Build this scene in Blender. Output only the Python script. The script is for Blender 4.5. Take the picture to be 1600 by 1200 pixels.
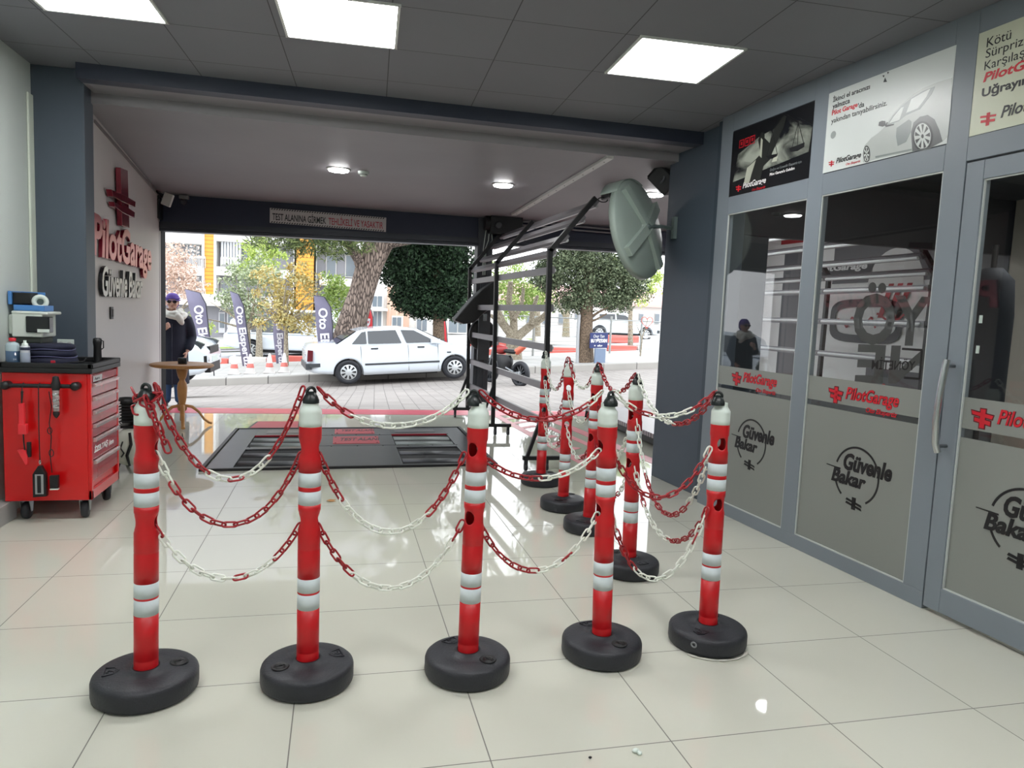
import bpy, bmesh, math, random
from mathutils import Matrix, Vector, noise
random.seed(7)
C = bpy.context.scene.collection
SC = bpy.context.scene
for o in list(bpy.data.objects): bpy.data.objects.remove(o)
PI = math.pi
# ------------------------------------------------------------------ camera
CAMH = 1.37
F_PX = 1120.0
def _basis():
    y = Vector(((529-800)/F_PX, (480-600)/F_PX, 1.0)).normalized()
    d = Vector((1, .0425, 0))
    n = y.cross(d).normalized()
    if n.y > 0: n = -n
    x = y.cross(n).normalized()
    if x.x < 0: x = -x
    return x, y, n
_X, _Y, _N = _basis()                       # world axes seen in the camera frame (x right, y down, z ahead)
cam_d = bpy.data.cameras.new('camera')
cam = bpy.data.objects.new('camera', cam_d); C.objects.link(cam)
cam_d.sensor_width = 36.0; cam_d.lens = F_PX/1600*36
cam_d.clip_start = .05; cam_d.clip_end = 300
right = Vector((_X.x, _Y.x, _N.x)); down = Vector((_X.y, _Y.y, _N.y)); fwd = Vector((_X.z, _Y.z, _N.z))
M = Matrix.Identity(4)
for i in range(3):
    M[i][0] = right[i]; M[i][1] = -down[i]; M[i][2] = -fwd[i]
M[0][3], M[1][3], M[2][3] = 0, 0, CAMH
cam.matrix_world = M
SC.camera = cam
# ------------------------------------------------------------------ view, world
SC.view_settings.view_transform = 'Standard'
SC.view_settings.look = 'None'
SC.view_settings.gamma = 1.0
SC.view_settings.use_curve_mapping = False
SC.view_settings.exposure = 0.0
SC.cycles.use_denoising = True
SC.cycles.max_bounces = 9
SC.cycles.transparent_max_bounces = 16
SC.cycles.sample_clamp_indirect = 6.0
SC.cycles.caustics_reflective = False
SC.cycles.caustics_refractive = False
world = bpy.data.worlds.new('overcast_sky'); SC.world = world; world.use_nodes = True
wn = world.node_tree.nodes; wl = world.node_tree.links
bg = wn['Background']; bg.inputs['Strength'].default_value = 3.3
tcw = wn.new('ShaderNodeTexCoord'); sep = wn.new('ShaderNodeSeparateXYZ'); rampw = wn.new('ShaderNodeValToRGB')
wl.new(tcw.outputs['Generated'], sep.inputs[0]); wl.new(sep.outputs['Z'], rampw.inputs[0])
rampw.color_ramp.elements[0].color = (.95, .97, 1, 1); rampw.color_ramp.elements[1].color = (.86, .93, 1, 1)
wl.new(rampw.outputs[0], bg.inputs['Color'])
PANEL_W = 23.0      # emission of the ceiling panels
SPOT_W = 44.0       # emission of the round downlights

# pixel of the 1600x1200 photograph -> point in the place
def ray(px, py):
    c = Vector(((px-800)/F_PX, (py-600)/F_PX, 1.0))
    return Vector((_X.dot(c), _Y.dot(c), _N.dot(c)))
def on_floor(px, py, z=0.0):
    r = ray(px, py); t = (z-CAMH)/r.z
    return Vector((r.x*t, r.y*t, z))
def at(px, py, Y):
    r = ray(px, py); t = Y/r.y
    return Vector((r.x*t, Y, CAMH+r.z*t))
def on_plane(px, py, p0, n):
    r = ray(px, py); o = Vector((0, 0, CAMH)); t = (Vector(p0)-o).dot(n)/r.dot(n)
    return o+r*t
# ------------------------------------------------------------------ materials
def _mat(name):
    m = bpy.data.materials.new(name); m.use_nodes = True
    return m, m.node_tree.nodes, m.node_tree.links, m.node_tree.nodes['Principled BSDF']
def s2l(c):
    return tuple(((v/255)/12.92 if v/255 <= .04045 else ((v/255+.055)/1.055)**2.4) for v in c)
def mat(name, col, rough=.5, metal=0.0, var=.06, scale=8.0, bump=0.0, bscale=60.0, coat=0.0, spec=.5, lin=False):
    """plain procedural surface: base colour with a faint noise, optional bump"""
    m, n, l, b = _mat(name)
    c = col if lin else s2l(col)
    tc = n.new('ShaderNodeTexCoord'); nz = n.new('ShaderNodeTexNoise'); nz.inputs['Scale'].default_value = scale
    nz.inputs['Detail'].default_value = 4
    l.new(tc.outputs['Object'], nz.inputs['Vector'])
    mx = n.new('ShaderNodeMix'); mx.data_type = 'RGBA'
    mx.inputs[6].default_value = (*[v*(1-var) for v in c], 1); mx.inputs[7].default_value = (*[min(1, v*(1+var)) for v in c], 1)
    l.new(nz.outputs['Fac'], mx.inputs[0]); l.new(mx.outputs[2], b.inputs['Base Color'])
    b.inputs['Roughness'].default_value = rough; b.inputs['Metallic'].default_value = metal
    b.inputs['Coat Weight'].default_value = coat; b.inputs['Specular IOR Level'].default_value = spec
    if bump:
        n2 = n.new('ShaderNodeTexNoise'); n2.inputs['Scale'].default_value = bscale; l.new(tc.outputs['Object'], n2.inputs['Vector'])
        bp = n.new('ShaderNodeBump'); bp.inputs['Strength'].default_value = bump; bp.inputs['Distance'].default_value = .01
        l.new(n2.outputs['Fac'], bp.inputs['Height']); l.new(bp.outputs[0], b.inputs['Normal'])
    return m
def emit(name, col, s):
    m, n, l, b = _mat(name)
    b.inputs['Base Color'].default_value = (*col, 1); b.inputs['Emission Color'].default_value = (*col, 1)
    b.inputs['Emission Strength'].default_value = s
    return m
def glass_mat(name, tint, ior=1.6, rough=0.0, gain=1.0):
    m, n, l, b = _mat(name); n.remove(b)
    out = n['Material Output']
    tr = n.new('ShaderNodeBsdfTransparent'); tr.inputs[0].default_value = (*tint, 1)
    gl = n.new('ShaderNodeBsdfGlossy'); gl.inputs['Roughness'].default_value = rough; gl.inputs[0].default_value = (1, 1, 1, 1)
    geo = n.new('ShaderNodeNewGeometry'); fr = n.new('ShaderNodeFresnel')
    mi = n.new('ShaderNodeMix'); mi.data_type = 'FLOAT'; mi.inputs[2].default_value = ior; mi.inputs[3].default_value = 1/ior
    l.new(geo.outputs['Backfacing'], mi.inputs[0]); l.new(mi.outputs[0], fr.inputs['IOR'])
    g = n.new('ShaderNodeMath'); g.operation = 'MULTIPLY'; g.use_clamp = True; g.inputs[1].default_value = gain
    l.new(fr.outputs[0], g.inputs[0])
    mx = n.new('ShaderNodeMixShader'); l.new(g.outputs[0], mx.inputs[0]); l.new(tr.outputs[0], mx.inputs[1]); l.new(gl.outputs[0], mx.inputs[2])
    l.new(mx.outputs[0], out.inputs[0])
    return m
def grid_mat(name, base, line, sx, sy, ox, oy, w, rough, rot=0.0, var=.05, nscale=1.5, bump=0.0, linerough=.6, dirt=None, spec=.5, wobble=0.0):
    """square tiles with thin joints, sizes in metres, from object coordinates"""
    m, n, l, b = _mat(name)
    tc = n.new('ShaderNodeTexCoord'); mp = n.new('ShaderNodeMapping'); mp.inputs['Rotation'].default_value = (0, 0, rot)
    l.new(tc.outputs['Object'], mp.inputs[0]); sp = n.new('ShaderNodeSeparateXYZ'); l.new(mp.outputs[0], sp.inputs[0])
    def M_(op, a, bb=None, clamp=False):
        x = n.new('ShaderNodeMath'); x.operation = op; x.use_clamp = clamp
        for i, v in enumerate((a, bb)):
            if v is None: continue
            if isinstance(v, (int, float)): x.inputs[i].default_value = v
            else: l.new(v, x.inputs[i])
        return x.outputs[0]
    ds = []; cells = []
    for out, s, o in ((sp.outputs[0], sx, ox), (sp.outputs[1], sy, oy)):
        q = M_('DIVIDE', M_('SUBTRACT', out, o), s)
        fr = M_('FRACT', M_('ADD', q, 1000)); cells.append(M_('FLOOR', q))
        ds.append(M_('MULTIPLY', M_('MINIMUM', fr, M_('SUBTRACT', 1.0, fr)), s))
    d = M_('MINIMUM', ds[0], ds[1])
    mask = M_('LESS_THAN', d, w/2)
    cmb = n.new('ShaderNodeCombineXYZ'); l.new(cells[0], cmb.inputs[0]); l.new(cells[1], cmb.inputs[1])
    wnz = n.new('ShaderNodeTexWhiteNoise'); wnz.noise_dimensions = '2D'; l.new(cmb.outputs[0], wnz.inputs['Vector'])
    nz = n.new('ShaderNodeTexNoise'); nz.inputs['Scale'].default_value = nscale; nz.inputs['Detail'].default_value = 6; l.new(tc.outputs['Object'], nz.inputs['Vector'])
    f = M_('ADD', M_('MULTIPLY', wnz.outputs['Value'], .35), M_('MULTIPLY', nz.outputs['Fac'], .65))
    mx = n.new('ShaderNodeMix'); mx.data_type = 'RGBA'
    mx.inputs[6].default_value = (*[v*(1-var) for v in base], 1); mx.inputs[7].default_value = (*[v*(1+var) for v in base], 1)
    l.new(f, mx.inputs[0])
    m2 = n.new('ShaderNodeMix'); m2.data_type = 'RGBA'; m2.inputs[7].default_value = (*line, 1)
    l.new(mask, m2.inputs[0]); l.new(mx.outputs[2], m2.inputs[6]); l.new(m2.outputs[2], b.inputs['Base Color'])
    r = n.new('ShaderNodeMix'); r.data_type = 'FLOAT'; r.inputs[2].default_value = rough; r.inputs[3].default_value = linerough
    l.new(mask, r.inputs[0]); l.new(r.outputs[0], b.inputs['Roughness'])
    b.inputs['Specular IOR Level'].default_value = spec
    h = M_('MULTIPLY', M_('SUBTRACT', 1.0, mask), 1.0)
    if wobble:
        n3 = n.new('ShaderNodeTexNoise'); n3.inputs['Scale'].default_value = 1.1; n3.inputs['Detail'].default_value = 1; l.new(tc.outputs['Object'], n3.inputs['Vector'])
        h = M_('ADD', h, M_('MULTIPLY', n3.outputs['Fac'], wobble))
    if bump or wobble:
        bp = n.new('ShaderNodeBump'); bp.inputs['Strength'].default_value = max(bump, .3); bp.inputs['Distance'].default_value = .002
        l.new(h, bp.inputs['Height']); l.new(bp.outputs[0], b.inputs['Normal'])
    return m
G = {}
def mk(name, *a, **k):
    if name not in G: G[name] = mat(name, *a, **k)
    return G[name]
WHITE = mat('white_paint', (222, 224, 220), .5)
BLACKM = mat('black_metal', (16, 17, 20), .42)
BLACKP = mat('black_plastic', (14, 15, 17), .45)
RUBBER = mat('black_rubber', (34, 36, 42), .5, var=.25, scale=14, bump=.15, bscale=120)
FRAME = mat('grey_frame_paint', (118, 126, 134), .42, var=.03)
SLATE = mat('slate_column_paint', (70, 80, 91), .5, var=.04)
RED_PL = mat('red_plastic', (186, 12, 22), .38, var=.05)
WHT_PL = mat('white_plastic', (208, 219, 212), .45, var=.04)
REFLECT = mat('reflective_band', (196, 206, 208), .45, var=.05, scale=50)
CHR = mat('chrome', (200, 203, 206), .16, metal=1.0)
STEEL = mat('steel', (140, 143, 146), .3, metal=1.0)
WOOD = mat('oak_wood', (178, 128, 74), .4, var=.22, scale=9)
PAPERW = mat('poster_white', (205, 211, 208), .35, var=.03, scale=2)
INK = mat('black_ink', (18, 19, 22), .4)
REDINK = mat('red_ink', (196, 30, 44), .4)
GREYINK = mat('grey_ink', (120, 126, 128), .4)
WHITEINK = mat('white_ink', (232, 232, 232), .4)
NAVY = mat('navy_paint', (26, 34, 56), .5)
# ------------------------------------------------------------------ builders
WM = {}                                   # world matrices of parents
class MB:
    def __init__(s): s.v = []; s.f = []; s.m = []; s.s = []
    def add(s, vs, fs, mi=0, smooth=False):
        b = len(s.v); s.v += [Vector(p) for p in vs]
        for f in fs: s.f.append([i+b for i in f]); s.m.append(mi); s.s.append(smooth)
        return s
    def box(s, c, d, rz=0.0, M=None, mi=0):
        vs = [Vector((x*d[0]/2, y*d[1]/2, z*d[2]/2)) for x in (-1, 1) for y in (-1, 1) for z in (-1, 1)]
        R = Matrix.Translation(c) @ Matrix.Rotation(rz, 4, 'Z') if M is None else M @ Matrix.Translation(c)
        return s.add([R @ p for p in vs], [(0, 1, 3, 2), (4, 6, 7, 5), (0, 4, 5, 1), (2, 3, 7, 6), (0, 2, 6, 4), (1, 5, 7, 3)], mi)
    def bb(s, a, b, mi=0):
        a = Vector(a); b = Vector(b)
        return s.box((a+b)/2, [abs(q) for q in (b-a)], mi=mi)
    def bar(s, a, b, w, h, up=(0, 0, 1), mi=0):
        a = Vector(a); b = Vector(b); t = (b-a).normalized(); u = Vector(up)
        x = t.cross(u)
        if x.length < 1e-4: x = t.cross(Vector((1, 0, 0)))
        x.normalize(); y = x.cross(t)
        vs = [p+x*i*w/2+y*j*h/2 for p in (a, b) for i in (-1, 1) for j in (-1, 1)]
        return s.add(vs, [(0, 1, 3, 2), (4, 6, 7, 5), (0, 4, 5, 1), (2, 3, 7, 6), (0, 2, 6, 4), (1, 5, 7, 3)], mi)
    def tube(s, path, r, n=8, closed=False, mi=0, caps=True, flat=1.0):
        P = [Vector(p) for p in path]; N = len(P)
        rr = r if isinstance(r, (list, tuple)) else [r]*N
        vs = []; prev = None
        for i, p in enumerate(P):
            if closed: t = P[(i+1) % N]-P[i-1]
            else: t = P[min(i+1, N-1)]-P[max(i-1, 0)]
            t.normalize()
            if prev is None:
                a = Vector((0, 0, 1)) if abs(t.z) < .9 else Vector((1, 0, 0)); x = t.cross(a).normalized()
            else: x = (prev - t*prev.dot(t)).normalized()
            prev = x; y = t.cross(x)
            for k in range(n):
                q = 2*PI*k/n; vs.append(p+(x*math.cos(q)+y*math.sin(q)*flat)*rr[i])
        fs = []
        for i in range(N if closed else N-1):
            j = (i+1) % N
            for k in range(n): fs.append((i*n+k, i*n+(k+1) % n, j*n+(k+1) % n, j*n+k))
        s.add(vs, fs, mi, True)
        if caps and not closed: s.add([vs[k] for k in range(n)], [tuple(range(n))], mi); s.add(vs[-n:], [tuple(range(n))], mi)
        return s
    def lathe(s, prof, n=24, c=(0, 0, 0), M=None, mi=0, smooth=True, sy=1.0):
        T = Matrix.Translation(c) if M is None else M
        vs = []; 
        for r, z in prof:
            for k in range(n): q = 2*PI*k/n; vs.append(T @ Vector((r*math.cos(q), r*math.sin(q)*sy, z)))
        fs = [(i*n+k, i*n+(k+1) % n, (i+1)*n+(k+1) % n, (i+1)*n+k) for i in range(len(prof)-1) for k in range(n)]
        s.add(vs, fs, mi, smooth)
        if prof[0][0] > 1e-5: s.add(vs[:n], [tuple(range(n))], mi)
        if prof[-1][0] > 1e-5: s.add(vs[-n:], [tuple(range(n))], mi)
        return s
    def cyl(s, a, b, r, n=16, mi=0):
        a = Vector(a); b = Vector(b); d = b-a
        return s.lathe([(r, 0), (r, d.length)], n, M=Matrix.Translation(a) @ d.to_track_quat('Z', 'Y').to_matrix().to_4x4(), mi=mi)
    def ball(s, c, r, n=12, mi=0, M=None):
        r = (r, r, r) if isinstance(r, (int, float)) else r
        T = (M or Matrix.Identity(4)) @ Matrix.Translation(c) @ Matrix.Diagonal((*r, 1))
        return s.lathe([(math.sin(PI*i/(n-1))+1e-6*(i in (0, n-1)), -math.cos(PI*i/(n-1))) for i in range(n)], n+4, M=T, mi=mi)
    def prism(s, poly, d0, d1, M, mi=0):
        """polygon in the x,y plane of M, thick from d0 to d1 along z"""
        n = len(poly)
        vs = [M @ Vector((p[0], p[1], d)) for d in (d0, d1) for p in poly]
        s.add(vs, [tuple(range(n)), tuple(range(n, 2*n))]+[(i, (i+1) % n, n+(i+1) % n, n+i) for i in range(n)], mi)
        return s
    def loft(s, rings, n=16, mi=0, caps=True):
        """rings: (centre, rx, ry[, rotation z])"""
        vs = []
        for r in rings:
            c = Vector(r[0]); a = r[3] if len(r) > 3 else 0
            for k in range(n):
                q = 2*PI*k/n; x = r[1]*math.cos(q); y = r[2]*math.sin(q)
                vs.append(c+Vector((x*math.cos(a)-y*math.sin(a), x*math.sin(a)+y*math.cos(a), 0)))
        s.add(vs, [(i*n+k, i*n+(k+1) % n, (i+1)*n+(k+1) % n, (i+1)*n+k) for i in range(len(rings)-1) for k in range(n)], mi, True)
        if caps: s.add(vs[:n], [tuple(range(n))], mi); s.add(vs[-n:], [tuple(range(n))], mi)
        return s
    def build(s, name, mats, parent=None, bev=0.0, world=True, recalc=True, seg=2):
        me = bpy.data.meshes.new(name)
        vs = s.v
        if parent is not None and world and parent.name in WM:
            I = WM[parent.name].inverted(); vs = [I @ p for p in vs]
        me.from_pydata([tuple(p) for p in vs], [], s.f)
        for m in (mats if isinstance(mats, (list, tuple)) else [mats]): me.materials.append(m)
        me.polygons.foreach_set('material_index', s.m); me.polygons.foreach_set('use_smooth', s.s)
        if recalc:
            b = bmesh.new(); b.from_mesh(me); bmesh.ops.recalc_face_normals(b, faces=b.faces); b.to_mesh(me); b.free()
        me.update()
        o = bpy.data.objects.new(name, me); C.objects.link(o)
        if parent is not None:
            o.parent = parent
            if parent.name in WM: WM[o.name] = WM[parent.name]
        if bev:
            q = o.modifiers.new('edge', 'BEVEL'); q.width = bev; q.segments = seg; q.limit_method = 'ANGLE'; q.angle_limit = .6
        return o
def tag(o, label, cat=None, group=None, kind=None):
    if label: o['label'] = label
    if cat: o['category'] = cat
    if group: o['group'] = group
    if kind: o['kind'] = kind
    return o
def struct(o, label=None):
    o['kind'] = 'structure'
    if label: o['label'] = label
    return o
def thing(name, label, cat, loc=(0, 0, 0), rz=0.0, group=None):
    o = bpy.data.objects.new(name, None); C.objects.link(o); o.empty_display_size = .1
    o.location = loc; o.rotation_euler = (0, 0, rz)
    WM[o.name] = Matrix.Translation(loc) @ Matrix.Rotation(rz, 4, 'Z')
    return tag(o, label, cat, group)
def copy_tree(o, parent=None):
    c = o.copy(); C.objects.link(c)
    if parent is not None: c.parent = parent
    for ch in list(o.children): copy_tree(ch, c)
    return c
def frame(o, x, y):
    """matrix with local x,y axes and z = x cross y"""
    x = Vector(x).normalized(); y = Vector(y).normalized(); z = x.cross(y)
    M = Matrix.Identity(4)
    for i in range(3): M[i][0] = x[i]; M[i][1] = y[i]; M[i][2] = z[i]; M[i][3] = o[i]
    return M
_tc = {}
def text_geo(body, bold=0.0, shear=0.0):
    key = (body, bold, shear)
    if key not in _tc:
        cu = bpy.data.curves.new('t', 'FONT'); cu.body = body; cu.size = 1; cu.offset = bold; cu.shear = shear; cu.resolution_u = 3
        o = bpy.data.objects.new('t', cu); C.objects.link(o)
        dg = bpy.context.evaluated_depsgraph_get(); dg.update()
        me = bpy.data.meshes.new_from_object(o.evaluated_get(dg))
        vs = [v.co.copy() for v in me.vertices]; fs = [tuple(p.vertices) for p in me.polygons]
        bpy.data.objects.remove(o); bpy.data.curves.remove(cu); bpy.data.meshes.remove(me)
        x0 = min(v.x for v in vs); x1 = max(v.x for v in vs); y0 = min(v.y for v in vs); y1 = max(v.y for v in vs)
        _tc[key] = ([Vector(((v.x-x0)/(x1-x0), (v.y-y0)/(y1-y0), 0)) for v in vs], fs)
    return _tc[key]
def add_text(mb, body, M, x, y, w, h, d0=0.0, d1=.001, bold=0.0, shear=0.0, mi=0, mirror=False):
    """lettering filling the box x..x+w, y..y+h of the plane M, thick d0..d1"""
    vs, fs = text_geo(body, bold, shear)
    P = [Vector((x+(1-p.x if mirror else p.x)*w, y+p.y*h, 0)) for p in vs]
    cnt = {}
    for f in fs:
        for i in range(len(f)):
            e = (f[i], f[(i+1) % len(f)]); k = (min(e), max(e)); cnt.setdefault(k, []).append(e)
    n = len(P)
    faces = [f for f in fs]+[tuple(i+n for i in f) for f in fs]
    for k, es in cnt.items():
        if len(es) == 1: a, b = es[0]; faces.append((a, b, b+n, a+n))
    mb.add([M @ (p+Vector((0, 0, d0))) for p in P]+[M @ (p+Vector((0, 0, d1))) for p in P], faces, mi)
    return mb
def quad_on(mb, pts, d, nrm, mi=0):
    """thin slab under a polygon of world points, raised by d along nrm"""
    n = len(pts); nv = Vector(nrm)
    mb.add([Vector(p) for p in pts]+[Vector(p)+nv*d for p in pts], [tuple(range(n)), tuple(range(n, 2*n))]+[(i, (i+1) % n, n+(i+1) % n, n+i) for i in range(n)], mi)
    return mb
# ------------------------------------------------------------------ wall frames
RP0 = Vector((2.721, 4.561, 0)); RU = Vector((-.0740, .99726, 0)).normalized(); RN = Vector((RU.y, -RU.x, 0))  # RN points into the office
def RW(s, z, d=0.0):
    """point of the glazed wall: s along it (growing away from the camera), d towards the hall"""
    return RP0+RU*s-RN*d+Vector((0, 0, z))
RWF = frame(RP0, -RU, (0, 0, 1))           # x to the viewer's right, y up, z to the hall: x = -s
def rwpx(px, py):
    p = on_plane(px, py, RP0, RN); return ((RP0-p).dot(RU), p.z)   # frame x,y
LP0 = Vector((-1.818, 6.623, 0)); LU = Vector((-.089, .996, 0)).normalized(); LN = Vector((LU.y, -LU.x, 0))
LWF = frame(LP0, LU, (0, 0, 1))
def lwpx(px, py):
    p = on_plane(px, py, LP0, LN); return ((p-LP0).dot(LU), p.z)
def RBOX(mb, s0, s1, z0, z1, d0, d1, mi=0):
    return mb.prism([(-s0, z0), (-s1, z0), (-s1, z1), (-s0, z1)], d0, d1, RWF, mi)
# ================================================================== ROOM SHELL
CEIL = 2.86
FLOOR = grid_mat('polished_floor_tile', (.58, .585, .505), (.15, .145, .125), .605, .595, .481, 2.03, .0042, .028, var=.035, nscale=2.2, spec=.62, wobble=.05)
f = MB().bb((-9, -6, -.06), (9, 9.9, 0)); struct(f.build('floor', FLOOR))
WALLW = mat('pale_wall_paint', (196, 204, 200), .6, var=.02)
LOGOW = mat('logo_wall_paint', (196, 190, 188), .4, var=.02)
CEILT = grid_mat('grey_ceiling_tile', (.165, .165, .185), (.03, .03, .034), .606, .6, -1.15, 4.35, .006, .65, rot=.045, var=.06, nscale=3, bump=.4)
cm = MB().bb((-2.1, -6, CEIL), (2.95+.5, 5.46, CEIL+.08)); struct(cm.build('ceiling', CEILT))
CEILF = mat('plaster_ceiling_grey', (134, 131, 135), .5, var=.16, scale=1.1, bump=.25, bscale=3)
def cz(Y): return 2.70-.027*(Y-5.65)
m = MB(); m.add([(-2.3, 5.66, cz(5.66)), (5.8, 5.66, cz(5.66)), (5.8, 9.32, cz(9.32)), (-2.3, 9.32, cz(9.32)), (-2.3, 5.66, 3.0), (5.8, 5.66, 3.0), (5.8, 9.32, 3.0), (-2.3, 9.32, 3.0)],
    [(0, 1, 2, 3), (4, 7, 6, 5), (0, 4, 5, 1), (1, 5, 6, 2), (2, 6, 7, 3), (3, 7, 4, 0)])
struct(m.build('ceiling', CEILF))
BEAM = mat('navy_beam_paint', (47, 53, 67), .5, var=.04)
struct(MB().bb((-1.665, 5.30, 2.765), (5.8, 5.42, 3.0)).build('trim_1', BEAM))
struct(MB().bb((-1.665, 5.421, 2.768), (5.8, 5.66, 3.0)).build('trim_2', CEILF))
# thin roof over everything, so that only the openings let daylight in
struct(MB().bb((-9, -6, 3.02), (9, 9.75, 3.1)).build('ceiling', BEAM))
# left side
w = MB().bb((-2.1, -6, 0), (-1.975, 5.449, CEIL)); struct(w.build('wall_left', WALLW))
struct(MB().bb((-2.0, -6, 0), (-1.90, 4.9, .12)).build('baseboard_left', mat('skirting', (150, 152, 150), .4), bev=.004))
m = MB().prism([(-2.0, 5.45), (-1.663, 5.45), (-1.69, 5.72), (-2.0, 5.72)], 0, 2.858, Matrix.Identity(4)); struct(m.build('wall_left', SLATE, bev=.004))
m = MB().bb((-2.02, 5.38, 0), (-1.962, 5.449, 2.66)); m.cyl((-1.967, 5.372, 0), (-1.967, 5.372, 2.66), .007, 8)
struct(m.build('trim_3', mat('cable_trunking', (214, 222, 208), .45)))
m = MB(); m.prism([((-1.1), 0), (2.75, 0), (2.75, 2.75), (-1.1, 2.75)], -.12, 0, LWF); struct(m.build('wall_left', LOGOW))
struct(MB().prism([(-.66, 2.655), (2.72, 2.585), (2.72, 2.55), (-.66, 2.635)], 0, .012, LWF).build('trim_4', mat('shadow_gap_grey', (120, 114, 114), .6)))  # grey strip standing in for the shadow gap below the ceiling
# back and hidden sides close the hall behind the camera
struct(MB().bb((-2.1, -6.1, 0), (4.6, -6, CEIL)).build('wall_back', WALLW))
# front header and shutter box over the two door openings
HEAD = mat('navy_header_paint', (31, 38, 60), .5, var=.05)
SHUT = mat('shutter_guide_metal', (46, 50, 58), .4, metal=.3)
m = MB(); m.add([(-2.5, 9.3, 2.26), (5.6, 9.3, 2.34), (5.6, 9.3, 2.7), (-2.5, 9.3, 2.75), (-2.5, 9.5, 2.26), (5.6, 9.5, 2.34), (5.6, 9.5, 2.7), (-2.5, 9.5, 2.75)],
      [(0, 1, 2, 3), (4, 7, 6, 5), (0, 4, 5, 1), (1, 5, 6, 2), (2, 6, 7, 3), (3, 7, 4, 0)]); struct(m.build('wall_front', HEAD))
struct(MB().bb((-9, 9.56, 2.42), (9, 9.75, 3.1)).build('wall_front', HEAD))
m = MB()
for (x0, x1, z0, z1) in ((-2.12, 1.75, 2.172, 2.238), (1.93, 5.3, 2.27, 2.287)):
    for (dz, y0, y1) in ((0, 9.27, 9.45), (.035, 9.24, 9.3), (.07, 9.27, 9.45)):
        m.add([(x0, y0, z0+dz), (x1, y0, z1+dz), (x1, y1, z1+dz), (x0, y1, z0+dz), (x0, y0, z0+dz+.034), (x1, y0, z1+dz+.034), (x1, y1, z1+dz+.034), (x0, y1, z0+dz+.034)],
              [(0, 1, 2, 3), (4, 7, 6, 5), (0, 4, 5, 1), (1, 5, 6, 2), (2, 6, 7, 3), (3, 7, 4, 0)])
struct(m.build('trim_5', SHUT))
m = MB().bb((1.74, 9.28, 0), (1.94, 9.5, 2.62)); m.bb((1.79, 9.262, 0), (1.82, 9.28, 2.3)); m.bb((1.87, 9.262, 0), (1.89, 9.28, 2.3)); struct(m.build('trim_6', mat('door_post_paint', (64, 68, 74), .45, var=.06), bev=.003))
m = MB().bb((-2.32, 9.24, 0), (-2.062, 9.6, 2.62)); m.bb((-2.085, 9.225, 0), (-2.052, 9.262, 2.3)); struct(m.build('trim_7', mat('shutter_jamb', (16, 17, 20), .7, spec=.2)))
m = MB().bb((5.25, 9.24, 0), (5.9, 9.6, 2.7)); struct(m.build('wall_front', SLATE))
struct(MB().bb((-9, 9.4, 0), (-2.31, 9.75, 2.6)).build('wall_front', WALLW))
struct(MB().bb((5.89, 9.4, 0), (9, 9.75, 2.6)).build('wall_front', WALLW))
# right-hand pillar, office walls, right bay wall
m = MB(); m.prism([(-.43, 0), (-1.23, 0), (-1.23, 2.86), (-.43, 2.86)], -.32, -.10, RWF); struct(m.build('wall_right', SLATE, bev=.004))
struct(RBOX(MB(), .33, .44, 0, 2.86, -.12, -.045).build('trim_8', mat('groove_paint', (58, 70, 80), .5)))
OFFW = mat('office_wall_cream', (176, 170, 158), .6, var=.02)
DARKC = mat('office_ceiling_dark', (34, 36, 40), .6)
struct(MB().bb((2.93, -6, 2.55), (5.9, 5.25, 2.62)).build('ceiling', DARKC))
struct(MB().bb((5.8, -6, 0), (5.9, 9.4, 2.75)).build('wall_right', mat('bay_wall_white', (236, 236, 234), .5, var=.02)))
struct(MB().bb((4.6, -6.1, 0), (5.9, -6, 2.6)).build('wall_back', OFFW))
struct(MB().bb((2.99, 5.22, 2.08), (5.8, 5.30, 2.62)).build('wall_right', DARKC))
struct(MB().bb((2.80, 5.24, 0), (3.37, 5.30, 2.08)).build('wall_right', mat('office_slat_wall', (38, 46, 52), .45)))
struct(MB().bb((3.37, 5.22, 0), (5.8, 5.30, .82)).build('wall_right', mat('office_low_wall', (96, 100, 104), .5)))
struct(MB().bb((5.05, 5.19, .82), (5.12, 5.28, 2.08)).build('trim_9', BLACKM))
OFFGL = glass_mat('office_glass', (.98, .99, .99), 1.25)
struct(MB().bb((3.37, 5.25, .82), (5.8, 5.256, 2.08)).build('window_4', OFFGL))
# ------------------------------------------------------------------ glazed office front
m = MB()
def fbox(s0, s1, z0, z1, d0=-.05, d1=0.0): RBOX(m, s0, s1, z0, z1, d0, d1)
fbox(.33, -1.705, 0, .085); fbox(.33, .188, .085, 2.86); fbox(-.633, -.758, .085, 2.86); fbox(-1.585, -1.705, .085, 2.86)
fbox(.188, -.633, 2.152, 2.276); fbox(-.758, -1.585, 2.152, 2.276)
fbox(-1.705, -2.62, 2.175, 2.285); fbox(-2.62, -2.74, 0, 2.86)
for a, b in ((.188, -.633), (-.758, -1.585), (-1.705, -2.62)): fbox(a, b, 2.735, 2.86)
for k in range(7):
    s = -2.74-k*.95; fbox(s-.83, s-.95, 0, 2.86); fbox(s, s-.83, 0, .09); fbox(s, s-.83, 2.15, 2.86)
struct(m.build('wall_right', FRAME, bev=.0025), 'grey metal frame of the glazed office front')
PANB = mat('dark_panel', (60, 66, 72), .5)
GL = glass_mat('office_pane', (.98, .99, .99), 1.5, gain=.72)
FILM = mat('frosted_film', (128, 131, 127), .30, var=.03, scale=2, spec=.4)
EDGE = mat('bright_bead', (188, 194, 192), .35)
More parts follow.
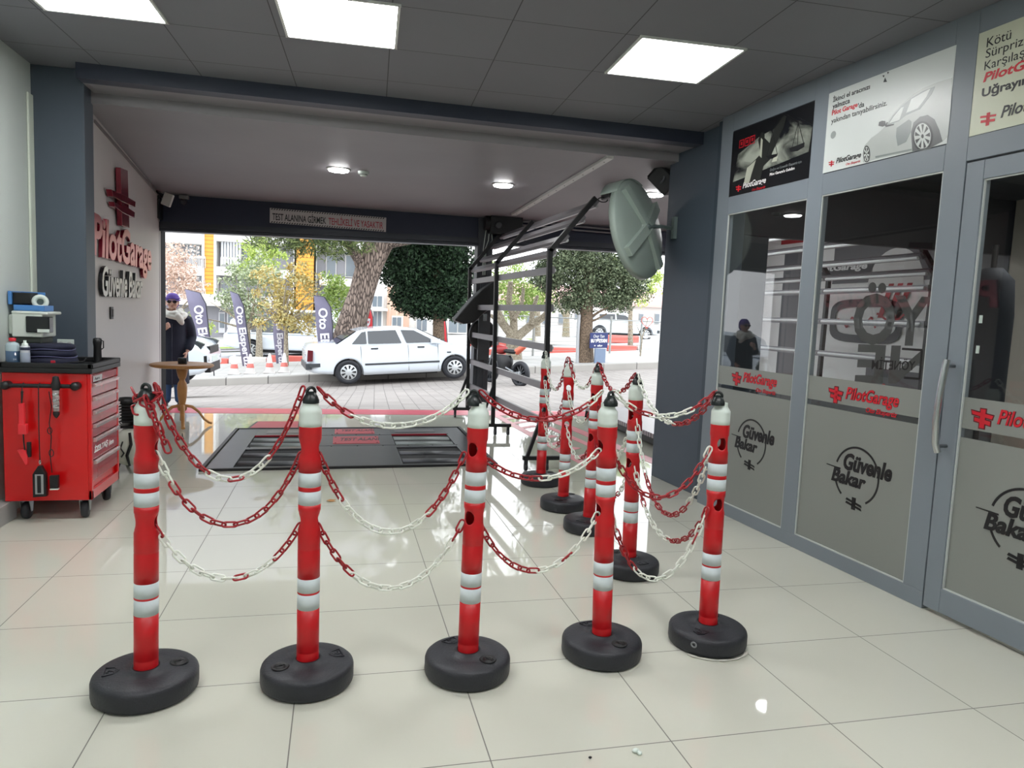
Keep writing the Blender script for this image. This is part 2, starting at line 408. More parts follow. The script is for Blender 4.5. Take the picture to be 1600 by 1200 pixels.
def pg_logo(parent, x, z, k=1.0, name='logo', col=REDINK, ghost=True, d=.0035):
    """cross emblem and two-line wordmark on the band of film; x,z = left centre of the emblem, k = length"""
    mb = MB()
    def P(pts, mi, dd, g=0.0):
        mb.prism([(x+px*k, z+py*k) for px, py in pts], dd, dd+.0008, RWF, mi)
    def cross(mi, dd, g):
        P([(.075-g, -.07-g), (.115+g, -.07-g), (.115+g, .075+g), (.075-g, .075+g)], mi, dd)
        P([(.01-g, .028-g), (.17+g, .008-g), (.18+g, .034+g), (.0-g, .054+g)], mi, dd)
        P([(.03-g, -.022-g), (.16+g, -.042-g), (.16+g, -.012+g), (.03-g, .004+g)], mi, dd)
    if ghost: cross(1, d, .009)
    cross(0, d+.001, 0)
    for gh in ((1, 0) if ghost else (0,)):
        o = .03 if gh else 0.0
        add_text(mb, 'PilotGarage', RWF, x+.215*k, z-.055*k, .60*k, .15*k, d+(0 if gh else .001), d+(.0008 if gh else .0018), bold=.012+o, shear=.25, mi=1 if gh else 0)
        add_text(mb, 'Oto Ekspertiz', RWF, x+.47*k, z-.12*k, .34*k, .058*k, d+(0 if gh else .001), d+(.0008 if gh else .0018), bold=.01+o, shear=.25, mi=1 if gh else 0)
    o = mb.build(name, [col, DARKRED], parent, recalc=False); return o
DARKRED = mat('dark_red_outline', (96, 24, 30), .45)
def slogan(parent, cx, z, r, name='slogan_badge'):
    mb = MB()
    def arc(a0, a1, n=26):
        for i in range(n):
            q0 = math.radians(a0+(a1-a0)*i/n); q1 = math.radians(a0+(a1-a0)*(i+1)/n); w = r*.035
            mb.prism([(cx+(r+s*w)*math.cos(q), z+(r+s*w)*math.sin(q)) for q, s in ((q0, -1), (q0, 1), (q1, 1), (q1, -1))], .0035, .005, RWF)
    arc(-58, 24); arc(28, 162); arc(200, 232)
    add_text(mb, 'Güvenle', RWF, cx-r*.62, z+r*.12, r*2.15, r*.62, .0035, .006, bold=.035, shear=.2)
    add_text(mb, 'Bakar', RWF, cx-r*1.15, z-r*.42, r*1.62, r*.52, .0035, .006, bold=.035, shear=.2)
    mb.prism([(cx-r*1.45, z+r*.12), (cx-r*.75, z+r*.08), (cx-r*.75, z+r*.13), (cx-r*1.45, z+r*.15)], .0035, .005, RWF)
    zz = z-r*1.02
    mb.prism([(cx-r*.09, zz-r*.2), (cx+r*.09, zz-r*.2), (cx+r*.09, zz+r*.24), (cx-r*.09, zz+r*.24)], .0035, .005, RWF)
    for dz in (.02, -.1): mb.prism([(cx-r*.38, zz+(dz+.06)*r), (cx+r*.38, zz+(dz-.06)*r), (cx+r*.34, zz+(dz+.02)*r), (cx-r*.34, zz+(dz+.14)*r)], .0035, .005, RWF)
    return mb.build(name, INK, parent, recalc=False)
def pane(name, s0, s1, z0, z1, film_top, band0, band1, logo=None, badge=None, frame_obj=None):
    g = RBOX(MB(), s0, s1, z0, z1, -.022, -.016).build(name, GL)
    struct(g)
    if frame_obj: g.parent = frame_obj
    fm = MB()
    RBOX(fm, s0-.002, s1+.002, z0, band0, -.0155, -.0150); RBOX(fm, s0-.002, s1+.002, band1, film_top, -.0155, -.0150)
    fo = fm.build('frosted_film', FILM, g)
    b = MB(); t = .006
    for a in ((s0, s0-t, z0, z1), (s1+t, s1, z0, z1), (s0, s1, z0, z0+t), (s0, s1, z1-t, z1)): RBOX(b, *a, -.014, -.004)
    b.build('window_bead', EDGE, g)
    return g, fo
DF = -.0185
G1, F1_ = pane('window_1', .188, -.633, .085, 2.152, 1.066, .905, .932)
G2, F2_ = pane('window_2', -.758, -1.585, .085, 2.152, 1.080, .905, .938)
# the marks sit on the film, 15 mm behind the frame face
RWF_keep = RWF
RWF = frame(RW(0, 0, -.018), -RU, (0, 0, 1))
def lx(px, py): return rwpx(px, py)
pg_logo(F1_, *[rwpx(1141, 589)[0], .985], k=.60)
pg_logo(F2_, *[rwpx(1292, 610)[0], .985], k=.62)
slogan(F1_, rwpx(1170, 699)[0], .57, .155); slogan(F2_, 1.198, .555, .158)
# sliding/hinged door leaf
RWF = RWF_keep
m = MB(); s0, s1, z0, z1 = -1.715, -2.60, .022, 2.165
for a in ((s0, -1.805, z0, z1), (-2.51, s1, z0, z1), (-1.805, -2.51, z0, .14), (-1.805, -2.51, 2.077, z1)): RBOX(m, *a, -.045, .004)
door = struct(m.build('door_1', FRAME, bev=.003), 'grey framed glass office door with chrome pull')
gd, fd = pane('door_glass', -1.805, -2.51, .14, 2.077, 1.075, .885, .928); gd.parent = door
del gd['kind']
RWF = frame(RW(0, 0, -.018), -RU, (0, 0, 1))
pg_logo(fd, 1.855, .985, k=.60); slogan(fd, 2.155, .555, .158)
RWF = RWF_keep
m = MB(); hs = 1.752
pth = [(hs, .80, .05), (hs-.006, .84, .062), (hs-.008, .95, .07), (hs, 1.10, .07), (hs+.004, 1.2, .062), (hs+.004, 1.245, .055)]
m.tube([RWF @ Vector(p) for p in pth], .0165, 14)
hd = m.build('door_pull', CHR, door)
m = MB()
for z in (.83, 1.215): m.cyl(RWF @ Vector((hs+.005, z, .004)), RWF @ Vector((hs+.002, z, .062)), .008, 10)
m.build('handle_bracket', STEEL, hd)
m = MB()
for z in (1.30, 1.44): RBOX(m, -1.835, -1.848, z-.018, z+.018, -.03, -.0236)
m.build('white_sticker', WHT_PL, door)
# ================================================================== CEILING FIXTURES
LED = emit('led_panel_light', (1, 1, 1), PANEL_W)
lab = ['square ceiling light panel at the upper left edge of the picture', 'square ceiling light panel, middle one of the three in a row',
       'square ceiling light panel above the glazed office front, right one of three']
def panel(x, y, rz, label):
    t = thing('ceiling_light_panel', label, 'ceiling light', (x, y, CEIL), rz, 'square ceiling light panels')
    a = .292
    MB().box((0, 0, -.004), (2*a, 2*a, .006)).build('diffuser', LED, t, world=False)
    m = MB()
    for c, d in (((0, a+.004, -.005), (.612, .014, .012)), ((0, -a-.004, -.005), (.612, .014, .012)), ((a+.004, 0, -.005), (.014, .6, .012)), ((-a-.004, 0, -.005), (.014, .6, .012))): m.box(c, d)
    m.build('frame', WHITE, t, world=False); return t
panel(-1.235, 4.09, -.045, lab[0]); panel(-.02, 4.03, -.045, lab[1]); panel(1.835, 3.96, -.045, lab[2])
for i, (x, y) in enumerate(((-1.2, 1.3), (.6, 1.3), (1.9, 1.3), (-1.0, -1.6), (1.2, -1.6), (0, -4.2))):
    panel(x, y, -.045, 'square ceiling light panel over the hall behind the viewer')
SPOT = emit('downlight_glow', (1, 1, 1), SPOT_W)
for px, py, lb in ((529, 264, 'round ceiling downlight beside the smoke detector'), (786, 288, 'round ceiling downlight near the end of the white cable channel'), (1022, 303, 'round ceiling downlight half hidden behind the pillar and mirror')):
    p = on_plane(px, py, (0, 5.65, 2.70), Vector((0, .027, 1)))
    t = thing('downlight', lb, 'ceiling light', (p.x, p.y, cz(p.y)), 0, 'round downlights')
    MB().lathe([(0, -.022), (.088, -.022), (.094, -.016), (.094, -.004), (0, -.004)], 24).build('diffuser', SPOT, t, world=False)
    MB().lathe([(.095, -.010), (.108, -.008), (.112, 0), (.095, 0), (.095, -.010)], 28).build('trim_ring', WHITE, t, world=False)
for x, y in ((3.9, 6.5), (4.6, 8.3), (4.5, 6.4), (4.4, 7.4)):  # unseen downlights, added to put more light on the bay mural
    t = thing('downlight', 'unseen round downlight added in the hidden half of the bay', 'ceiling light', (x, y, cz(y)), 0, 'round downlights')
    MB().lathe([(0, -.022), (.088, -.022), (.094, -.016), (.094, -.004), (0, -.004)], 24).build('diffuser', SPOT, t, world=False)
p = on_plane(568, 268, (0, 5.65, 2.70), Vector((0, .027, 1)))
t = thing('smoke_detector', 'small round white smoke detector on the dark ceiling', 'smoke detector', (p.x, p.y, cz(p.y)))
MB().lathe([(0, -.045), (.028, -.045), (.034, -.03), (.05, -.022), (.052, -.008), (.052, 0)], 20).build('housing', WHT_PL, t, world=False)
m = MB(); m.lathe([(.0345, -.033), (.0375, -.030), (.0375, -.026), (.0345, -.024)], 20); m.build('vent_ring', BLACKP, t, world=False)
a = on_plane(975, 230, (0, 5.65, 2.70), Vector((0, .027, 1))); b = on_plane(803, 333, (0, 5.65, 2.70), Vector((0, .027, 1)))
a.z = cz(a.y)-.016; b.z = cz(b.y)-.016; a.y = 5.69
t = thing('cable_channel', 'long white metal cable channel screwed to the dark ceiling', 'cable channel', a)
MB().bar(a, b, .062, .028).build('channel', mat('channel_white', (200, 200, 196), .4), t, bev=.003)
m = MB()
for k in range(12):
    q = a.lerp(b, (k+.5)/12); m.cyl(q+Vector((0, 0, -.017)), q+Vector((0, 0, -.0135)), .006, 8)
m.build('screw', BLACKM, t)
# ================================================================== BOLLARDS
def pole_mesh(hole_z=(.61, .868), R=.0395):
    """tube with real holes through it along local x"""
    seg = 56
    zs = [.083, .088, .118, .121, .124, .2, .283, .34, .3425, .3445, .347, .398, .45, .5015, .504, .507, .545]
    for hz in hole_z:
        zs += [hz+dz for dz in (-.036, -.030, -.024, -.018, -.012, -.006, 0, .006, .012, .018, .024, .030, .036)]
    zs += [.668, .717, .721, .729, .733, .784, .83, .945, .9455, .9475, .965, .967, .995, .997, 1.005, 1.012, 1.020, 1.026, 1.032, 1.040]
    zs = sorted(set(round(z, 4) for z in zs))
    def rad(z):
        r = R
        if .1185 < z < .1235 or .5025 < z < .5055 or .9455 < z < .9475 or .9655 < z < .9665: r -= .0012
        if z > .997: r = R-.0005
        if z > 1.003: q = min(1, (z-1.003)/.02); r = R-(R-.0275)*(1-math.cos(q*PI/2))**.6*.999
        for hz in hole_z:
            if abs(z-hz) < .036: r -= .004*math.cos((z-hz)/.036*PI/2)**.5
        return r
    def mi(z):
        if z > .9465: return 1
        for a, b in ((.283, .34), (.347, .398), (.668, .717), (.733, .784)):
            if a < z < b: return 2
        return 0
    vs = []; 
    a, b = .021, .0255   # half width / half height of hole
    grid = []
    for z in zs:
        row = []
        for k in range(seg):
            q = 2*PI*k/seg; r = rad(z)
            row.append([q, z, r])
        grid.append(row)
    def inside(q, z):
        y = math.sin(q)*.0375
        for hz in hole_z:
            if (y/a)**2+((z-hz)/b)**2 < 1: return hz
        return None
    fs = []; removed = set()
    for i in range(len(zs)-1):
        for k in range(seg):
            zc = (zs[i]+zs[i+1])/2; qc = 2*PI*(k+.5)/seg
            if inside(qc, zc) is not None: removed.add((i, k))
    used = {}
    for i in range(len(zs)-1):
        for k in range(seg):
            if (i, k) in removed:
                for c in ((i, k), (i, (k+1) % seg), (i+1, k), (i+1, (k+1) % seg)): used.setdefault(c, 0); used[c] += 1
    for (i, k), c in used.items():           # snap the rim of each hole to a clean ellipse
        if c < 4:
            q, z, r = grid[i][k]
            hz = min(hole_z, key=lambda h: abs(h-z)); y = math.sin(q)*.0375
            d = math.hypot(y/a, (z-hz)/b)
            if d > 1e-6:
                y /= d; z = hz+(z-hz)/d
                sgn = 1 if math.cos(q) > 0 else -1
                qq = math.asin(max(-1, min(1, y/.0375))); qq = qq if sgn > 0 else PI-qq
                grid[i][k] = [qq, z, r]
    idx = lambda i, k: i*seg+(k % seg)
    P = [Vector((g[2]*math.cos(g[0]), g[2]*math.sin(g[0]), g[1])) for row in grid for g in row]
    mb = MB()
    for m_i in (0, 1, 2):
        F = [(idx(i, k), idx(i, k+1), idx(i+1, k+1), idx(i+1, k)) for i in range(len(zs)-1) for k in range(seg) if (i, k) not in removed and mi((zs[i]+zs[i+1])/2) == m_i]
        ids = sorted({j for f in F for j in f}); mp = {j: n for n, j in enumerate(ids)}
        mb.add([P[j] for j in ids], [tuple(mp[j] for j in f) for f in F], m_i, True)
    mb.add([P[idx(len(zs)-1, k)] for k in range(seg)], [tuple(range(seg))], 1)
    return mb
POLE = None
def link_mesh(name, m_):
    mb = MB(); r = .0037; L = .0245; W = .0105
    pth = []
    for k in range(9): q = -PI/2+PI*k/8; pth.append((L-W+W*math.cos(q), W*math.sin(q), 0))
    for k in range(9): q = PI/2+PI*k/8; pth.append((-L+W+W*math.cos(q), W*math.sin(q), 0))
    mb.tube(pth, r, 7, closed=True)
    o = mb.build(name, m_, None); me = o.data; bpy.data.objects.remove(o); return me
LK = {'r': link_mesh('chain_link', mat('red_chain_plastic', (150, 22, 32), .35)), 'w': link_mesh('chain_link', mat('white_chain_plastic', (222, 226, 216), .4))}
LINKP = .0385
def base_mesh(R, H=.086):
    mb = MB()
    mb.lathe([(0, .004), (R-.012, .002), (R-.002, .010), (R, .020), (R, .060), (R-.003, .070), (R-.010, .077), (R-.022, .0815), (.10, .0855), (.055, .0862), (.05, .0935), (.041, .0935), (.041, .082), (0, .082)], 56)
    return mb
BPOS = [(-.633, 2.627, .008, .172), (-.086, 2.605, -.003, .165), (.504, 2.582, -.012, .163), (1.072, 2.643, -.03, .163), (1.568, 2.676, -.022, .164),
        (1.562, 3.527, -.02, .163), (1.601, 4.287, .012, .163), (1.592, 4.808, -.012, .163), (1.634, 5.543, -.01, .163)]
BLAB = ['red and white chain post with chain knotted over its top, left end of front row',
        'red and white chain post, second from the left in the front row',
        'red and white chain post in the middle of the front row, dark holes facing forward',
        'red and white chain post, fourth in the front row, just left of the corner post',
        'red and white corner chain post nearest the glazed office, with see-through holes',
        'red and white chain post directly behind the corner post in the row going back',
        'red and white chain post, third in the row going back, partly hidden',
        'red and white chain post, second to last in the row going back, without black cap',
        'red and white chain post farthest back, beside the black tube rack']
HOLE_A = [0.0, .0, math.radians(228), math.radians(10), math.radians(262), math.radians(20), math.radians(30), math.radians(250), math.radians(255)]
CAPBLK = mat('black_cap_plastic', (16, 26, 26), .35)
def cap_mesh():
    mb = MB(); mb.lathe([(.0285, 1.030), (.029, 1.041), (.024, 1.053), (.016, 1.066), (.008, 1.071), (0, 1.071)], 20)
    pth = [(.016*math.cos(q), 0, 1.069+.016*math.sin(q)) for q in [2*PI*k/16 for k in range(16)]]
    mb.tube(pth, .0058, 8, closed=True)
    return mb
proto_pole = None
for i, (x, y, lean, R) in enumerate(BPOS):
    t = thing('chain_post', BLAB[i], 'barrier post', (x, y, 0), 0, 'red and white chain barrier posts')
    bo = base_mesh(R).build('rubber_base', RUBBER, t, world=False)
    a0 = random.uniform(0, 6.28) if i not in (0, 1, 2, 3, 4) else (math.radians(15), math.radians(205), math.radians(-52), math.radians(-68), math.radians(52))[i]
    fm = MB(); Mf = Matrix.Rotation(a0, 4, 'Z') @ Matrix.Translation((R*.62, 0, .085))
    fm.lathe([(.030, -.002), (.032, .002), (.028, .0045), (.024, .001), (.018, .0005), (.018, .005), (.008, .006), (.008, .001), (0, .001)], 22, M=Mf)
    fm.box((0, 0, .0055), (.03, .006, .003), M=Mf)
    fm.build('filler_cap', BLACKP if i != 4 else INK, bo, world=False)
    tm = MB(); a1 = a0+PI*.95; Mt = Matrix.Rotation(a1, 4, 'Z') @ Matrix.Translation((R*.64, 0, .0845)) @ Matrix.Rotation(-PI/2 if i != 4 else PI/2, 4, 'Z')
    tri = [(-.03, .02), (.03, .02), (.022, -.012), (0, -.026), (-.022, -.012)]
    for k in range(5):
        p, q = tri[k], tri[(k+1) % 5]; tm.bar(Mt @ Vector((*p, .001)), Mt @ Vector((*q, .001)), .004, .004)
    add_text(tm, '2', Mt, -.010, -.013, .02, .028, 0, .003, bold=.03)
    tm.build('moulded_mark', RUBBER, bo, world=False)
    if i == 4:
        rm = MB(); rm.lathe([(.012, 0), (.0135, .002), (.012, .004), (.007, .004), (.007, 0)], 18, M=Matrix.Rotation(math.radians(222), 4, 'Z') @ Matrix.Translation((R-.001, 0, .05)) @ Matrix.Rotation(PI/2, 4, 'Y'))
        rm.build('drain_plug', mat('grey_plug', (130, 134, 136), .4), bo, world=False)
    if proto_pole is None:
        po = pole_mesh().build('post_tube', [RED_PL, WHT_PL, REFLECT], t, world=False); proto_pole = po
        sm = po.modifiers.new('wall', 'SOLIDIFY'); sm.thickness = .003; sm.offset = -1; sm.material_offset = 0
    else:
        po = proto_pole.copy(); C.objects.link(po); po.parent = t
    # lean about the foot, and the direction the holes face
    po.rotation_euler = (0, math.atan2(lean, .96), HOLE_A[i])
    if i not in (7,):
        co = cap_mesh().build('hook_cap', CAPBLK, t, world=False)
        co.rotation_euler = (0, math.atan2(lean, .96), HOLE_A[i]*0+(.6 if i % 2 else -.5))
    else:
        cm_ = MB(); cm_.tube([(-.03, 0, 1.052), (.0, 0, 1.064), (.026, 0, 1.056)], .0035, 6); cm_.tube([(0, 0, 1.03), (0, 0, 1.085)], .0016, 6)
        cm_.build('wire_tie', BLACKM, t, world=False)
def top_of(i, z, off=(0, 0)):
    x, y, lean, R = BPOS[i]
    return Vector((x+lean*z/.96+off[0], y+off[1], z))
CH = bpy.data.objects
def chain(i, j, level, zsag, colors, label, ka=None):
    """chain of links from post i to post j; level 0 cap, 1 upper hole, 2 lower hole; colours from i to j"""
    za = (1.083, .862, .604)[level]
    A = top_of(i, za); B = top_of(j, za)
    d = (B-A); d.z = 0; u = d.normalized(); off = (.026, .030, .030)[level]
    A = A+u*off; B = B-u*off
    if level: A.z -= .012; B.z -= .012
    mid = (A.z+B.z)/2; sag = mid-zsag; n = 240
    pts = []
    for k in range(n+1):
        q = k/n; h = 2*q-1
        c = (math.cosh(1.6*h)-1)/(math.cosh(1.6)-1)
        pts.append(A.lerp(B, q)+Vector((0, 0, -sag*(1-c))))
    L = [0]
    for k in range(n): L.append(L[-1]+(pts[k+1]-pts[k]).length)
    N = max(6, round(L[-1]/LINKP)); step = L[-1]/N
    def P(s):
        s = max(0, min(L[-1]-1e-6, s)); k = 0
        lo, hi = 0, n
        while hi-lo > 1:
            md = (lo+hi)//2
            if L[md] <= s: lo = md
            else: hi = md
        return pts[lo].lerp(pts[hi], (s-L[lo])/max(1e-9, L[hi]-L[lo]))
    t = thing('barrier_chain', label, 'chain', pts[n//2], 0, 'red and white plastic barrier chains')
    seq = ''.join(c*k for c, k in colors); W_ = WM[t.name].inverted()
    for k in range(N):
        a = P(k*step); b = P((k+1)*step); c = (a+b)/2; x = (b-a).normalized()
        side = Vector((-u.y, u.x, 0)); up = side.cross(x)
        roll = (PI/4 if k % 2 else -PI/4)+random.uniform(-.28, .28)+.25*math.sin(k*.35+i)
        y = side*math.cos(roll)+up*math.sin(roll)*-1; z = x.cross(y)
        Mx = Matrix.Identity(4)
        for r_ in range(3): Mx[r_][0] = x[r_]; Mx[r_][1] = y[r_]; Mx[r_][2] = z[r_]; Mx[r_][3] = c[r_]
        col = seq[min(len(seq)-1, int((k+.5)/N*len(seq)))]
        o = bpy.data.objects.new('link', LK[col]); C.objects.link(o); o.parent = t; o.matrix_local = W_ @ Mx @ Matrix.Diagonal((step/LINKP*1.04, 1, 1, 1))
    return t
r, w_ = 'r', 'w'
nm = ['left-end post', 'second post', 'middle post', 'fourth post', 'corner post', 'post behind the corner', 'third post going back', 'second to last post', 'farthest post']
def CL(lv, a, b, extra=''): return ('top chain', 'middle chain', 'lowest chain')[lv]+f' hanging between the {a} and the {b}'+extra
CHAINS = [
 (0, 1, 0, .755, [(r, 12), (w_, 3), (r, 1), (w_, 5), (r, 9)], 'top chain with a white stretch between the left-end post and the second front post'),
 (0, 1, 1, .593, [(w_, 3), (r, 19)], 'middle chain, mostly red, between the left-end post and the second front post'),
 (0, 1, 2, .398, [(r, 1), (w_, 6), (r, 1), (w_, 3), (r, 1), (w_, 4), (r, 5)], 'lowest chain, mostly white, between left-end post and second front post'),
 (1, 2, 0, .951, [(r, 5), (w_, 8), (r, 1), (w_, 4)], 'top chain, shallow and mostly white, between the second and the middle front post'),
 (1, 2, 1, .557, [(r, 5), (w_, 10), (r, 7)], 'middle chain, red ends and white bottom, between the second and middle front post'),
 (1, 2, 2, .343, [(r, 6), (w_, 12), (r, 2)], 'lowest chain, red then white, between the second and the middle front post'),
 (2, 3, 0, .975, [(r, 14), (w_, 2)], 'top chain, shallow and almost all red, between the middle and the fourth front post'),
 (2, 3, 1, .745, [(r, 8), (w_, 8)], 'middle chain, half red and half white, between the middle and the fourth front post'),
 (2, 3, 2, .378, [(r, 9), (w_, 3), (r, 1), (w_, 5)], 'lowest chain, red then white, between the middle and the fourth front post'),
 (3, 4, 0, .985, [(w_, 4), (r, 2), (w_, 5), (r, 4)], 'top chain with white links between the fourth front post and the corner post'),
 (3, 4, 1, .648, [(w_, 1), (r, 18), (w_, 1)], 'middle chain, deep and nearly all red, between the fourth front post and the corner post'),
 (3, 4, 2, .300, [(w_, 2), (r, 5), (w_, 10), (r, 1), (w_, 2), (r, 1)], 'lowest chain, mostly white, between the fourth front post and the corner post'),
 (5, 4, 0, .890, [(w_, 13), (r, 11)], 'top chain, white half and red half, between the corner post and the post behind it'),
 (5, 4, 1, .45, [(w_, 7), (r, 13), (w_, 8)], 'middle chain with a red bottom between the corner post and the post behind it'),
 (5, 4, 2, .33, [(w_, 3), (r, 2), (w_, 6), (r, 9)], 'lowest chain, white then dark red, between the corner post and the post behind it'),
 (6, 5, 0, .948, [(r, 10), (w_, 3), (r, 7)], 'top chain, mostly red, between the second and third post going back'),
 (6, 5, 1, .56, [(r, 10), (w_, 12)], 'middle chain, red and white, between the second and third post going back'),
 (6, 5, 2, .33, [(r, 14), (w_, 6)], 'lowest chain, mostly red, between the second and third post going back'),
 (7, 6, 0, .90, [(r, 4), (w_, 8), (r, 6)], 'top chain with white bottom between the third and fourth post going back'),
 (7, 6, 1, .67, [(w_, 8), (r, 4)], 'middle chain between the third and fourth post going back'),
 (7, 6, 2, .42, [(w_, 8), (r, 6)], 'lowest chain between the third and fourth post going back'),
 (8, 7, 0, .82, [(w_, 12), (r, 8)], 'top chain between the two farthest posts of the row going back'),
 (8, 7, 1, .61, [(w_, 8), (r, 10)], 'middle chain between the two farthest posts of the row going back'),
 (8, 7, 2, .38, [(r, 2), (w_, 10), (r, 6)], 'lowest chain between the two farthest posts of the row going back')]
for c_ in CHAINS: chain(*c_)
# chain end wound around the top of the left-end post
t = thing('barrier_chain', 'red chain end wound and knotted over the top of the left-end post', 'chain', top_of(0, 1.07), 0, 'red and white plastic barrier chains')
W_ = WM[t.name].inverted()
for k in range(13):
    q = k*.83; rr = .034+.006*math.sin(k*2.1)
    c = top_of(0, 1.058-.004*k+.016*math.sin(k*1.9), (rr*math.cos(q), rr*math.sin(q)))
    Mx = Matrix.Translation(c) @ Matrix.Rotation(q+PI/2+.3*math.sin(k*5), 4, 'Z') @ Matrix.Rotation(.6*math.sin(k*3.3), 4, 'Y') @ Matrix.Rotation(k*1.3, 4, 'X')
    o = bpy.data.objects.new('link', LK['r']); C.objects.link(o); o.parent = t; o.matrix_local = W_ @ Mx
for k in range(6):   # loose end down the front
    c = top_of(0, 1.03-.03*k, (.012+.012*k, -.046)); Mx = Matrix.Translation(c) @ Matrix.Rotation(1.25, 4, 'Y') @ Matrix.Rotation((k % 2)*1.3+.3, 4, 'X')
    o = bpy.data.objects.new('link', LK['r']); C.objects.link(o); o.parent = t; o.matrix_local = W_ @ Mx
# ================================================================== ROLLER BRAKE TESTER IN THE FLOOR
PLATE = mat('tester_plate_steel', (92, 94, 98), .33, metal=.75, var=.12, scale=5)
PLATE2 = mat('tester_dark_plate', (54, 56, 60), .4, metal=.6, var=.1)
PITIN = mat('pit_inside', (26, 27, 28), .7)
ROLL = mat('roller_grit', (120, 128, 124), .45, metal=.5, var=.15, scale=60)
REDPL = mat('red_sign_plate', (196, 62, 78), .4, var=.08)
q0, q1, q2, q3 = Vector((-1.075, 6.115, 0)), Vector((1.43, 6.245, 0)), Vector((1.43, 8.33, 0)), Vector((-1.06, 8.15, 0))
def PQ(u, v, z=0.0):
    p = q0.lerp(q1, u).lerp(q3.lerp(q2, u), v); return Vector((p.x, p.y, z))
t = thing('roller_brake_tester', 'flush steel roller brake tester with two pairs of roller openings set in the tiled floor', 'brake tester', PQ(.5, .5))
def pq_slab(mb, u0, u1, v0, v1, z0, z1, mi=0):
    a = [PQ(u0, v0, z0), PQ(u1, v0, z0), PQ(u1, v1, z0), PQ(u0, v1, z0)]; b = [Vector((p.x, p.y, z1)) for p in a]
    mb.add(a+b, [(0, 3, 2, 1), (4, 5, 6, 7), (0, 1, 5, 4), (1, 2, 6, 5), (2, 3, 7, 6), (3, 0, 4, 7)], mi)
m = MB()
for a in ((0, 1, 0, .012), (0, 1, .988, 1), (0, .012, 0, 1), (.988, 1, 0, 1)): pq_slab(m, *a, .001, .022)
m.build('border_frame', BLACKM, t)
m = MB()      # deck plates leaving the openings free
pq_slab(m, .018, .10, .012, .988, .001, .016); pq_slab(m, .905, .982, .012, .988, .001, .016)
pq_slab(m, .32, .66, .012, .47, .001, .016); pq_slab(m, .32, .66, .48, .76, .001, .016); pq_slab(m, .32, .66, .77, .988, .001, .016)
for u0, u1 in ((.10, .32), (.66, .905)):
    for v0, v1 in ((.012, .035), (.42, .47), (.78, .988)): pq_slab(m, u0, u1, v0, v1, .001, .016)
m.build('deck_plate', [PLATE], t, bev=.002)
m = MB()
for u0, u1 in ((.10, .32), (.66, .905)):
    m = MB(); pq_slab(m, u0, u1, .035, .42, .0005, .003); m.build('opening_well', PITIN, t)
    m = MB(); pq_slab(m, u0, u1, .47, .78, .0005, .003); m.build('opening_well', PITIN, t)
for u0, u1 in ((.105, .315), (.665, .90)):
    for v in (.13, .30, .55, .68):
        mm = MB(); mm.lathe([(.0, 0), (.085, 0), (.085, 1), (0, 1)], 28, M=frame(PQ(u0, v, 0), Vector((0, 1, 0)), Vector((0, 0, 1))) @ Matrix.Diagonal((1, .21, (PQ(u1, v)-PQ(u0, v)).length, 1)))
        # low cap of the roller that shows in the opening
        mm.build('roller', ROLL if v > .4 else PLATE2, t)
m = MB()
for u0, u1 in ((.10, .32), (.66, .905)):
    pq_slab(m, u0, u1, .765, .78, .004, .02)
m.build('red_edge_strip', mat('red_strip', (150, 20, 40), .4), t)
for (u0, u1, v0, v1) in ((.415, .60, .52, .72), (.42, .59, .80, .95)):
    mm = MB(); pq_slab(mm, u0, u1, v0, v1, .016, .019)
    s_ = mm.build('sign_plate', REDPL, t)
    o0 = PQ(u0+.03, v0+.05*0+.06, .019); Mx = frame(o0, PQ(u1, v0)-PQ(u0, v0), Vector((0, 1, 0)))
    add_text(MB(), 'DURUNUZ', Mx, 0, 0, .1, .1)
    mt = MB(); add_text(mt, 'TEST ALANI', Mx, 0, .04, .40 if u0 < .419 else .36, .16 if u0 < .419 else .10, 0, .001, bold=.02, shear=.3); mt.build('plate_lettering', INK, s_, recalc=False)
    mt = MB()
    for (uu, vv) in ((u0+.01, v0+.02), (u1-.01, v0+.02), (u0+.01, v1-.02), (u1-.01, v1-.02)): mt.cyl(PQ(uu, vv, .018), PQ(uu, vv, .022), .008, 8)
    mt.build('rivet', BLACKM, s_)
m = MB()
for k in range(9):
    for v in (.46, .775):
        m.cyl(PQ(.11+.8*k/8, v, .015), PQ(.11+.8*k/8, v, .019), .007, 8)
m.build('screw_row', BLACKM, t)
for (u0, u1) in ((.14, .30), (.68, .86)):
    mm = MB(); pq_slab(mm, u0, u1, .84, .93, .016, .0185); mm.build('sensor_cover', mat('cover_grey', (120, 118, 122), .35, metal=.5), t)
fa, fb, fc, fd_ = on_floor(386, 670), on_floor(469, 670), on_floor(470, 659), on_floor(401, 659)
t = thing('floor_hatch', 'red floor plate with a black rim just behind the roller tester', 'floor plate', (fa+fc)/2)
m = MB(); quad_on(m, [fa, fb, fc, fd_], .006, (0, 0, 1)); m.build('rim', BLACKM, t)
c_ = (fa+fb+fc+fd_)/4; m = MB(); quad_on(m, [c_+(p-c_)*.90+Vector((0, 0, .006)) for p in (fa, fb, fc, fd_)], .003, (0, 0, 1)); m.build('plate', REDPL, t)
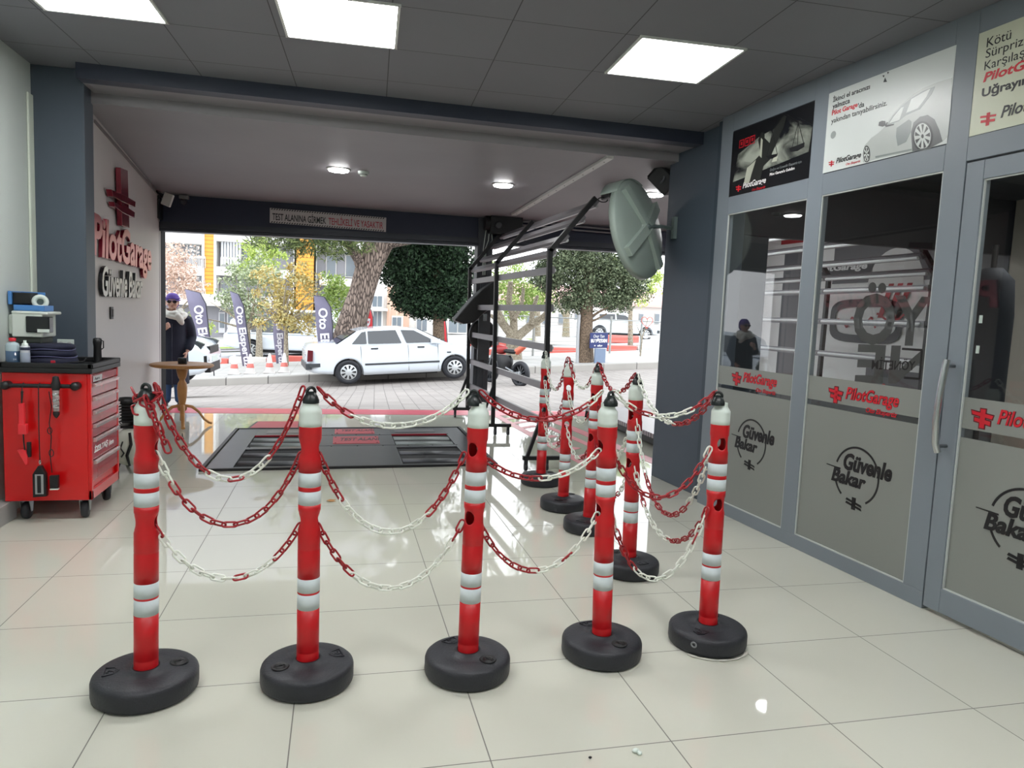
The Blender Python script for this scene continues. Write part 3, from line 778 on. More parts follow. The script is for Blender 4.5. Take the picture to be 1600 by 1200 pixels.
# red paint on the floor
PAINT = mat('red_floor_paint', (205, 88, 104), .3, var=.25, scale=6)
m = MB(); quad_on(m, [(-2.05, 9.40, .0005), (5.3, 9.40, .0005), (5.3, 9.86, .0005), (-2.05, 9.86, .0005)], .002, (0, 0, 1))
o = m.build('threshold_marking', PAINT); struct(o, 'red painted band along the garage threshold')
m = MB()
def strip(a, b, w):
    a = Vector(a); b = Vector(b); u = (b-a).normalized(); n_ = Vector((-u.y, u.x, 0))*w/2
    quad_on(m, [a-n_, b-n_, b+n_, a+n_], .002, (0, 0, 1))
for a, b, w in (((2.10, 9.40, .0005), (2.30, 5.9, .0005), .10), ((2.47, 9.40, .0005), (2.72, 6.6, .0005), .09), ((2.75, 9.3, .0005), (3.05, 6.0, .0005), .14)): strip(a, b, w)
for k in range(9):
    y = 6.2+k*.36; strip((2.27-.055*k*.4+.06, y, .0007), (2.5-.03*k*.4, y+.18, .0007), .10)
o = m.build('lane_marking', PAINT); struct(o, 'red painted lane marks leading towards the street')
# low ramp of the vehicle lift in the right bay
t = thing('lift_ramp', 'low grey vehicle lift ramp with ribbed edge beside the pillar', 'vehicle lift', (3.9, 7.8, 0))
m = MB(); m.box((3.62, 7.75, .135), (.62, 2.9, .05)); m.build('platform', mat('ramp_grey', (150, 146, 150), .35, metal=.3), t, bev=.006)
m = MB(); m.box((3.62, 7.75, .065), (.50, 2.6, .085)); m.build('lift_frame', BLACKM, t)
m = MB(); m.add([(3.31, 9.2, .16), (3.93, 9.2, .16), (3.93, 9.24, .0), (3.31, 9.24, 0), (3.31, 9.2, .10), (3.93, 9.2, .10)], [(0, 1, 2, 3), (4, 5, 2, 3), (0, 1, 5, 4), (0, 3, 4), (1, 2, 5)]); m.build('ramp_flap', PLATE2, t)
m = MB()
for k in range(46): m.bb((3.302, 6.35+k*.062, .112), (3.312, 6.375+k*.062, .16))
m.build('ribbed_edge', mat('rib_grey', (176, 172, 176), .35, metal=.4), t)
t2 = thing('lift_ramp', 'second low vehicle lift ramp by the far wall of the bay, hidden by the pillar', 'vehicle lift', (5.0, 7.8, 0))
m = MB(); m.box((4.75, 7.75, .135), (.5, 2.9, .05)); m.build('platform', G.get('x') or mat('ramp_grey', (150, 146, 150), .35, metal=.3), t2, bev=.006)
m = MB(); m.box((4.75, 7.75, .055), (.42, 2.6, .11)); m.build('lift_frame', BLACKM, t2)
# ================================================================== TUBE RACKS (vehicle inspection light tunnel)
TUBEM = mat('tube_holder_grey', (134, 132, 136), .4, metal=.2)
TUBEW = mat('tube_white', (232, 234, 236), .3)
PY = (9.2, 7.85, 6.03)
def rack(label, sx, xo, ys, dark=False):
    """sx = +1 leans towards +x, -1 towards -x"""
    t = thing('light_tube_rack', label, 'light rack', (xo(ys[1]), ys[1], 0))
    for Y in ys:
        x = xo(Y)
        P_ = [Vector((x, Y, .11)), Vector((x-.03*sx, Y, 1.93)), Vector((x+.36*sx, Y, 2.41))]
        m = MB(); m.bar(P_[0], P_[1]+Vector((0, 0, .02)), .042, .042, up=(0, 1, 0)); m.bar(P_[1], P_[2], .042, .042, up=(0, 1, 0)); m.build('upright', BLACKM, t)
        m = MB(); m.bar((x-.19, Y, .115), (x+.21, Y, .115), .04, .035); m.bar((x-.15, Y, .13), (x-.01, Y, .56), .03, .03, up=(0, 1, 0)); m.build('foot', BLACKM, t)
        for xx in (-.16, .03, .18):
            m = MB(); m.cyl((x+xx-.012, Y, .035), (x+xx+.012, Y, .035), .034, 14); m.box((x+xx, Y, .075), (.03, .03, .05)); m.build('caster', RUBBER, t)
    heights = (.42, .74, 1.09, 1.44, 1.77); sl = (.02, .30, .66, .95)
    for seg in range(2):
        a, b = ys[seg], ys[seg+1]
        for h in heights:
            xa = xo(a)-.03*sx*h/1.93; xb = xo(b)-.03*sx*h/1.93
            A = Vector((xa+.035*sx, a, h)); B = Vector((xb+.035*sx, b, h))
            m = MB(); m.bar(A, B, .03, .062); m.build('tube_holder', TUBEM, t)
            m = MB(); m.cyl(A.lerp(B, .02)+Vector((.026*sx, 0, 0)), A.lerp(B, .98)+Vector((.026*sx, 0, 0)), .016, 10); m.build('light_tube', TUBEW, t)
        for q in sl:
            A = Vector((xo(a)-.03*sx+.39*sx*q, a, 1.93+.48*q)); B = Vector((xo(b)-.03*sx+.39*sx*q, b, 1.93+.48*q))
            up = Vector((.48*sx, 0, -.39)).normalized(); A += up*.035; B += up*.035
            m = MB(); m.bar(A, B, .03, .062, up=(.39*sx, 0, .48)); m.build('tube_holder', TUBEM, t)
            m = MB(); m.cyl(A.lerp(B, .02)+up*.026, A.lerp(B, .98)+up*.026, .016, 10); m.build('light_tube', TUBEW, t)
    return t
rack('tall black rack of white light tubes with bent top, before the door openings', 1, lambda Y: 1.665+(9.2-Y)/3.17*.13, PY)
rack('matching rack of white light tubes seen through the office windows', -1, lambda Y: 5.22, (8.6, 6.95, 5.5))
# ================================================================== MIRROR, SPEAKER AND OTHER CEILING-LEVEL THINGS
MGREY = mat('mirror_back_grey', (152, 166, 158), .4, var=.03)
mc = at(1000, 358, 5.55)
ax = Vector((-.61, .76, -.20)).normalized()       # the mirror looks away, to the street
Mm = Matrix.Translation(mc) @ ax.to_track_quat('Z', 'Y').to_matrix().to_4x4()
t = thing('convex_mirror', 'round convex traffic mirror seen from its grey ribbed back, bracketed to the pillar', 'mirror', mc)
R_ = .405
m = MB(); m.lathe([(0, -.055), (.10, -.055), (.30, -.022), (R_-.01, .0), (R_, .01), (R_+.006, .05), (R_-.012, .052), (R_-.02, .03)], 56, M=Mm); m.build('housing', MGREY, t)
m = MB(); m.lathe([(0, .075), (.12, .071), (.24, .056), (R_-.015, .03), (R_-.015, .026), (0, .026)], 48, M=Mm); m.build('mirror_dome', CHR, t)
m = MB()
for k in range(4):
    q = PI/4+k*PI/2+.15; d_ = Mm.to_3x3() @ Vector((math.cos(q), math.sin(q), 0)); back = Mm.to_3x3() @ Vector((0, 0, -1))
    m.bar(mc+back*.055+d_*.03, mc+back*.012+d_*(R_-.03), .085, .075, up=back)
m.ball((0, 0, -.055), (.075, .075, .03), 12, M=Mm); m.build('rib', MGREY, t, bev=.006)
m = MB(); vis = []
for k in range(15):
    q = PI/2-.62+1.24*k/14
    for (rr, zz) in ((R_+.004, .0), (R_+.010, .0), (R_+.018, .15), (R_+.012, .15)): vis.append(Mm @ Matrix.Rotation(-.25, 4, 'Z') @ Vector((rr*math.cos(q), rr*math.sin(q), zz)))
fs = []
for k in range(14):
    for j in range(4): fs.append((k*4+j, k*4+(j+1) % 4, k*4+4+(j+1) % 4, k*4+4+j))
m.add(vis, fs+[(0, 1, 2, 3), tuple(56+j for j in range(4))], 0, True); m.build('visor', MGREY, t)
br = RW(1.10, 2.15, -.085)
m = MB(); bk = mc+(Mm.to_3x3() @ Vector((0, 0, -.07)))
m.tube([bk, bk.lerp(br, .5)+Vector((0, 0, .01)), br], .016, 8); m.bar(br+Vector((0, -.03, .09)), br+Vector((0, -.03, -.09)), .05, .03); m.ball(bk, .028, 8)
m.build('bracket', mat('bracket_grey', (110, 124, 122), .4, metal=.3), t)
sp = at(1038, 281, 5.97)
t = thing('loudspeaker', 'black wedge-shaped loudspeaker hanging near the ceiling behind the pillar', 'speaker', sp)
Ms = Matrix.Translation(sp) @ Matrix.Scale(.82, 4) @ Matrix.Rotation(-.5, 4, 'Z') @ Matrix.Rotation(.75, 4, 'Y') @ Matrix.Rotation(.25, 4, 'X')
m = MB(); m.prism([(-.14, -.10), (.14, -.14), (.14, .14), (-.14, .10)], -.10, .10, Ms); m.build('cabinet', BLACKP, t, bev=.012)
m = MB(); m.box((-.145, 0, 0), (.01, .17, .17), M=Ms); m.build('grille', mat('speaker_grille', (24, 25, 28), .7, bump=.5, bscale=300), t)
m = MB(); m.tube([Ms @ Vector((.02, -.12, -.03)), Ms @ Vector((.02, -.15, .02)), sp+Vector((.02, .0, .14)), Vector((sp.x+.02, sp.y, cz(sp.y)))], .010, 6); m.build('wall_bracket', mat('dull_metal', (90, 92, 96), .4, metal=.6), t)
# projector-like flat black unit between rack and mirror
pp = at(958, 306, 6.9)
t = thing('ceiling_projector', 'flat black unit under the ceiling between tube rack and mirror', 'projector', pp)
m = MB(); m.box(pp+Vector((.06, 0, -.005)), (.30, .24, .07)); m.build('housing', BLACKP, t, bev=.02)
m = MB(); m.tube([pp+Vector((-.10+.05*math.cos(q), .02, -.045+.022*math.sin(q))) for q in [2*PI*k/14 for k in range(14)]], .006, 6, closed=True); m.build('cable_loop', BLACKP, t)
m = MB(); m.cyl(pp+Vector((.06, 0, .03)), (pp.x+.06, pp.y, cz(pp.y)), .02, 10); m.build('mount', BLACKM, t)
# roller-door drive and cables at the middle post
mp = at(785, 352, 9.1)
t = thing('shutter_motor', 'black shutter drive box in the corner above the middle door post', 'door motor', mp)
m = MB(); m.box(mp+Vector((.05, .06, .04)), (.42, .2, .30)); m.build('box', BLACKM, t, bev=.01)
m = MB(); m.cyl(mp+Vector((-.22, .05, .02)), mp+Vector((-.12, .05, .02)), .09, 16); m.build('drum', BLACKP, t)
m = MB(); m.lathe([(.035, 0), (.045, .01), (.035, .02)], 14, M=Matrix.Translation(mp+Vector((-.06, -.05, -.01))) @ Matrix.Rotation(PI/2, 4, 'X')); m.build('dial', mat('dial_grey', (70, 74, 78), .4), t)
t = thing('cable_bundle', 'thin white cables running down the middle door post', 'cable', at(760, 380, 9.25))
for k in range(3):
    P_ = [at(764+k*3, 344, 9.22), at(759+k*5+3*math.sin(k*3), 362, 9.2), at(757+k*6, 376, 9.22), at(755+2*k, 392, 9.24), at(754+2*k, 430, 9.25)]
    m = MB(); m.tube(P_, .006, 6); m.build('cable', WHT_PL, t)
t = thing('ceiling_pipe', 'pair of grey pipes running along the top of the right door header', 'pipe', at(900, 360, 9.15))
for k in range(2):
    m = MB(); m.tube([at(765, 343+k*6, 9.2), at(840, 347+k*6, 9.2), at(905, 354+k*6, 9.2), at(1020, 364+k*5, 9.2)], .014-.003*k, 8); m.build('pipe', mat('pipe_grey', (128, 126, 128), .4), t)
# hazard banner on the header
a, b = at(421.5, 325, 9.27), at(603, 340, 9.27); c, d = at(421.5, 348, 9.27), at(603, 362.5, 9.27)
t = thing('warning_banner', 'white banner with black hazard border and Turkish warning on the dark header', 'sign', a.lerp(d, .5))
Mb = frame(c, (1, 0, (d.z-c.z)/(d.x-c.x)), (0, 0, 1)); W = d.x-c.x; H = ((a.z-c.z)+(b.z-d.z))/2
m = MB(); m.prism([(0, 0), (W, 0), (W, H), (0, H)], 0, .006, Mb); bo = m.build('banner', mat('banner_white', (196, 190, 190), .5), t)
m = MB()
for k in range(46):
    x = .012+k*(W-.03)/46
    for y0, y1 in ((.002, .020), (H-.020, H-.002)): m.prism([(x, y0), (x+.014, y0), (x+.026, y1), (x+.012, y1)], .006, .007, Mb)
m.build('hazard_stripes', INK, bo)
m = MB(); add_text(m, 'TEST ALANINA GİRMEK', Mb, .03, .035, W*.475-.03, H*.62, .006, .0075, bold=.018); m.build('lettering', INK, bo, recalc=False)
m = MB(); add_text(m, 'TEHLİKELİ VE YASAKTIR', Mb, W*.495, .035, W*.485-.01, H*.62, .006, .0075, bold=.012); m.build('lettering', mat('faded_red', (176, 60, 74), .5), bo, recalc=False)
# flood lamp and small camera above the left opening
fp = at(262, 312, 8.75)
t = thing('flood_lamp', 'small white flood lamp tilted in the corner above the left opening', 'lamp', fp)
Ml = Matrix.Translation(fp) @ Matrix.Rotation(-.25, 4, 'Z') @ Matrix.Rotation(.35, 4, 'Y')
m = MB(); m.box((0, 0, 0), (.10, .045, .14), M=Ml); m.build('housing', mat('lamp_case_white', (196, 196, 192), .4), t, bev=.008)
m = MB(); m.tube([fp+Vector((-.06, .03, .02)), fp+Vector((-.12, .05, .09)), fp+Vector((-.12, .18, .1))], .012, 6); m.build('arm', BLACKM, t)
m = MB(); m.bb((-2.12, 9.1, 2.30), (-2.02, 9.29, 2.6)); struct(m.build('trim_14', BLACKM))
cp = at(287, 312, 9.2)
t = thing('dome_camera', 'clear dome camera at the top left of the door header', 'camera', cp)
MB().ball(cp+Vector((0, .0, -.02)), .045, 10).build('dome', glass_mat('dome_plastic', (.75, .75, .75), 1.5), t)
MB().box(cp+Vector((0, .02, .03)), (.10, .08, .04)).build('base', mat('cam_grey', (120, 120, 120), .4), t, bev=.005)
# black hood and drum behind the rack
hp = at(742, 470, 9.0)
t = thing('equipment_hood', 'black angular hood sticking out behind the left end of the tube rack', 'hood', hp)
Mh = frame(at(742, 470, 8.95), (1, 0, 0), (0, 0, 1))
def hpx(x, y): p = at(x, y, 8.95); return (p.x-hp.x*0-at(742, 470, 8.95).x, p.z-at(742, 470, 8.95).z)
m = MB(); m.prism([hpx(*p) for p in ((707, 500), (722, 482), (736, 466), (752, 452), (776, 436), (776, 470), (766, 480), (752, 490), (738, 504), (722, 506))], -.14, .14, Mh); m.build('hood', BLACKP, t, bev=.02)
m = MB(); m.cyl(at(752, 470, 9.0), at(752, 470, 9.28), .03, 8); m.build('arm', BLACKM, t)
t = thing('hose_drum', 'black round drum fixed to the middle door post behind the rack', 'drum', at(752, 523, 9.15))
m = MB(); dc = at(753, 523, 9.15); m.lathe([(0, -.06), (.14, -.06), (.17, -.05), (.17, .05), (.14, .06), (0, .06)], 36, M=Matrix.Translation(dc) @ Matrix.Rotation(PI/2, 4, 'X') @ Matrix.Diagonal((1.02, 1.2, 1, 1))); m.build('drum', BLACKP, t)
m = MB(); m.bb((dc.x-.07, 9.03, dc.z-.32), (dc.x+.08, 9.085, dc.z+.33)); m.build('front_plate', mat('front_plate_grey', (66, 68, 72), .4), t, bev=.004)
m = MB(); m.bb((dc.x-.02, 9.015, dc.z+.18), (dc.x+.03, 9.03, dc.z+.27)); m.build('latch', CHR, t)
# ================================================================== LOGO WALL
RLET = mat('red_acrylic', (124, 22, 42), .18, metal=.35, spec=.8)
t = thing('wall_emblem', 'dark red raised cross emblem with slanted wings on the pale wall', 'emblem', LP0+Vector((0, 0, 2.2)))
def LPoly(pts): return [lwpx(140+x/5, 240+y/5) for x, y in pts]
m = MB()
for pts in ([(190, 105), (248, 128), (255, 360), (262, 578), (203, 560), (195, 330)], [(112, 275), (160, 300), (215, 318), (308, 372), (306, 415), (200, 370), (122, 330)],
            [(132, 372), (170, 395), (232, 408), (303, 455), (300, 500), (200, 455), (140, 410)]):
    m.prism(LPoly(pts), .012, .05 if pts[0][0] == 190 else .054, LWF)
m.build('emblem', RLET, t, bev=.002)
t = thing('wall_lettering', 'large raised red and mirrored name lettering on the pale wall beside the pillar', 'lettering', LP0+Vector((0, 0, 1.8)))
m = MB(); x0 = -.885; add_text(m, 'PilotGarage', LWF, x0, 1.575, 1.80-x0, .40, .006, .030, bold=.035, shear=.12)
m.build('letters', RLET, t, recalc=False)
m = MB(); add_text(m, 'PilotGarage', LWF, x0, 1.575, 1.80-x0, .40, .0305, .033, bold=.026, shear=.12); m.build('mirror_faces', mat('red_mirror_face', (214, 130, 136), .28, metal=.8), t, recalc=False)
t = thing('wall_lettering', 'smaller raised black slogan letters with mirrored faces below the red name', 'lettering', LP0+Vector((0, 0, 1.5)))
for nm_, x_, w_l in (('Güvenle', -.60, 1.0), ('Bakar', .48, .74)):
    m = MB(); add_text(m, nm_, LWF, x_, 1.375, w_l, .235, .006, .030, bold=.03, shear=.2); m.build('letters', INK, t, recalc=False)
    m = MB(); add_text(m, nm_, LWF, x_, 1.375, w_l, .235, .0305, .033, bold=.016, shear=.2); m.build('mirror_faces', mat('silver_mirror_face', (206, 206, 206), .30, metal=.85), t, recalc=False)
sx_, sz_ = lwpx(173, 489)
t = thing('light_switch', 'small dark switch plate on the pale wall below the slogan letters', 'switch', LWF @ Vector((sx_, sz_, 0)))
m = MB(); m.prism([(sx_-.05, sz_-.05), (sx_+.05, sz_-.05), (sx_+.05, sz_+.05), (sx_-.05, sz_+.05)], 0, .012, LWF); m.build('plate', BLACKP, t, bev=.003)
m = MB(); m.prism([(sx_+.0, sz_-.03), (sx_+.03, sz_-.03), (sx_+.03, sz_+.03), (sx_+.0, sz_+.03)], .012, .018, LWF); m.build('rocker', mat('rocker_grey', (88, 84, 84), .4), t)
# ================================================================== TOOL CABINET
TRED = mat('cabinet_red', (204, 12, 16), .28, coat=.3, var=.03)
TRED2 = mat('drawer_red', (170, 30, 48), .22, coat=.5, var=.05)
DRW = mat('drawer_pull_silver', (206, 190, 190), .2, metal=.6)
X0, X1, Y0, Y1, ZB, ZT = -1.925, -1.452, 4.80, 5.365, .125, .905
t = thing('tool_cabinet', 'red rolling tool cabinet with black top tray by the left wall', 'tool cabinet', ((X0+X1)/2, (Y0+Y1)/2, 0))
m = MB(); m.bb((X0, Y0, ZB), (X1-.02, Y1, ZT)); m.bb((X1-.02, Y0, ZB), (X1, Y0+.028, ZT)); m.bb((X1-.02, Y1-.028, ZB), (X1, Y1, ZT)); m.bb((X1-.02, Y0, ZB), (X1, Y1, ZB+.06)); m.build('body', TRED, t, bev=.004)
m = MB(); m.bb((X0-.012, Y0-.015, ZT), (X1+.012, Y1+.012, ZT+.03))
for a in ((X0-.012, Y0-.015, X1+.012, Y0+.012), (X0-.012, Y1-.015, X1+.012, Y1+.012), (X1-.015, Y0-.015, X1+.012, Y1+.012), (X0-.012, Y0-.015, X0+.012, Y1+.012)): m.bb((a[0], a[1], ZT+.03), (a[2], a[3], ZT+.06))
m.build('top_tray', BLACKP, t, bev=.005)
zz = [.855, .77, .685, .60, .515, .37, .20]
hgt = [.055, .07, .07, .07, .07, .13, .155]
z = ZT-.012
for k, h in enumerate((.05, .085, .085, .085, .085, .14, .13)):
    mm = MB(); mm.bb((X1-.019, Y0+.032, z-h+.006), (X1-.002, Y1-.032, z)); dr = mm.build('drawer', TRED2, t, bev=.002)
    if k: mm = MB(); mm.prism([(0, -.026), (.022, -.020), (.024, -.004), (.008, 0), (0, 0)], 0, Y1-Y0-.08, frame((X1-.003, Y1-.04, z), (1, 0, 0), (0, 0, 1))); mm.build('pull', DRW, dr)
    z -= h
mm = MB(); Mt = frame((X1+.0005, Y0+.05, .40), (0, 1, 0), (0, 0, 1)); add_text(mm, 'İZELTAŞ', Mt, .0, .0, .27, .055, -.001, .0012, bold=.03, shear=.2); add_text(mm, 'Aero', Mt, .29, .0, .10, .035, -.001, .0012, bold=.01, shear=.2); mm.build('brand_lettering', WHITEINK, t, recalc=False)
mm = MB(); Mt = frame((X1+.0005, Y0+.045, .868), (0, 1, 0), (0, 0, 1)); mm.prism([(0, -.018), (.17, -.018), (.17, .018), (0, .018)], -.001, .001, Mt); st = mm.build('brand_sticker', mat('sticker_grey', (190, 186, 188), .3), t)
mm = MB(); add_text(mm, 'Aero', Mt, .02, -.009, .10, .018, .001, .0018, bold=.03, shear=.2); mm.build('sticker_lettering', INK, st, recalc=False)
for cx_, cy_, a_ in ((X0+.09, Y0+.07, 0), (X1-.06, Y0+.07, .1), (X1-.06, Y1-.08, .5), (X0+.09, Y1-.08, 0)):
    Mc = Matrix.Translation((cx_, cy_, 0)) @ Matrix.Rotation(a_, 4, 'Z')
    mm = MB(); mm.lathe([(0, -.018), (.048, -.018), (.052, -.01), (.052, .01), (.048, .018), (0, .018)], 24, M=Mc @ Matrix.Translation((0, 0, .052)) @ Matrix.Rotation(PI/2, 4, 'Y')); w_o = mm.build('caster', RUBBER, t)
    mm = MB()
    for sx in (-1, 1): mm.prism([(-.012, .045), (.012, .045), (.035, .122), (-.035, .122)], -.002, .002, Mc @ Matrix.Translation((sx*.026, 0, 0)) @ frame((0, 0, 0), (0, 1, 0), (0, 0, 1)))
    mm.box((0, 0, .121), (.075, .085, .006), M=Mc); mm.build('fork', STEEL, w_o)
mm = MB(); zr = .832; yr = Y0-.045
mm.cyl((X0+.03, yr, zr), (X1-.07, yr, zr), .0125, 14); mm.build('push_rail', BLACKP, t)
mm = MB()
for x in (X0+.035, X1-.072): mm.cyl((x, yr-.002, zr), (x, Y0+.0, zr), .024, 14); mm.ball((x, yr, zr), .026, 10)
mm.build('rail_mount', BLACKP, t)
# things hanging from the rail
def hang(name, label, cat, x, parts):
    tt = thing(name, label, cat, (x, yr, zr))
    for nm_, mb_, mt_ in parts: mb_.build(nm_, mt_, tt, bev=.002)
LRED = mat('light_red_plastic', (226, 48, 58), .3)
def hook(x): m = MB(); m.tube([(x, yr+.012, zr-.012), (x, yr+.016, zr+.008), (x, yr, zr+.017), (x, yr-.018, zr+.004), (x, yr-.020, zr-.03)], .003, 6); return m
x = -1.795
b1 = MB(); b1.tube([(x, yr-.02, zr-.03), (x-.003, yr-.02, zr-.10)], [.008, .004], 8)
b2 = MB(); b2.box((x-.004, yr-.018, zr-.165), (.028, .024, .125)); b2.box((x, yr-.018, zr-.255), (.044, .03, .06))
b3 = MB(); b3.tube([(x, yr-.018, zr-.28), (x+.003, yr-.02, zr-.34), (x+.008, yr-.02, zr-.40), (x+.012, yr-.02, zr-.44)], .0045, 6)
b4 = MB(); b4.prism([(-.03, .04), (-.012, 0), (.012, -.05), (.022, -.045), (.022, .0), (.012, .04)], -.012, .012, frame((x, yr-.018, zr-.42), (1, 0, 0), (0, 0, 1)))
b5 = MB(); b5.box((x+.026, yr-.01, zr-.38), (.020, .02, .09))
hang('work_lamp', 'red hand lamp hanging from the cabinet rail, leftmost of the hung tools', 'lamp', x, [('hook', hook(x), BLACKM), ('strap', b1, BLACKP), ('body', b2, LRED), ('cable', b3, BLACKP), ('clamp', b4, LRED), ('battery', b5, BLACKP)])
x = -1.71
b1 = MB(); b1.tube([(x, yr-.02, zr-.03), (x-.002, yr-.02, zr-.25), (x, yr-.02, zr-.455)], .0035, 6)
b2 = MB(); b2.tube([(x+.004*math.cos(q), yr-.02, zr-.455-.012*math.sin(q)) for q in [PI*2*k/10 for k in range(10)]], .003, 6, closed=True)
b3 = MB(); b3.prism([(-.036, -.19), (.036, -.185), (.034, -.05), (.01, .0), (-.006, .0), (-.036, -.05)], -.016, .016, frame((x, yr-.02, zr-.475), (1, 0, 0), (0, 0, 1)))
b4 = MB(); b4.box((x, yr-.037, zr-.585), (.045, .004, .12)); b5 = MB(); b5.box((x, yr-.0405, zr-.585), (.02, .004, .105))
hang('inspection_lamp', 'black and grey handheld device on a long cord at the cabinet side', 'lamp', x, [('hook', hook(x), BLACKM), ('cord', b1, BLACKP), ('ring', b2, CHR), ('case', b3, BLACKP), ('face', b4, mat('device_silver', (170, 172, 174), .3, metal=.5)), ('screen', b5, INK)])
x = -1.655
b1 = MB(); b1.tube([(x, yr-.02, zr-.03), (x+.012, yr-.02, zr-.12), (x-.002, yr-.02, zr-.22), (x+.008, yr-.02, zr-.30), (x, yr-.02, zr-.42), (x+.008, yr-.02, zr-.52)], .0032, 6)
b2 = MB(); b2.tube([(x+.012*math.cos(q), yr-.02, zr-.265-.020*math.sin(q)) for q in [PI*2*k/12 for k in range(12)]], .003, 6, closed=True); b2.tube([(x+.006+.012*math.cos(q), yr-.02, zr-.40-.022*math.sin(q)) for q in [PI*2*k/12 for k in range(12)]], .003, 6, closed=True)
b3 = MB(); b3.box((x+.018, yr-.012, zr-.575), (.045, .03, .075)); b4 = MB(); b4.box((x+.018, yr-.015, zr-.62), (.045, .026, .008))
hang('power_adapter', 'black plug-in adapter hanging on its looped cord at the cabinet side', 'adapter', x, [('cord', b1, BLACKP), ('loop', b2, BLACKP), ('adapter', b3, BLACKP), ('label_strip', b4, WHT_PL)])
x = -1.615
b1 = MB(); b1.lathe([(.020, zr-.02), (.026, zr+.015), (.019, zr+.035), (.016, zr+.06), (0, zr+.065)], 14, c=(x, yr-.03, 0))
b2 = MB(); b2.lathe([(.0, zr-.15), (.017, zr-.145), (.0185, zr-.10), (.0185, zr-.02), (0, zr-.02)], 14, c=(x, yr-.03, 0))
b3 = MB()
for k in range(3): b3.lathe([(.0195, zr-.055-k*.035), (.0205, zr-.052-k*.035), (.0205, zr-.042-k*.035), (.0195, zr-.039-k*.035)], 14, c=(x, yr-.03, 0))
b4 = MB(); b4.lathe([(0, zr-.19), (.010, zr-.18), (.018, zr-.165), (.018, zr-.15), (0, zr-.15)], 14, c=(x, yr-.03, 0))
hang('torch', 'slim clear and black torch hanging at the right end of the cabinet rail', 'torch', x, [('head', b1, BLACKP), ('lens_tube', b2, mat('clear_tube', (150, 140, 140), .15, spec=.8)), ('ring', b3, CHR), ('tail', b4, BLACKP)])
# things on the cabinet
zt = ZT+.03
bx, by = at(20, 560, 4.875).x, 4.875
t = thing('coolant_bottle', 'clear bottle of blue fluid with a red cap on the tool cabinet', 'bottle', (bx, by, zt))
m = MB(); m.lathe([(0, 0), (.036, 0), (.038, .01), (.038, .092), (0, .092)], 20, sy=.7); m.build('fluid', mat('blue_fluid', (58, 84, 112), .15, spec=.7), t, world=False)
m = MB(); m.lathe([(.038, .0921), (.038, .125), (.030, .14), (.016, .145), (.016, .152), (0, .152)], 20, sy=.7); m.build('shoulder', mat('clear_plastic', (168, 186, 192), .2), t, world=False)
m = MB(); m.lathe([(.018, .151), (.019, .170), (0, .171)], 14); m.build('cap', mat('cap_red', (196, 28, 44), .4), t, world=False)
t = thing('spray_can', 'white aerosol spray can standing beside the blue fluid bottle', 'spray can', (at(39.5, 560, 4.855).x, 4.855, zt))
m = MB(); m.lathe([(0, 0), (.0245, 0), (.0255, .004), (.0255, .118), (.022, .126), (0, .127)], 20); m.build('can', mat('can_white', (196, 200, 206), .25, metal=.2), t, world=False)
m = MB(); m.lathe([(.0262, .10), (.0262, .117), (.0255, .118)], 20); m.build('band', NAVY, t, world=False)
m = MB(); m.lathe([(.018, .126), (.016, .14), (.008, .145), (.008, .158), (0, .158)], 14); m.build('nozzle_cap', WHT_PL, t, world=False)
m = MB(); m.lathe([(.0258, .02), (.0262, .021), (.0262, .085), (.0258, .086)], 20); m.build('label', mat('can_label', (150, 160, 176), .4), t, world=False)
t = thing('tool_bag', 'folded dark navy bag with lighter piping lying on the tool cabinet', 'bag', (at(84, 560, 5.02).x-.01, 5.02, zt))
BAG = mat('navy_cloth', (22, 26, 50), .8, var=.2, bump=.3, bscale=30)
m = MB()
for k, (w, z0_, z1_) in enumerate(((.27, .0, .055), (.25, .057, .10), (.235, .102, .135))):
    m.loft([((0, .0, z0_), w/2, .10), ((0, 0, z0_+.006), w/2+.008, .108), ((0, 0, (z0_+z1_)/2), w/2+.012, .112), ((.0, 0, z1_-.004), w/2+.004, .105), ((0, 0, z1_), w/2-.01, .09)], 28)
m.build('folded_body', BAG, t, world=False)
m = MB()
for z_, w in ((.056, .265), (.101, .245)): m.tube([((w/2+.006)*math.cos(q), .108*math.sin(q), z_+.004*math.sin(3*q)) for q in [2*PI*k/40 for k in range(40)]], .0028, 6, closed=True)
m.build('piping', mat('piping_violet', (92, 92, 130), .6), t, world=False)
m = MB(); m.tube([(.10, -.10, .02), (.15, -.13, .03), (.21, -.10, .035), (.20, -.03, .05)], .004, 6); m.build('strap', BLACKP, t, world=False)
m = MB(); m.box((.045, -.115, .02), (.026, .012, .035)); m.build('pull_tab', mat('tab_red', (176, 30, 50), .4), t, world=False, bev=.004)
t = thing('walkie_talkie', 'black upright handset standing at the back corner of the tool cabinet', 'handset', (-1.55, 5.27, zt))
m = MB(); m.loft([((0, 0, 0), .026, .02), ((0, 0, .11), .024, .018), ((0, 0, .135), .028, .022), ((0, 0, .16), .026, .02), ((0, 0, .165), .014, .012)], 16); m.build('body', BLACKP, t, world=False)
m = MB(); m.tube([(.022, 0, .15), (.036, 0, .145), (.036, 0, .10), (.024, 0, .09)], .004, 6); m.build('clip', BLACKM, t, world=False)
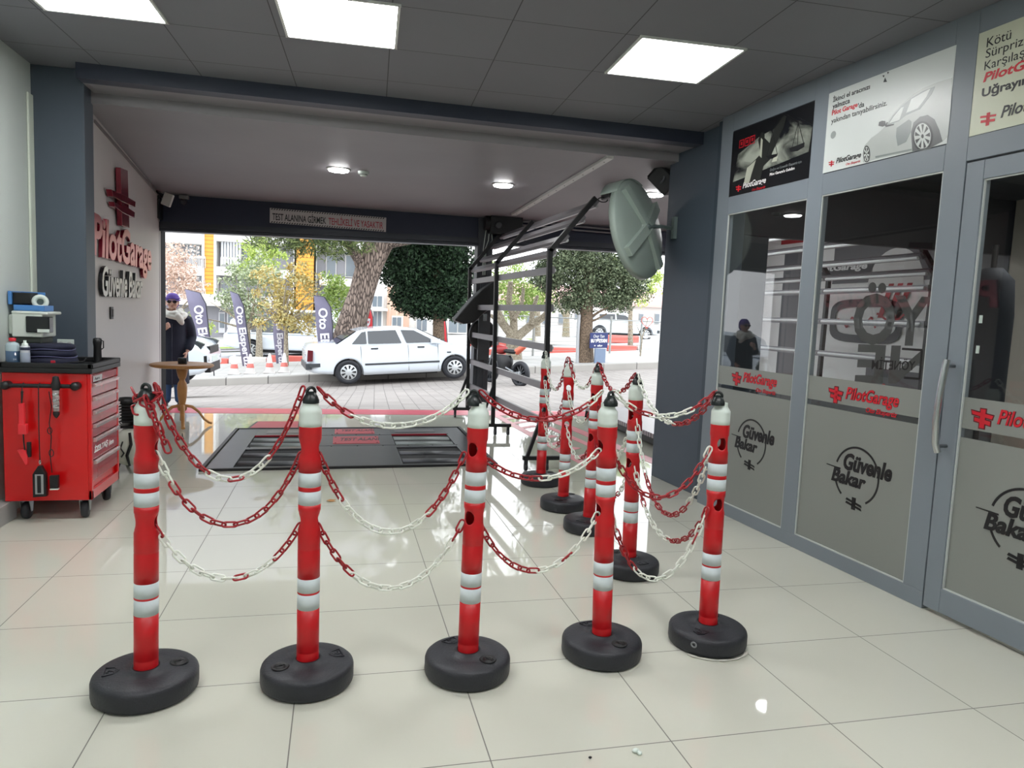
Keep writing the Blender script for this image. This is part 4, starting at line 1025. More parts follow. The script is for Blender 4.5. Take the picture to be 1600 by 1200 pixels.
# dispenser on the wall with an open blue box on top
t = thing('paper_dispenser', 'white wall dispenser with black front above the tool cabinet', 'dispenser', (-1.97, 5.05, 1.15))
dx0, dx1, dy0, dy1 = -1.945, -1.735, 5.0, 5.22
m = MB(); m.bb((dx0, dy0, 1.105), (dx1-.04, dy1, 1.255)); m.bb((dx0, dy0-.004, 1.245), (dx1-.008, dy1+.004, 1.265)); m.bb((-1.974, dy0+.03, 1.12), (dx0, dy1-.02, 1.24)); m.build('case', mat('dispenser_white', (206, 214, 206), .35), t, bev=.008)
m = MB(); m.bb((-1.865, dy0-.01, 1.135), (dx1+.0, dy0+.06, 1.235)); m.build('front_cover', mat('dispenser_black', (24, 28, 30), .15), t, bev=.006)
m = MB(); m.bb((-1.80, dy0-.014, 1.138), (dx1+.0, dy0-.002, 1.158)); m.build('label_strip', WHT_PL, t)
m = MB(); m.cyl((dx1-.012, dy0+.02, 1.20), (dx1-.004, dy0+.02, 1.20), .014, 14); m.build('lock', CHR, t)
m = MB(); m.bb((-1.94, dy0+.01, 1.065), (dx1-.05, dy1-.02, 1.105)); m.build('outlet', mat('outlet_dark', (52, 58, 52), .6), t, bev=.01)
BLUE = mat('box_blue', (72, 128, 190), .45)
t = thing('blue_box', 'open blue plastic box lying on top of the wall dispenser', 'box', (-1.86, 5.08, 1.266))
bx0, by0 = -.095, -.07
m = MB(); m.bb((-.075, -.075, .001), (.095, .075, .006))
for a in ((-.075, -.075, .095, -.07), (-.075, .07, .095, .075), (-.075, -.075, -.07, .075), (.09, -.075, .095, .075)): m.bb((a[0], a[1], .006), (a[2], a[3], .036))
m.build('tray', BLUE, t, bev=.002, world=False)
m = MB(); m.bb((-.105, -.07, .036), (-.085, .075, .118)); m.bb((-.085, .065, .036), (.05, .075, .118)); m.build('lid', BLUE, t, bev=.003, world=False)
m = MB(); m.bb((-.083, -.062, .040), (.015, .062, .112)); m.build('foam', BLACKP, t, bev=.006, world=False)
t = thing('tape_roll', 'white roll standing in the open blue box', 'roll', (-1.81, 5.08, 1.30))
m = MB(); m.lathe([(.02, -.03), (.045, -.03), (.045, .03), (.02, .03), (.02, -.03)], 24, M=Matrix.Translation((0, -.01, .025)) @ Matrix.Rotation(PI/2, 4, 'X') @ Matrix.Rotation(.3, 4, 'Y')); m.build('roll', WHT_PL, t, world=False)
t = thing('wall_socket', 'white double wall socket under the dispenser', 'socket', (-1.80, 5.438, 1.06))
m = MB(); m.bb((-1.845, 5.435, 1.01), (-1.745, 5.449, 1.075)); m.build('plate', WHT_PL, t, bev=.003)
m = MB()
for x_ in (-1.82, -1.77): m.cyl((x_, 5.432, 1.042), (x_, 5.436, 1.042), .017, 14)
m.build('outlet', mat('socket_grey', (180, 184, 182), .4), t)
# ================================================================== COMPRESSOR
cx0, cy0 = -1.585, 6.30
t = thing('air_compressor', 'small air compressor with pale tank and black motor by the pale wall', 'compressor', (cx0, cy0, 0), .06)
m = MB(); m.lathe([(0, -.30), (.09, -.295), (.135, -.26), (.14, -.22), (.14, .22), (.135, .26), (.09, .295), (0, .30)], 30, M=Matrix.Translation((0, 0, .21)) @ Matrix.Rotation(PI/2, 4, 'X')); m.build('tank', mat('tank_cream', (188, 190, 178), .35), t, world=False)
m = MB(); m.box((0, -.02, .36), (.17, .30, .02)); m.build('saddle', BLACKM, t, world=False)
m = MB(); m.lathe([(0, -.13), (.06, -.13), (.085, -.10), (.085, .10), (.06, .13), (0, .13)], 22, M=Matrix.Translation((0, .04, .455)) @ Matrix.Rotation(PI/2, 4, 'X')); m.build('motor', BLACKM, t, world=False)
m = MB(); m.box((0, -.13, .47), (.12, .12, .15))
for k in range(6): m.box((0, -.13, .41+k*.024), (.15, .15, .008))
m.build('pump_head', BLACKM, t, world=False, bev=.003)
m = MB(); m.lathe([(0, 0), (.055, 0), (.06, .02), (.05, .05), (0, .055)], 16, M=Matrix.Translation((-.03, -.16, .545))); m.build('air_filter', BLACKP, t, world=False)
m = MB()
for s_ in (-1, 1): m.tube([(s_*.06, -.2, .12), (s_*.10, -.22, .0+.012)], .012, 8)
m.tube([(-.06, .2, .12), (-.11, .22, .014)], .012, 8); m.tube([(.06, .2, .12), (.11, .22, .014)], .012, 8); m.build('feet', RUBBER, t, world=False)
m = MB(); m.tube([(.02, -.31, .34), (.03, -.315, .25), (.0, -.31, .16), (.02, -.315, .08)], [.010, .012, .012, .008], 8); m.tube([(-.03, -.305, .27), (-.045, -.31, .22), (-.02, -.312, .18), (-.04, -.312, .15)], .006, 6); m.build('strap', BLACKP, t, world=False)
m = MB(); m.tube([(-.05, -.18, .53), (-.13, -.05, .50), (-.17, .15, .38), (-.16, .42, .26)], .005, 6); m.build('power_cable', BLACKP, t, world=False)
# ================================================================== ROUND TABLE
tc_ = on_floor(286, 655); tx, ty = -1.645, 8.42
t = thing('pedestal_table', 'small round wooden pedestal table with four curved feet by the opening', 'table', (tx, ty, 0))
m = MB(); m.lathe([(0, .648), (.29, .648), (.312, .655), (.325, .668), (.317, .682), (.30, .688), (0, .688)], 48); m.build('table_top', WOOD, t, world=False)
m = MB(); m.lathe([(0, .17), (.04, .17), (.05, .19), (.044, .215), (.030, .235), (.036, .26), (.047, .33), (.052, .42), (.046, .47), (.030, .50), (.028, .515), (.038, .53), (.046, .555), (.056, .60), (.062, .632), (.062, .648), (0, .648)], 24); m.build('turned_column', WOOD, t, world=False)
for k in range(4):
    q = .22+k*PI/2; cs, sn = math.cos(q), math.sin(q)
    m = MB(); m.tube([(.03*cs, .03*sn, .225), (.10*cs, .10*sn, .21), (.17*cs, .17*sn, .15), (.22*cs, .22*sn, .07), (.27*cs, .27*sn, .03), (.30*cs, .30*sn, .022)], [.024, .024, .021, .019, .019, .021], 10, flat=.7); m.build('foot', WOOD, t, world=False)
t = thing('phone_case', 'small black box lying on the round wooden table', 'box', (-1.63, 8.36, .689))
m = MB(); m.loft([((0, 0, 0), .045, .035), ((0, 0, .05), .05, .04), ((0, 0, .065), .045, .035)], 20); m.build('case', BLACKP, t, world=False)
m = MB(); m.box((0, -.038, .035), (.05, .01, .025)); m.build('flap', INK, t, world=False, bev=.004)
p = on_floor(285, 686)
t = thing('floor_cone', 'tiny black cone standing alone on the tiles in front of the table', 'cone', (p.x, p.y, 0))
MB().lathe([(0, 0), (.017, 0), (.018, .004), (.008, .02), (.004, .055), (0, .06)], 14).build('cone', BLACKP, t, world=False)
p = on_floor(518, 784)
m = MB(); m.prism([(-.035, 0), (-.01, .018), (.03, .012), (.012, -.004), (.03, -.016), (-.01, -.014)], 0, .002, Matrix.Translation((p.x, p.y, .0025)) @ Matrix.Rotation(.25, 4, 'X') @ Matrix.Translation((0, 0, .006)))
m.build('x', WOOD); o = CH['x']; o.name = 'dry_leaf'; tag(o, 'dry brown leaf lying on the tiles between the first two posts', 'leaf')
for (px, py, k) in ((993, 1176, .012), (922, 1185, .006)):
    p = on_floor(px, py); m = MB(); m.ball((p.x, p.y, k*.6), (k, k*.7, k*.6), 7); 
    if k > .01: m.ball((p.x+.008, p.y-.012, k*.5), (k*.7, k*.7, k*.5), 7)
    o = m.build('crumb', WHT_PL if k > .01 else INK); tag(o, 'pale crumb on the tiles at the bottom of the picture' if k > .01 else 'tiny dark speck on the tiles near the bottom edge', 'crumb')
m = MB(); pth = [(1.568+.17*math.cos(math.radians(a_)), 2.676+.17*math.sin(math.radians(a_)), .004) for a_ in range(215, 322, 8)]
m.tube(pth, [.006+.003*math.sin(k*2.3) for k in range(len(pth))], 6, flat=.5); o = m.build('torn_tape', mat('dirty_tape', (196, 194, 186), .6), None); tag(o, 'strip of torn whitish tape around the foot of the corner post', 'tape')
# ================================================================== POSTERS ABOVE THE GLAZED FRONT
def prect(a, b): return [(a[0], b[1]), (b[0], b[1]), (b[0], a[1]), (a[0], a[1])]
def pp6(x, y): return rwpx(1240+x/6, 80+y/6)
def pp3(x, y): return rwpx(1100+x/3.2, y/3.2)
def layer(parent, name, polys, d, m_, nested=None):
    mb = MB()
    for p in polys: mb.prism(p, d, d+.0006, RWF)
    return mb.build(name, m_, parent, recalc=False)
def ell(c, rx, ry, n=26, a0=0, a1=360, rot=0.0):
    pts = []
    for k in range(n):
        q = math.radians(a0+(a1-a0)*k/(n if a1-a0 == 360 else n-1))
        x, y = rx*math.cos(q), ry*math.sin(q); pts.append((c[0]+x*math.cos(rot)-y*math.sin(rot), c[1]+x*math.sin(rot)+y*math.cos(rot)))
    return pts
# panels the posters are stuck on
struct(RBOX(MB(), .188, -.633, 2.276, 2.735, -.02, -.004).build('trim_10', PANB)); struct(RBOX(MB(), -.758, -1.585, 2.276, 2.735, -.02, -.004).build('trim_11', PANB)); struct(RBOX(MB(), -1.705, -2.62, 2.285, 2.735, -.02, -.004).build('trim_12', PANB))
# poster 1: dark, statue holding scales before clouds
def cloud_mat():
    m, n, l, b = _mat('printed_clouds'); tc = n.new('ShaderNodeTexCoord'); nz = n.new('ShaderNodeTexNoise'); nz.inputs['Scale'].default_value = 3.2; nz.inputs['Detail'].default_value = 7; nz.inputs['Distortion'].default_value = .6
    mp = n.new('ShaderNodeMapping'); mp.inputs['Scale'].default_value = (1, 1, 2.2); mp.inputs['Location'].default_value = (0, .35, .2)
    l.new(tc.outputs['Object'], mp.inputs[0]); l.new(mp.outputs[0], nz.inputs['Vector'])
    r = n.new('ShaderNodeValToRGB'); r.color_ramp.elements[0].position = .42; r.color_ramp.elements[0].color = (.004, .005, .008, 1); r.color_ramp.elements[1].position = .66; r.color_ramp.elements[1].color = (.36, .39, .33, 1)
    l.new(nz.outputs['Fac'], r.inputs[0]); l.new(r.outputs[0], b.inputs['Base Color']); b.inputs['Roughness'].default_value = .3
    return m
DKP = mat('poster_dark', (12, 14, 18), .3)
xa, xb, za, zb_ = -.188, .636, 2.273, 2.727
t = thing('poster', 'dark poster of a statue with scales before clouds, nearest the pillar', 'poster', RWF @ Vector((.22, 2.5, 0)), 0, 'advertising posters over the office front')
sh = layer(t, 'sheet', [[(xa, za), (xb, za), (xb, zb_), (xa, zb_)]], .0012, DKP)
cl = layer(t, 'cloud_print', [[(xa+.04, za+.10), (xb-.02, za+.16), (xb, zb_-.14), (xb-.16, zb_-.05), (xa+.30, zb_-.10), (xa+.08, zb_-.17)]], .0020, cloud_mat())
# figure, arm and scales as flat print
BR = mat('print_bronze', (38, 40, 38), .3); LT = mat('print_light', (176, 180, 164), .3)
fig = [pp3(*p) for p in ((215, 905), (225, 830), (262, 795), (285, 770), (272, 700), (290, 662), (305, 665), (305, 690), (330, 715), (352, 650), (385, 600), (402, 575), (415, 585), (398, 640), (372, 700), (345, 760), (330, 800), (300, 830), (280, 905))]
layer(t, 'statue_print', [fig], .0028, BR)
for q_ in [[pp3(*p) for p in ((202, 915), (218, 840), (262, 800), (240, 870), (228, 915))], [pp3(*p) for p in ((288, 690), (296, 700), (290, 790), (280, 780))], [pp3(*p) for p in ((350, 790), (372, 780), (366, 806), (340, 812))]]: layer(t, 'statue_highlight', [q_], .0036, LT)
mb = MB()
def pl(a, b, w=.004, d=.0030): 
    a = Vector(a); b = Vector(b); u = (b-a).normalized()*w/2; mb.prism([(a.x-u.y, a.y+u.x), (b.x-u.y, b.y+u.x), (b.x+u.y, b.y-u.x), (a.x+u.y, a.y-u.x)], d, d+.0006, RWF)
pl(pp3(402, 570), pp3(475, 612), .012); pl(pp3(474, 612), pp3(442, 740)); pl(pp3(474, 612), pp3(500, 715)); pl(pp3(474, 612), pp3(470, 725)); pl(pp3(345, 655), pp3(318, 775)); pl(pp3(345, 655), pp3(368, 770))
mb.prism([pp3(*p) for p in ((428, 742), (505, 712), (503, 735), (470, 755), (435, 760))], .0030, .0036, RWF); mb.prism([pp3(*p) for p in ((310, 780), (372, 768), (360, 790), (325, 796))], .0030, .0036, RWF)
mb.build('scales_print', INK, t, recalc=False)
mb = MB()
for k in range(3):
    o = rwpx(1156+k*8.5, 222-k*3.2); 
    for (ox, oz, w, h) in ((0, 0, .052, .006), (0, .049, .052, .006), (0, 0, .006, .055), (.046, 0, .006, .055), (.018, .018, .016, .022)): mb.prism([(o[0]+ox, o[1]-.045+oz), (o[0]+ox+w, o[1]-.045+oz), (o[0]+ox+w, o[1]-.045+oz+h), (o[0]+ox, o[1]-.045+oz+h)], .0030, .0036, RWF)
mb.build('red_symbols', REDINK, t, recalc=False)
def logo_poster(parent, x, z, k, c1, c2=REDINK, d=.003):
    mb = MB(); 
    for pts in ([(.075, -.06), (.11, -.06), (.11, .06), (.075, .06)], [(.01, .026), (.17, .008), (.175, .026), (.01, .046)], [(.02, -.02), (.165, -.036), (.165, -.012), (.02, .004)]): mb.prism([(x+a*k, z+b*k) for a, b in pts], d, d+.0006, RWF)
    add_text(mb, 'Oto Ekspertiz', RWF, x+.5*k, z-.125*k, .38*k, .06*k, d, d+.0006, bold=.01, shear=.2)
    mb.build('red_logo', c2, parent, recalc=False)
    mb = MB(); add_text(mb, 'PilotGarage', RWF, x+.22*k, z-.055*k, .66*k, .14*k, d, d+.0006, bold=.02, shear=.25); mb.build('logo_lettering', c1, parent, recalc=False)
logo_poster(t, rwpx(1150, 293)[0], 2.318, .38, WHITEINK)
mb = MB(); e = rwpx(1205, 272); add_text(mb, 'Doğru ve Güvenilir Ekspertiz için', RWF, e[0]-.01, 2.372, .30, .024, .003, .0036); mb.build('grey_lettering', GREYINK, t, recalc=False)
mb = MB(); add_text(mb, "Pilot Garage'a Gelelim", RWF, e[0]-.01, 2.342, .24, .024, .003, .0036, bold=.02); mb.build('white_lettering', WHITEINK, t, recalc=False)
# poster 2: silver car
xa, xb, za, zb_ = .754, 1.592, 2.28, 2.738
t = thing('poster', 'white poster with a silver car, middle one over the office front', 'poster', RWF @ Vector((1.17, 2.5, 0)), 0, 'advertising posters over the office front')
layer(t, 'sheet', [[(xa, za), (xb, za), (xb, zb_), (xa, zb_)]], .0012, PAPERW)
CAR1 = mat('print_silver', (176, 182, 178), .3); CAR2 = mat('print_silver_dark', (128, 136, 134), .3); CAR3 = mat('print_pale', (198, 204, 200), .3); TYRE = mat('print_tyre', (30, 32, 34), .3); MIDG = mat('print_mid_grey', (80, 84, 84), .3)
body = [pp6(*p) for p in ((655, 1045), (652, 960), (668, 885), (700, 850), (730, 815), (800, 765), (865, 705), (905, 630), (960, 560), (1045, 475), (1130, 400), (1220, 345), (1330, 300), (1420, 270), (1490, 250), (1478, 520), (1450, 800), (1400, 848), (1260, 922), (1110, 940), (770, 1012), (720, 1030))]
layer(t, 'car_print', [body], .0020, CAR1)
layer(t, 'car_window_print', [[pp6(*p) for p in ((885, 690), (935, 605), (1010, 520), (1105, 440), (1215, 375), (1330, 330), (1300, 400), (1190, 545), (1060, 600), (985, 660))]], .0028, CAR2)
layer(t, 'car_window_shine', [[pp6(*p) for p in ((900, 678), (945, 612), (1015, 530), (1040, 520), (1000, 640), (985, 650))], [pp6(*p) for p in ((1060, 580), (1110, 450), (1210, 392), (1290, 350), (1250, 430), (1170, 535))]], .0034, CAR3)
layer(t, 'car_panel_print', [[pp6(*p) for p in ((970, 720), (1085, 640), (1110, 660), (1100, 760), (1060, 850), (980, 890), (965, 800))], [pp6(*p) for p in ((770, 985), (1110, 915), (1112, 930), (772, 1003))]], .0029, CAR2)
layer(t, 'wheel_arch_print', [[pp6(*p) for p in ((1118, 938), (1106, 760), (1130, 670), (1190, 615), (1262, 598), (1325, 640), (1370, 740), (1400, 846), (1262, 918))]], .0030, MIDG)
def wheel(cx_, cy_, rx, ry, nsp, px_clip=None):
    tyre = [pp6(cx_+rx*1.22*math.cos(q), cy_+ry*1.16*math.sin(q)) for q in [2*PI*k/30 for k in range(30)]]
    lim = lambda p: (p[0], max(p[1], 2.283))
    layer(t, 'tyre_print', [[lim(p) for p in tyre]], .0036, TYRE)
    ps = []
    for k in range(nsp):
        q = 2*PI*k/nsp+.2; w = .16
        ps.append([lim(pp6(cx_+rx*r_*math.cos(a_), cy_+ry*r_*math.sin(a_))) for r_, a_ in ((.18, q-.5), (.95, q-w), (.95, q+w), (.18, q+.5))])
    n = 24
    for k in range(n):
        a_, b_ = 2*PI*k/n, 2*PI*(k+1)/n; ps.append([lim(pp6(cx_+rx*r_*math.cos(q), cy_+ry*r_*math.sin(q))) for r_, q in ((.92, a_), (1.0, a_), (1.0, b_), (.92, b_))])
    layer(t, 'rim_print', ps, .0042, CAR3)
wheel(1215, 798, 78, 122, 9); wheel(690, 965, 26, 68, 7)
for k_, q_ in enumerate([[pp6(*p) for p in ((800, 700), (806, 665), (835, 652), (862, 655), (864, 695), (840, 708))], [pp6(*p) for p in ((862, 700), (880, 665), (888, 668), (878, 692), (950, 680), (940, 695), (870, 712))], [pp6(*p) for p in ((846, 292), (862, 246), (880, 288))], [pp6(*p) for p in ((838, 228), (858, 226), (848, 248))], [pp6(*p) for p in ((882, 196), (900, 194), (888, 216))]]): layer(t, 'door_mirror_print' if k_ < 2 else 'triangle_print', [q_], .0030, TYRE)
layer(t, 'snow_mark_print', [ell(pp6(375, 785), .022, .022, 10)], .0020, mat('print_faint', (150, 156, 154), .3))
for body_, x_, y_, xe, ye, hh, mm_, bo_ in (('İkinci el aracınızı', 372, 480, 718, 345, .036, INK, .02), ('yalnızca', 366, 558, 528, 505, .038, INK, .02), ('Pilot Garage', 360, 618, 600, 540, .036, REDINK, .03), ("'da", 604, 540, 664, 522, .030, INK, .02), ('yakından tanıyabilirsiniz.', 354, 695, 878, 505, .038, INK, .008)):
    o = pp6(x_, y_); e = pp6(xe, ye); mb = MB(); add_text(mb, body_, RWF, o[0], min(o[1], e[1]) if xe-x_ > 600 else o[1], e[0]-o[0], hh, .0022, .0028, bold=bo_); mb.build('lettering', mm_, t, recalc=False)
logo_poster(t, pp6(330, 1040)[0], 2.325, (pp6(638, 960)[0]-pp6(330, 1040)[0])/.88, INK)
# poster 3, cut by the edge of the picture
xa, xb, za, zb_ = 1.708, 2.60, 2.286, 2.748
t = thing('poster', 'white poster of large Turkish text at the right edge of the picture', 'poster', RWF @ Vector((2.1, 2.5, 0)), 0, 'advertising posters over the office front')
layer(t, 'sheet', [[(xa, za), (xb, za), (xb, zb_), (xa, zb_)]], .0012, mat('poster_cream', (196, 200, 178), .35))
for body_, z_, wd, hh, mm_, bo_ in (('Kötü', 2.672, .115, .042, INK, 0), ('Sürprizlerle', 2.612, .285, .052, INK, 0), ('Karşılaşmadan', 2.560, .34, .05, INK, 0), ('PilotGarage', 2.505, .36, .055, REDINK, .03), ("Uğrayın!", 2.440, .235, .055, INK, .03)):
    mb = MB(); add_text(mb, body_, RWF, xa+.045, z_, wd, hh, .0022, .0028, bold=bo_, shear=.2 if mm_ is REDINK else 0); mb.build('lettering', mm_, t, recalc=False)
logo_poster(t, xa+.045, 2.345, .48, INK)
# ================================================================== BEYOND THE OFFICE: BAY WALL MURAL AND OFFICE THINGS
MW = frame((5.795, 7.0, 0), (0, -1, 0), (0, 0, 1))       # looks towards -x, x grows towards the viewer
def mwpx(px, py):
    p = on_plane(px, py, (5.795, 7, 0), Vector((1, 0, 0))); return (7.0-p.y, p.z)
MG = mat('mural_grey', (92, 92, 96), .5); MR = mat('mural_red', (170, 34, 44), .5); MD = mat('mural_dark', (52, 54, 58), .5)
t = thing('wall_mural', 'painted mural with grey blocks, red band and name seen through the office glass', 'mural', (5.79, 7, 1.4))
def ml(name, polys, d, mm_):
    mb = MB()
    for p in polys: mb.prism(p, d, d+.003, MW)
    return mb.build(name, mm_, t, recalc=False)
ml('grey_block', [[(-1.6, .3), (-.9, .3), (-.9, 2.35), (-1.6, 2.35)], [(.1, .1), (1.9, .1), (1.9, .95), (.1, .95)], [(-.6, 1.9), (1.75, 1.9), (1.75, 2.42), (-.6, 2.42)]], .001, MG)
ml('red_band', [[(-1.7, 2.46), (1.75, 2.42), (1.75, 2.62), (-1.7, 2.70)]], .005, MR)
dc_ = mwpx(1398, 446); ml('white_dome', [ell(dc_, .40, .40, 20, 0, 180)], .005, mat('mural_white', (214, 214, 212), .5))
ml('red_slashes', [[(dc_[0]-.2+k*.13, dc_[1]-.35), (dc_[0]-.13+k*.13, dc_[1]-.35), (dc_[0]+.0+k*.13, dc_[1]+.02), (dc_[0]-.07+k*.13, dc_[1]+.02)] for k in range(3)], .009, MR)
na, nb = mwpx(1266, 440), mwpx(1366, 404); mb = MB(); mb.prism([(na[0], na[1]), (nb[0], na[1]), (nb[0], nb[1]), (na[0], nb[1])], .005, .008, MW); mb.build('name_board', MD, t)
mb = MB(); nw, nh = nb[0]-na[0], nb[1]-na[1]; add_text(mb, 'PilotGarage', MW, na[0]+nw*.06, na[1]+nh*.40, nw*.86, nh*.48, .009, .012, bold=.03, shear=.15); add_text(mb, 'Oto Ekspertiz', MW, na[0]+nw*.40, na[1]+nh*.08, nw*.52, nh*.24, .009, .012, bold=.01, shear=.1); mb.build('name_lettering', WHITEINK, t, recalc=False)
gr = []
def ringpoly(c, rx, ry, w, n=28):
    out = []
    def sp(q): 
        cs, sn = math.cos(q), math.sin(q); e_ = .5; return (math.copysign(abs(cs)**e_, cs), math.copysign(abs(sn)**e_, sn))
    for k in range(n):
        a_, b_ = sp(2*PI*k/n), sp(2*PI*(k+1)/n); out.append([(c[0]+rx*a_[0], c[1]+ry*a_[1]), (c[0]+(rx-w)*a_[0], c[1]+(ry-w)*a_[1]), (c[0]+(rx-w)*b_[0], c[1]+(ry-w)*b_[1]), (c[0]+rx*b_[0], c[1]+ry*b_[1])])
    return out
ml('grille_outline', ringpoly(((mwpx(1298, 500)[0]+mwpx(1412, 500)[0])/2, (mwpx(1355, 474)[1]+mwpx(1355, 530)[1])/2), (mwpx(1412, 500)[0]-mwpx(1298, 500)[0])/2, .25, .09), .009, MD)
def squig(pts, w):
    out = []
    for a_, b_ in zip(pts, pts[1:]): 
        u = (Vector(b_)-Vector(a_)).normalized()*w; out.append([(a_[0]-u.y, a_[1]+u.x), (b_[0]-u.y, b_[1]+u.x), (b_[0]+u.y, b_[1]-u.x), (a_[0]+u.y, a_[1]-u.x)])
    return out
sq = []
for (x_, y_, ln) in ((-.5, 1.45, .7), (1.2, 1.42, .6), (.2, 1.52, .5), (.0, .72, .9), (1.1, .78, .6)):
    sq += squig([(x_+ln*k/9, y_+.05*math.sin(k*1.9+x_)+.02*math.cos(k*3.1)) for k in range(10)], .012)
ml('red_squiggle', sq, .012, MR)
# mirrored YÖNETİM stickers on the far office glass
YW = frame((3.37, 5.245, 0), (1, 0, 0), (0, 0, 1))
def ywpx(px, py): p = at(px, py, 5.245); return (p.x-3.37, p.z)
STK = mat('frosted_letter_grey', (104, 106, 106), .4)
t = thing('door_lettering', 'large grey reversed letters on the far glass of the office', 'lettering', (4.7, 5.24, 1.3))
a_ = ywpx(1330, 538); b_ = ywpx(1455, 470); mb = MB(); add_text(mb, 'YÖ', YW, a_[0], a_[1], b_[0]-a_[0], (b_[1]-a_[1])*1.32, 0, .002, bold=.03, mirror=True)
a2 = ywpx(1335, 598); mb2 = add_text(mb, 'NE', YW, a2[0], a2[1], b_[0]-a_[0], (b_[1]-a_[1])*.82, 0, .002, bold=.03, mirror=True); mb.build('letters', STK, t, recalc=False)
t = thing('door_lettering', 'small black reversed word in a corner bracket on the far glass of the office', 'lettering', (4.75, 5.24, 1.15))
a_ = ywpx(1361, 577); b_ = ywpx(1430, 563); mb = MB(); add_text(mb, 'YÖNETİM', YW, a_[0], a_[1], b_[0]-a_[0], b_[1]-a_[1]+.02, .003, .005, bold=.01, mirror=True); mb.build('letters', INK, t, recalc=False)
mb = MB(); c1, c2, c3, c4 = ywpx(1409, 545), ywpx(1440, 547), ywpx(1436, 592), ywpx(1412, 590)
mb.bar(YW @ Vector((*c1, .004)), YW @ Vector((*c2, .004)), .004, .02); mb.bar(YW @ Vector((*c2, .004)), YW @ Vector((*c3, .004)), .004, .02, up=(1, 0, 0)); mb.bar(YW @ Vector((*c3, .004)), YW @ Vector((*c4, .004)), .004, .02); mb.build('bracket', INK, t)
# a desk and a chair stand low behind the frosted film; the tall dark coat shows through the door
t = thing('coat_stand', 'tall dark coat on a stand seen through the office door glass', 'coat stand', (4.13, 3.85, 0))
m = MB(); m.cyl((4.13, 3.85, 0), (4.13, 3.85, 1.95), .018, 10); m.lathe([(0, 0), (.2, 0), (.2, .02), (.03, .04), (0, .04)], 20, c=(4.13, 3.85, 0)); m.build('stand', BLACKM, t)
m = MB(); m.loft([((4.13, 3.85, .80), .10, .16), ((4.13, 3.85, 1.1), .10, .16), ((4.12, 3.85, 1.5), .11, .17), ((4.12, 3.85, 1.72), .10, .15), ((4.13, 3.85, 1.80), .05, .06)], 18); m.build('coat', mat('dark_cloth', (32, 36, 42), .8), t)
t = thing('office_desk', 'white office desk standing low behind the frosted glass', 'desk', (4.3, 2.4, 0))
m = MB(); m.box((4.3, 2.4, .73), (1.4, .7, .03)); m.build('desk_top', WHT_PL, t, bev=.003)
for a_, b_ in ((3.65, 2.1), (4.95, 2.1), (3.65, 2.7), (4.95, 2.7)): MB().box((a_, b_, .357), (.04, .04, .714)).build('leg', STEEL, t)
struct(MB().bb((5.75, -5.9, 0), (5.80, 5.2, 2.55)).build('wall_right', OFFW)); 
struct(MB().bb((5.70, 4.55, 1.1), (5.75, 4.60, 2.3)).build('trim_13', WHITE))
PN = emit('office_panel_light', (1, 1, 1), 13)
for x_, y_ in ((4.4, 3.6), (4.4, .8), (4.4, -2.5)):
    t = thing('ceiling_light_panel', 'square light panel on the dark office ceiling', 'ceiling light', (x_, y_, 2.55), 0, 'office ceiling panels')
    MB().box((0, 0, -.005), (.56, .56, .006)).build('diffuser', PN, t, world=False); MB().box((0, 0, -.001), (.6, .6, .004)).build('frame', WHITE, t, world=False)
# ================================================================== STREET
def gz(X, Y):
    t_ = max(0, min(1, (Y-9.9)/7.0)); return t_*(-.53+.06*max(-14, min(22, X)))
def gpx(px, Y):
    """ground point straight below the pixel column px at distance Y"""
    X = 0
    for _ in range(6):
        y_ = 480; 
        c = at(px, 600, Y); z = gz(c.x, Y)
        # column lean: solve for the row that hits the ground
        lo, hi = 300, 1200
        for _k in range(30):
            md = (lo+hi)/2; p = at(px, md, Y)
            if p.z > gz(p.x, Y): lo = md
            else: hi = md
        return Vector((p.x, Y, gz(p.x, Y)))
PAVE = grid_mat('street_paver', (.36, .325, .30), (.17, .15, .14), .21, .105, 0, 9.9, .012, .75, rot=.05, var=.32, nscale=.8, bump=.4)
VERGE = grid_mat('sidewalk_slab', (.46, .45, .43), (.28, .27, .26), .4, .4, 0, 0, .012, .8, var=.15, nscale=.7)
ASPH = mat('pale_asphalt', (172, 172, 174), .85, var=.08, scale=1.2)
GRASS = mat('verge_grass', (132, 150, 66), .9, var=.3, scale=5, bump=.5, bscale=30)
def ground(name, y0, y1, dz, m_, x0=-26, x1=40, nx=34, ny=6):
    vs = []; fs = []
    for j in range(ny+1):
        Y = y0+(y1-y0)*j/ny
        for i in range(nx+1):
            X = x0+(x1-x0)*i/nx; vs.append((X, Y, gz(X, Y)+dz))
    for j in range(ny):
        for i in range(nx): a_ = j*(nx+1)+i; fs.append((a_, a_+1, a_+nx+2, a_+nx+1))
    o = MB().add(vs, fs).build(name, m_); struct(o); return o
ground('ground', 9.9, 19.0, 0, PAVE, ny=20)
ground('ground', 19.15, 24.2, .17, VERGE)
ground('ground', 24.2, 34, .02, ASPH); ground('ground', 34, 72, .1, VERGE)
KERB = grid_mat('kerb_stone', (.42, .40, .37), (.16, .15, .14), 1.0, 50, .3, 0, .03, .8, var=.2, nscale=1.5)
vs = []; fs = []
for i in range(67):
    X = -26+i; g = gz(X, 19)
    vs += [(X, 19, g-.05), (X, 19, g+.17), (X, 19.02, g+.19), (X, 19.16, g+.19), (X, 19.16, g-.05)]
for i in range(66):
    for j in range(4): fs.append((i*5+j, i*5+5+j, i*5+6+j, i*5+1+j))
o = MB().add(vs, fs).build('kerb', KERB); struct(o, 'grey stone kerb along the far side of the paved street')
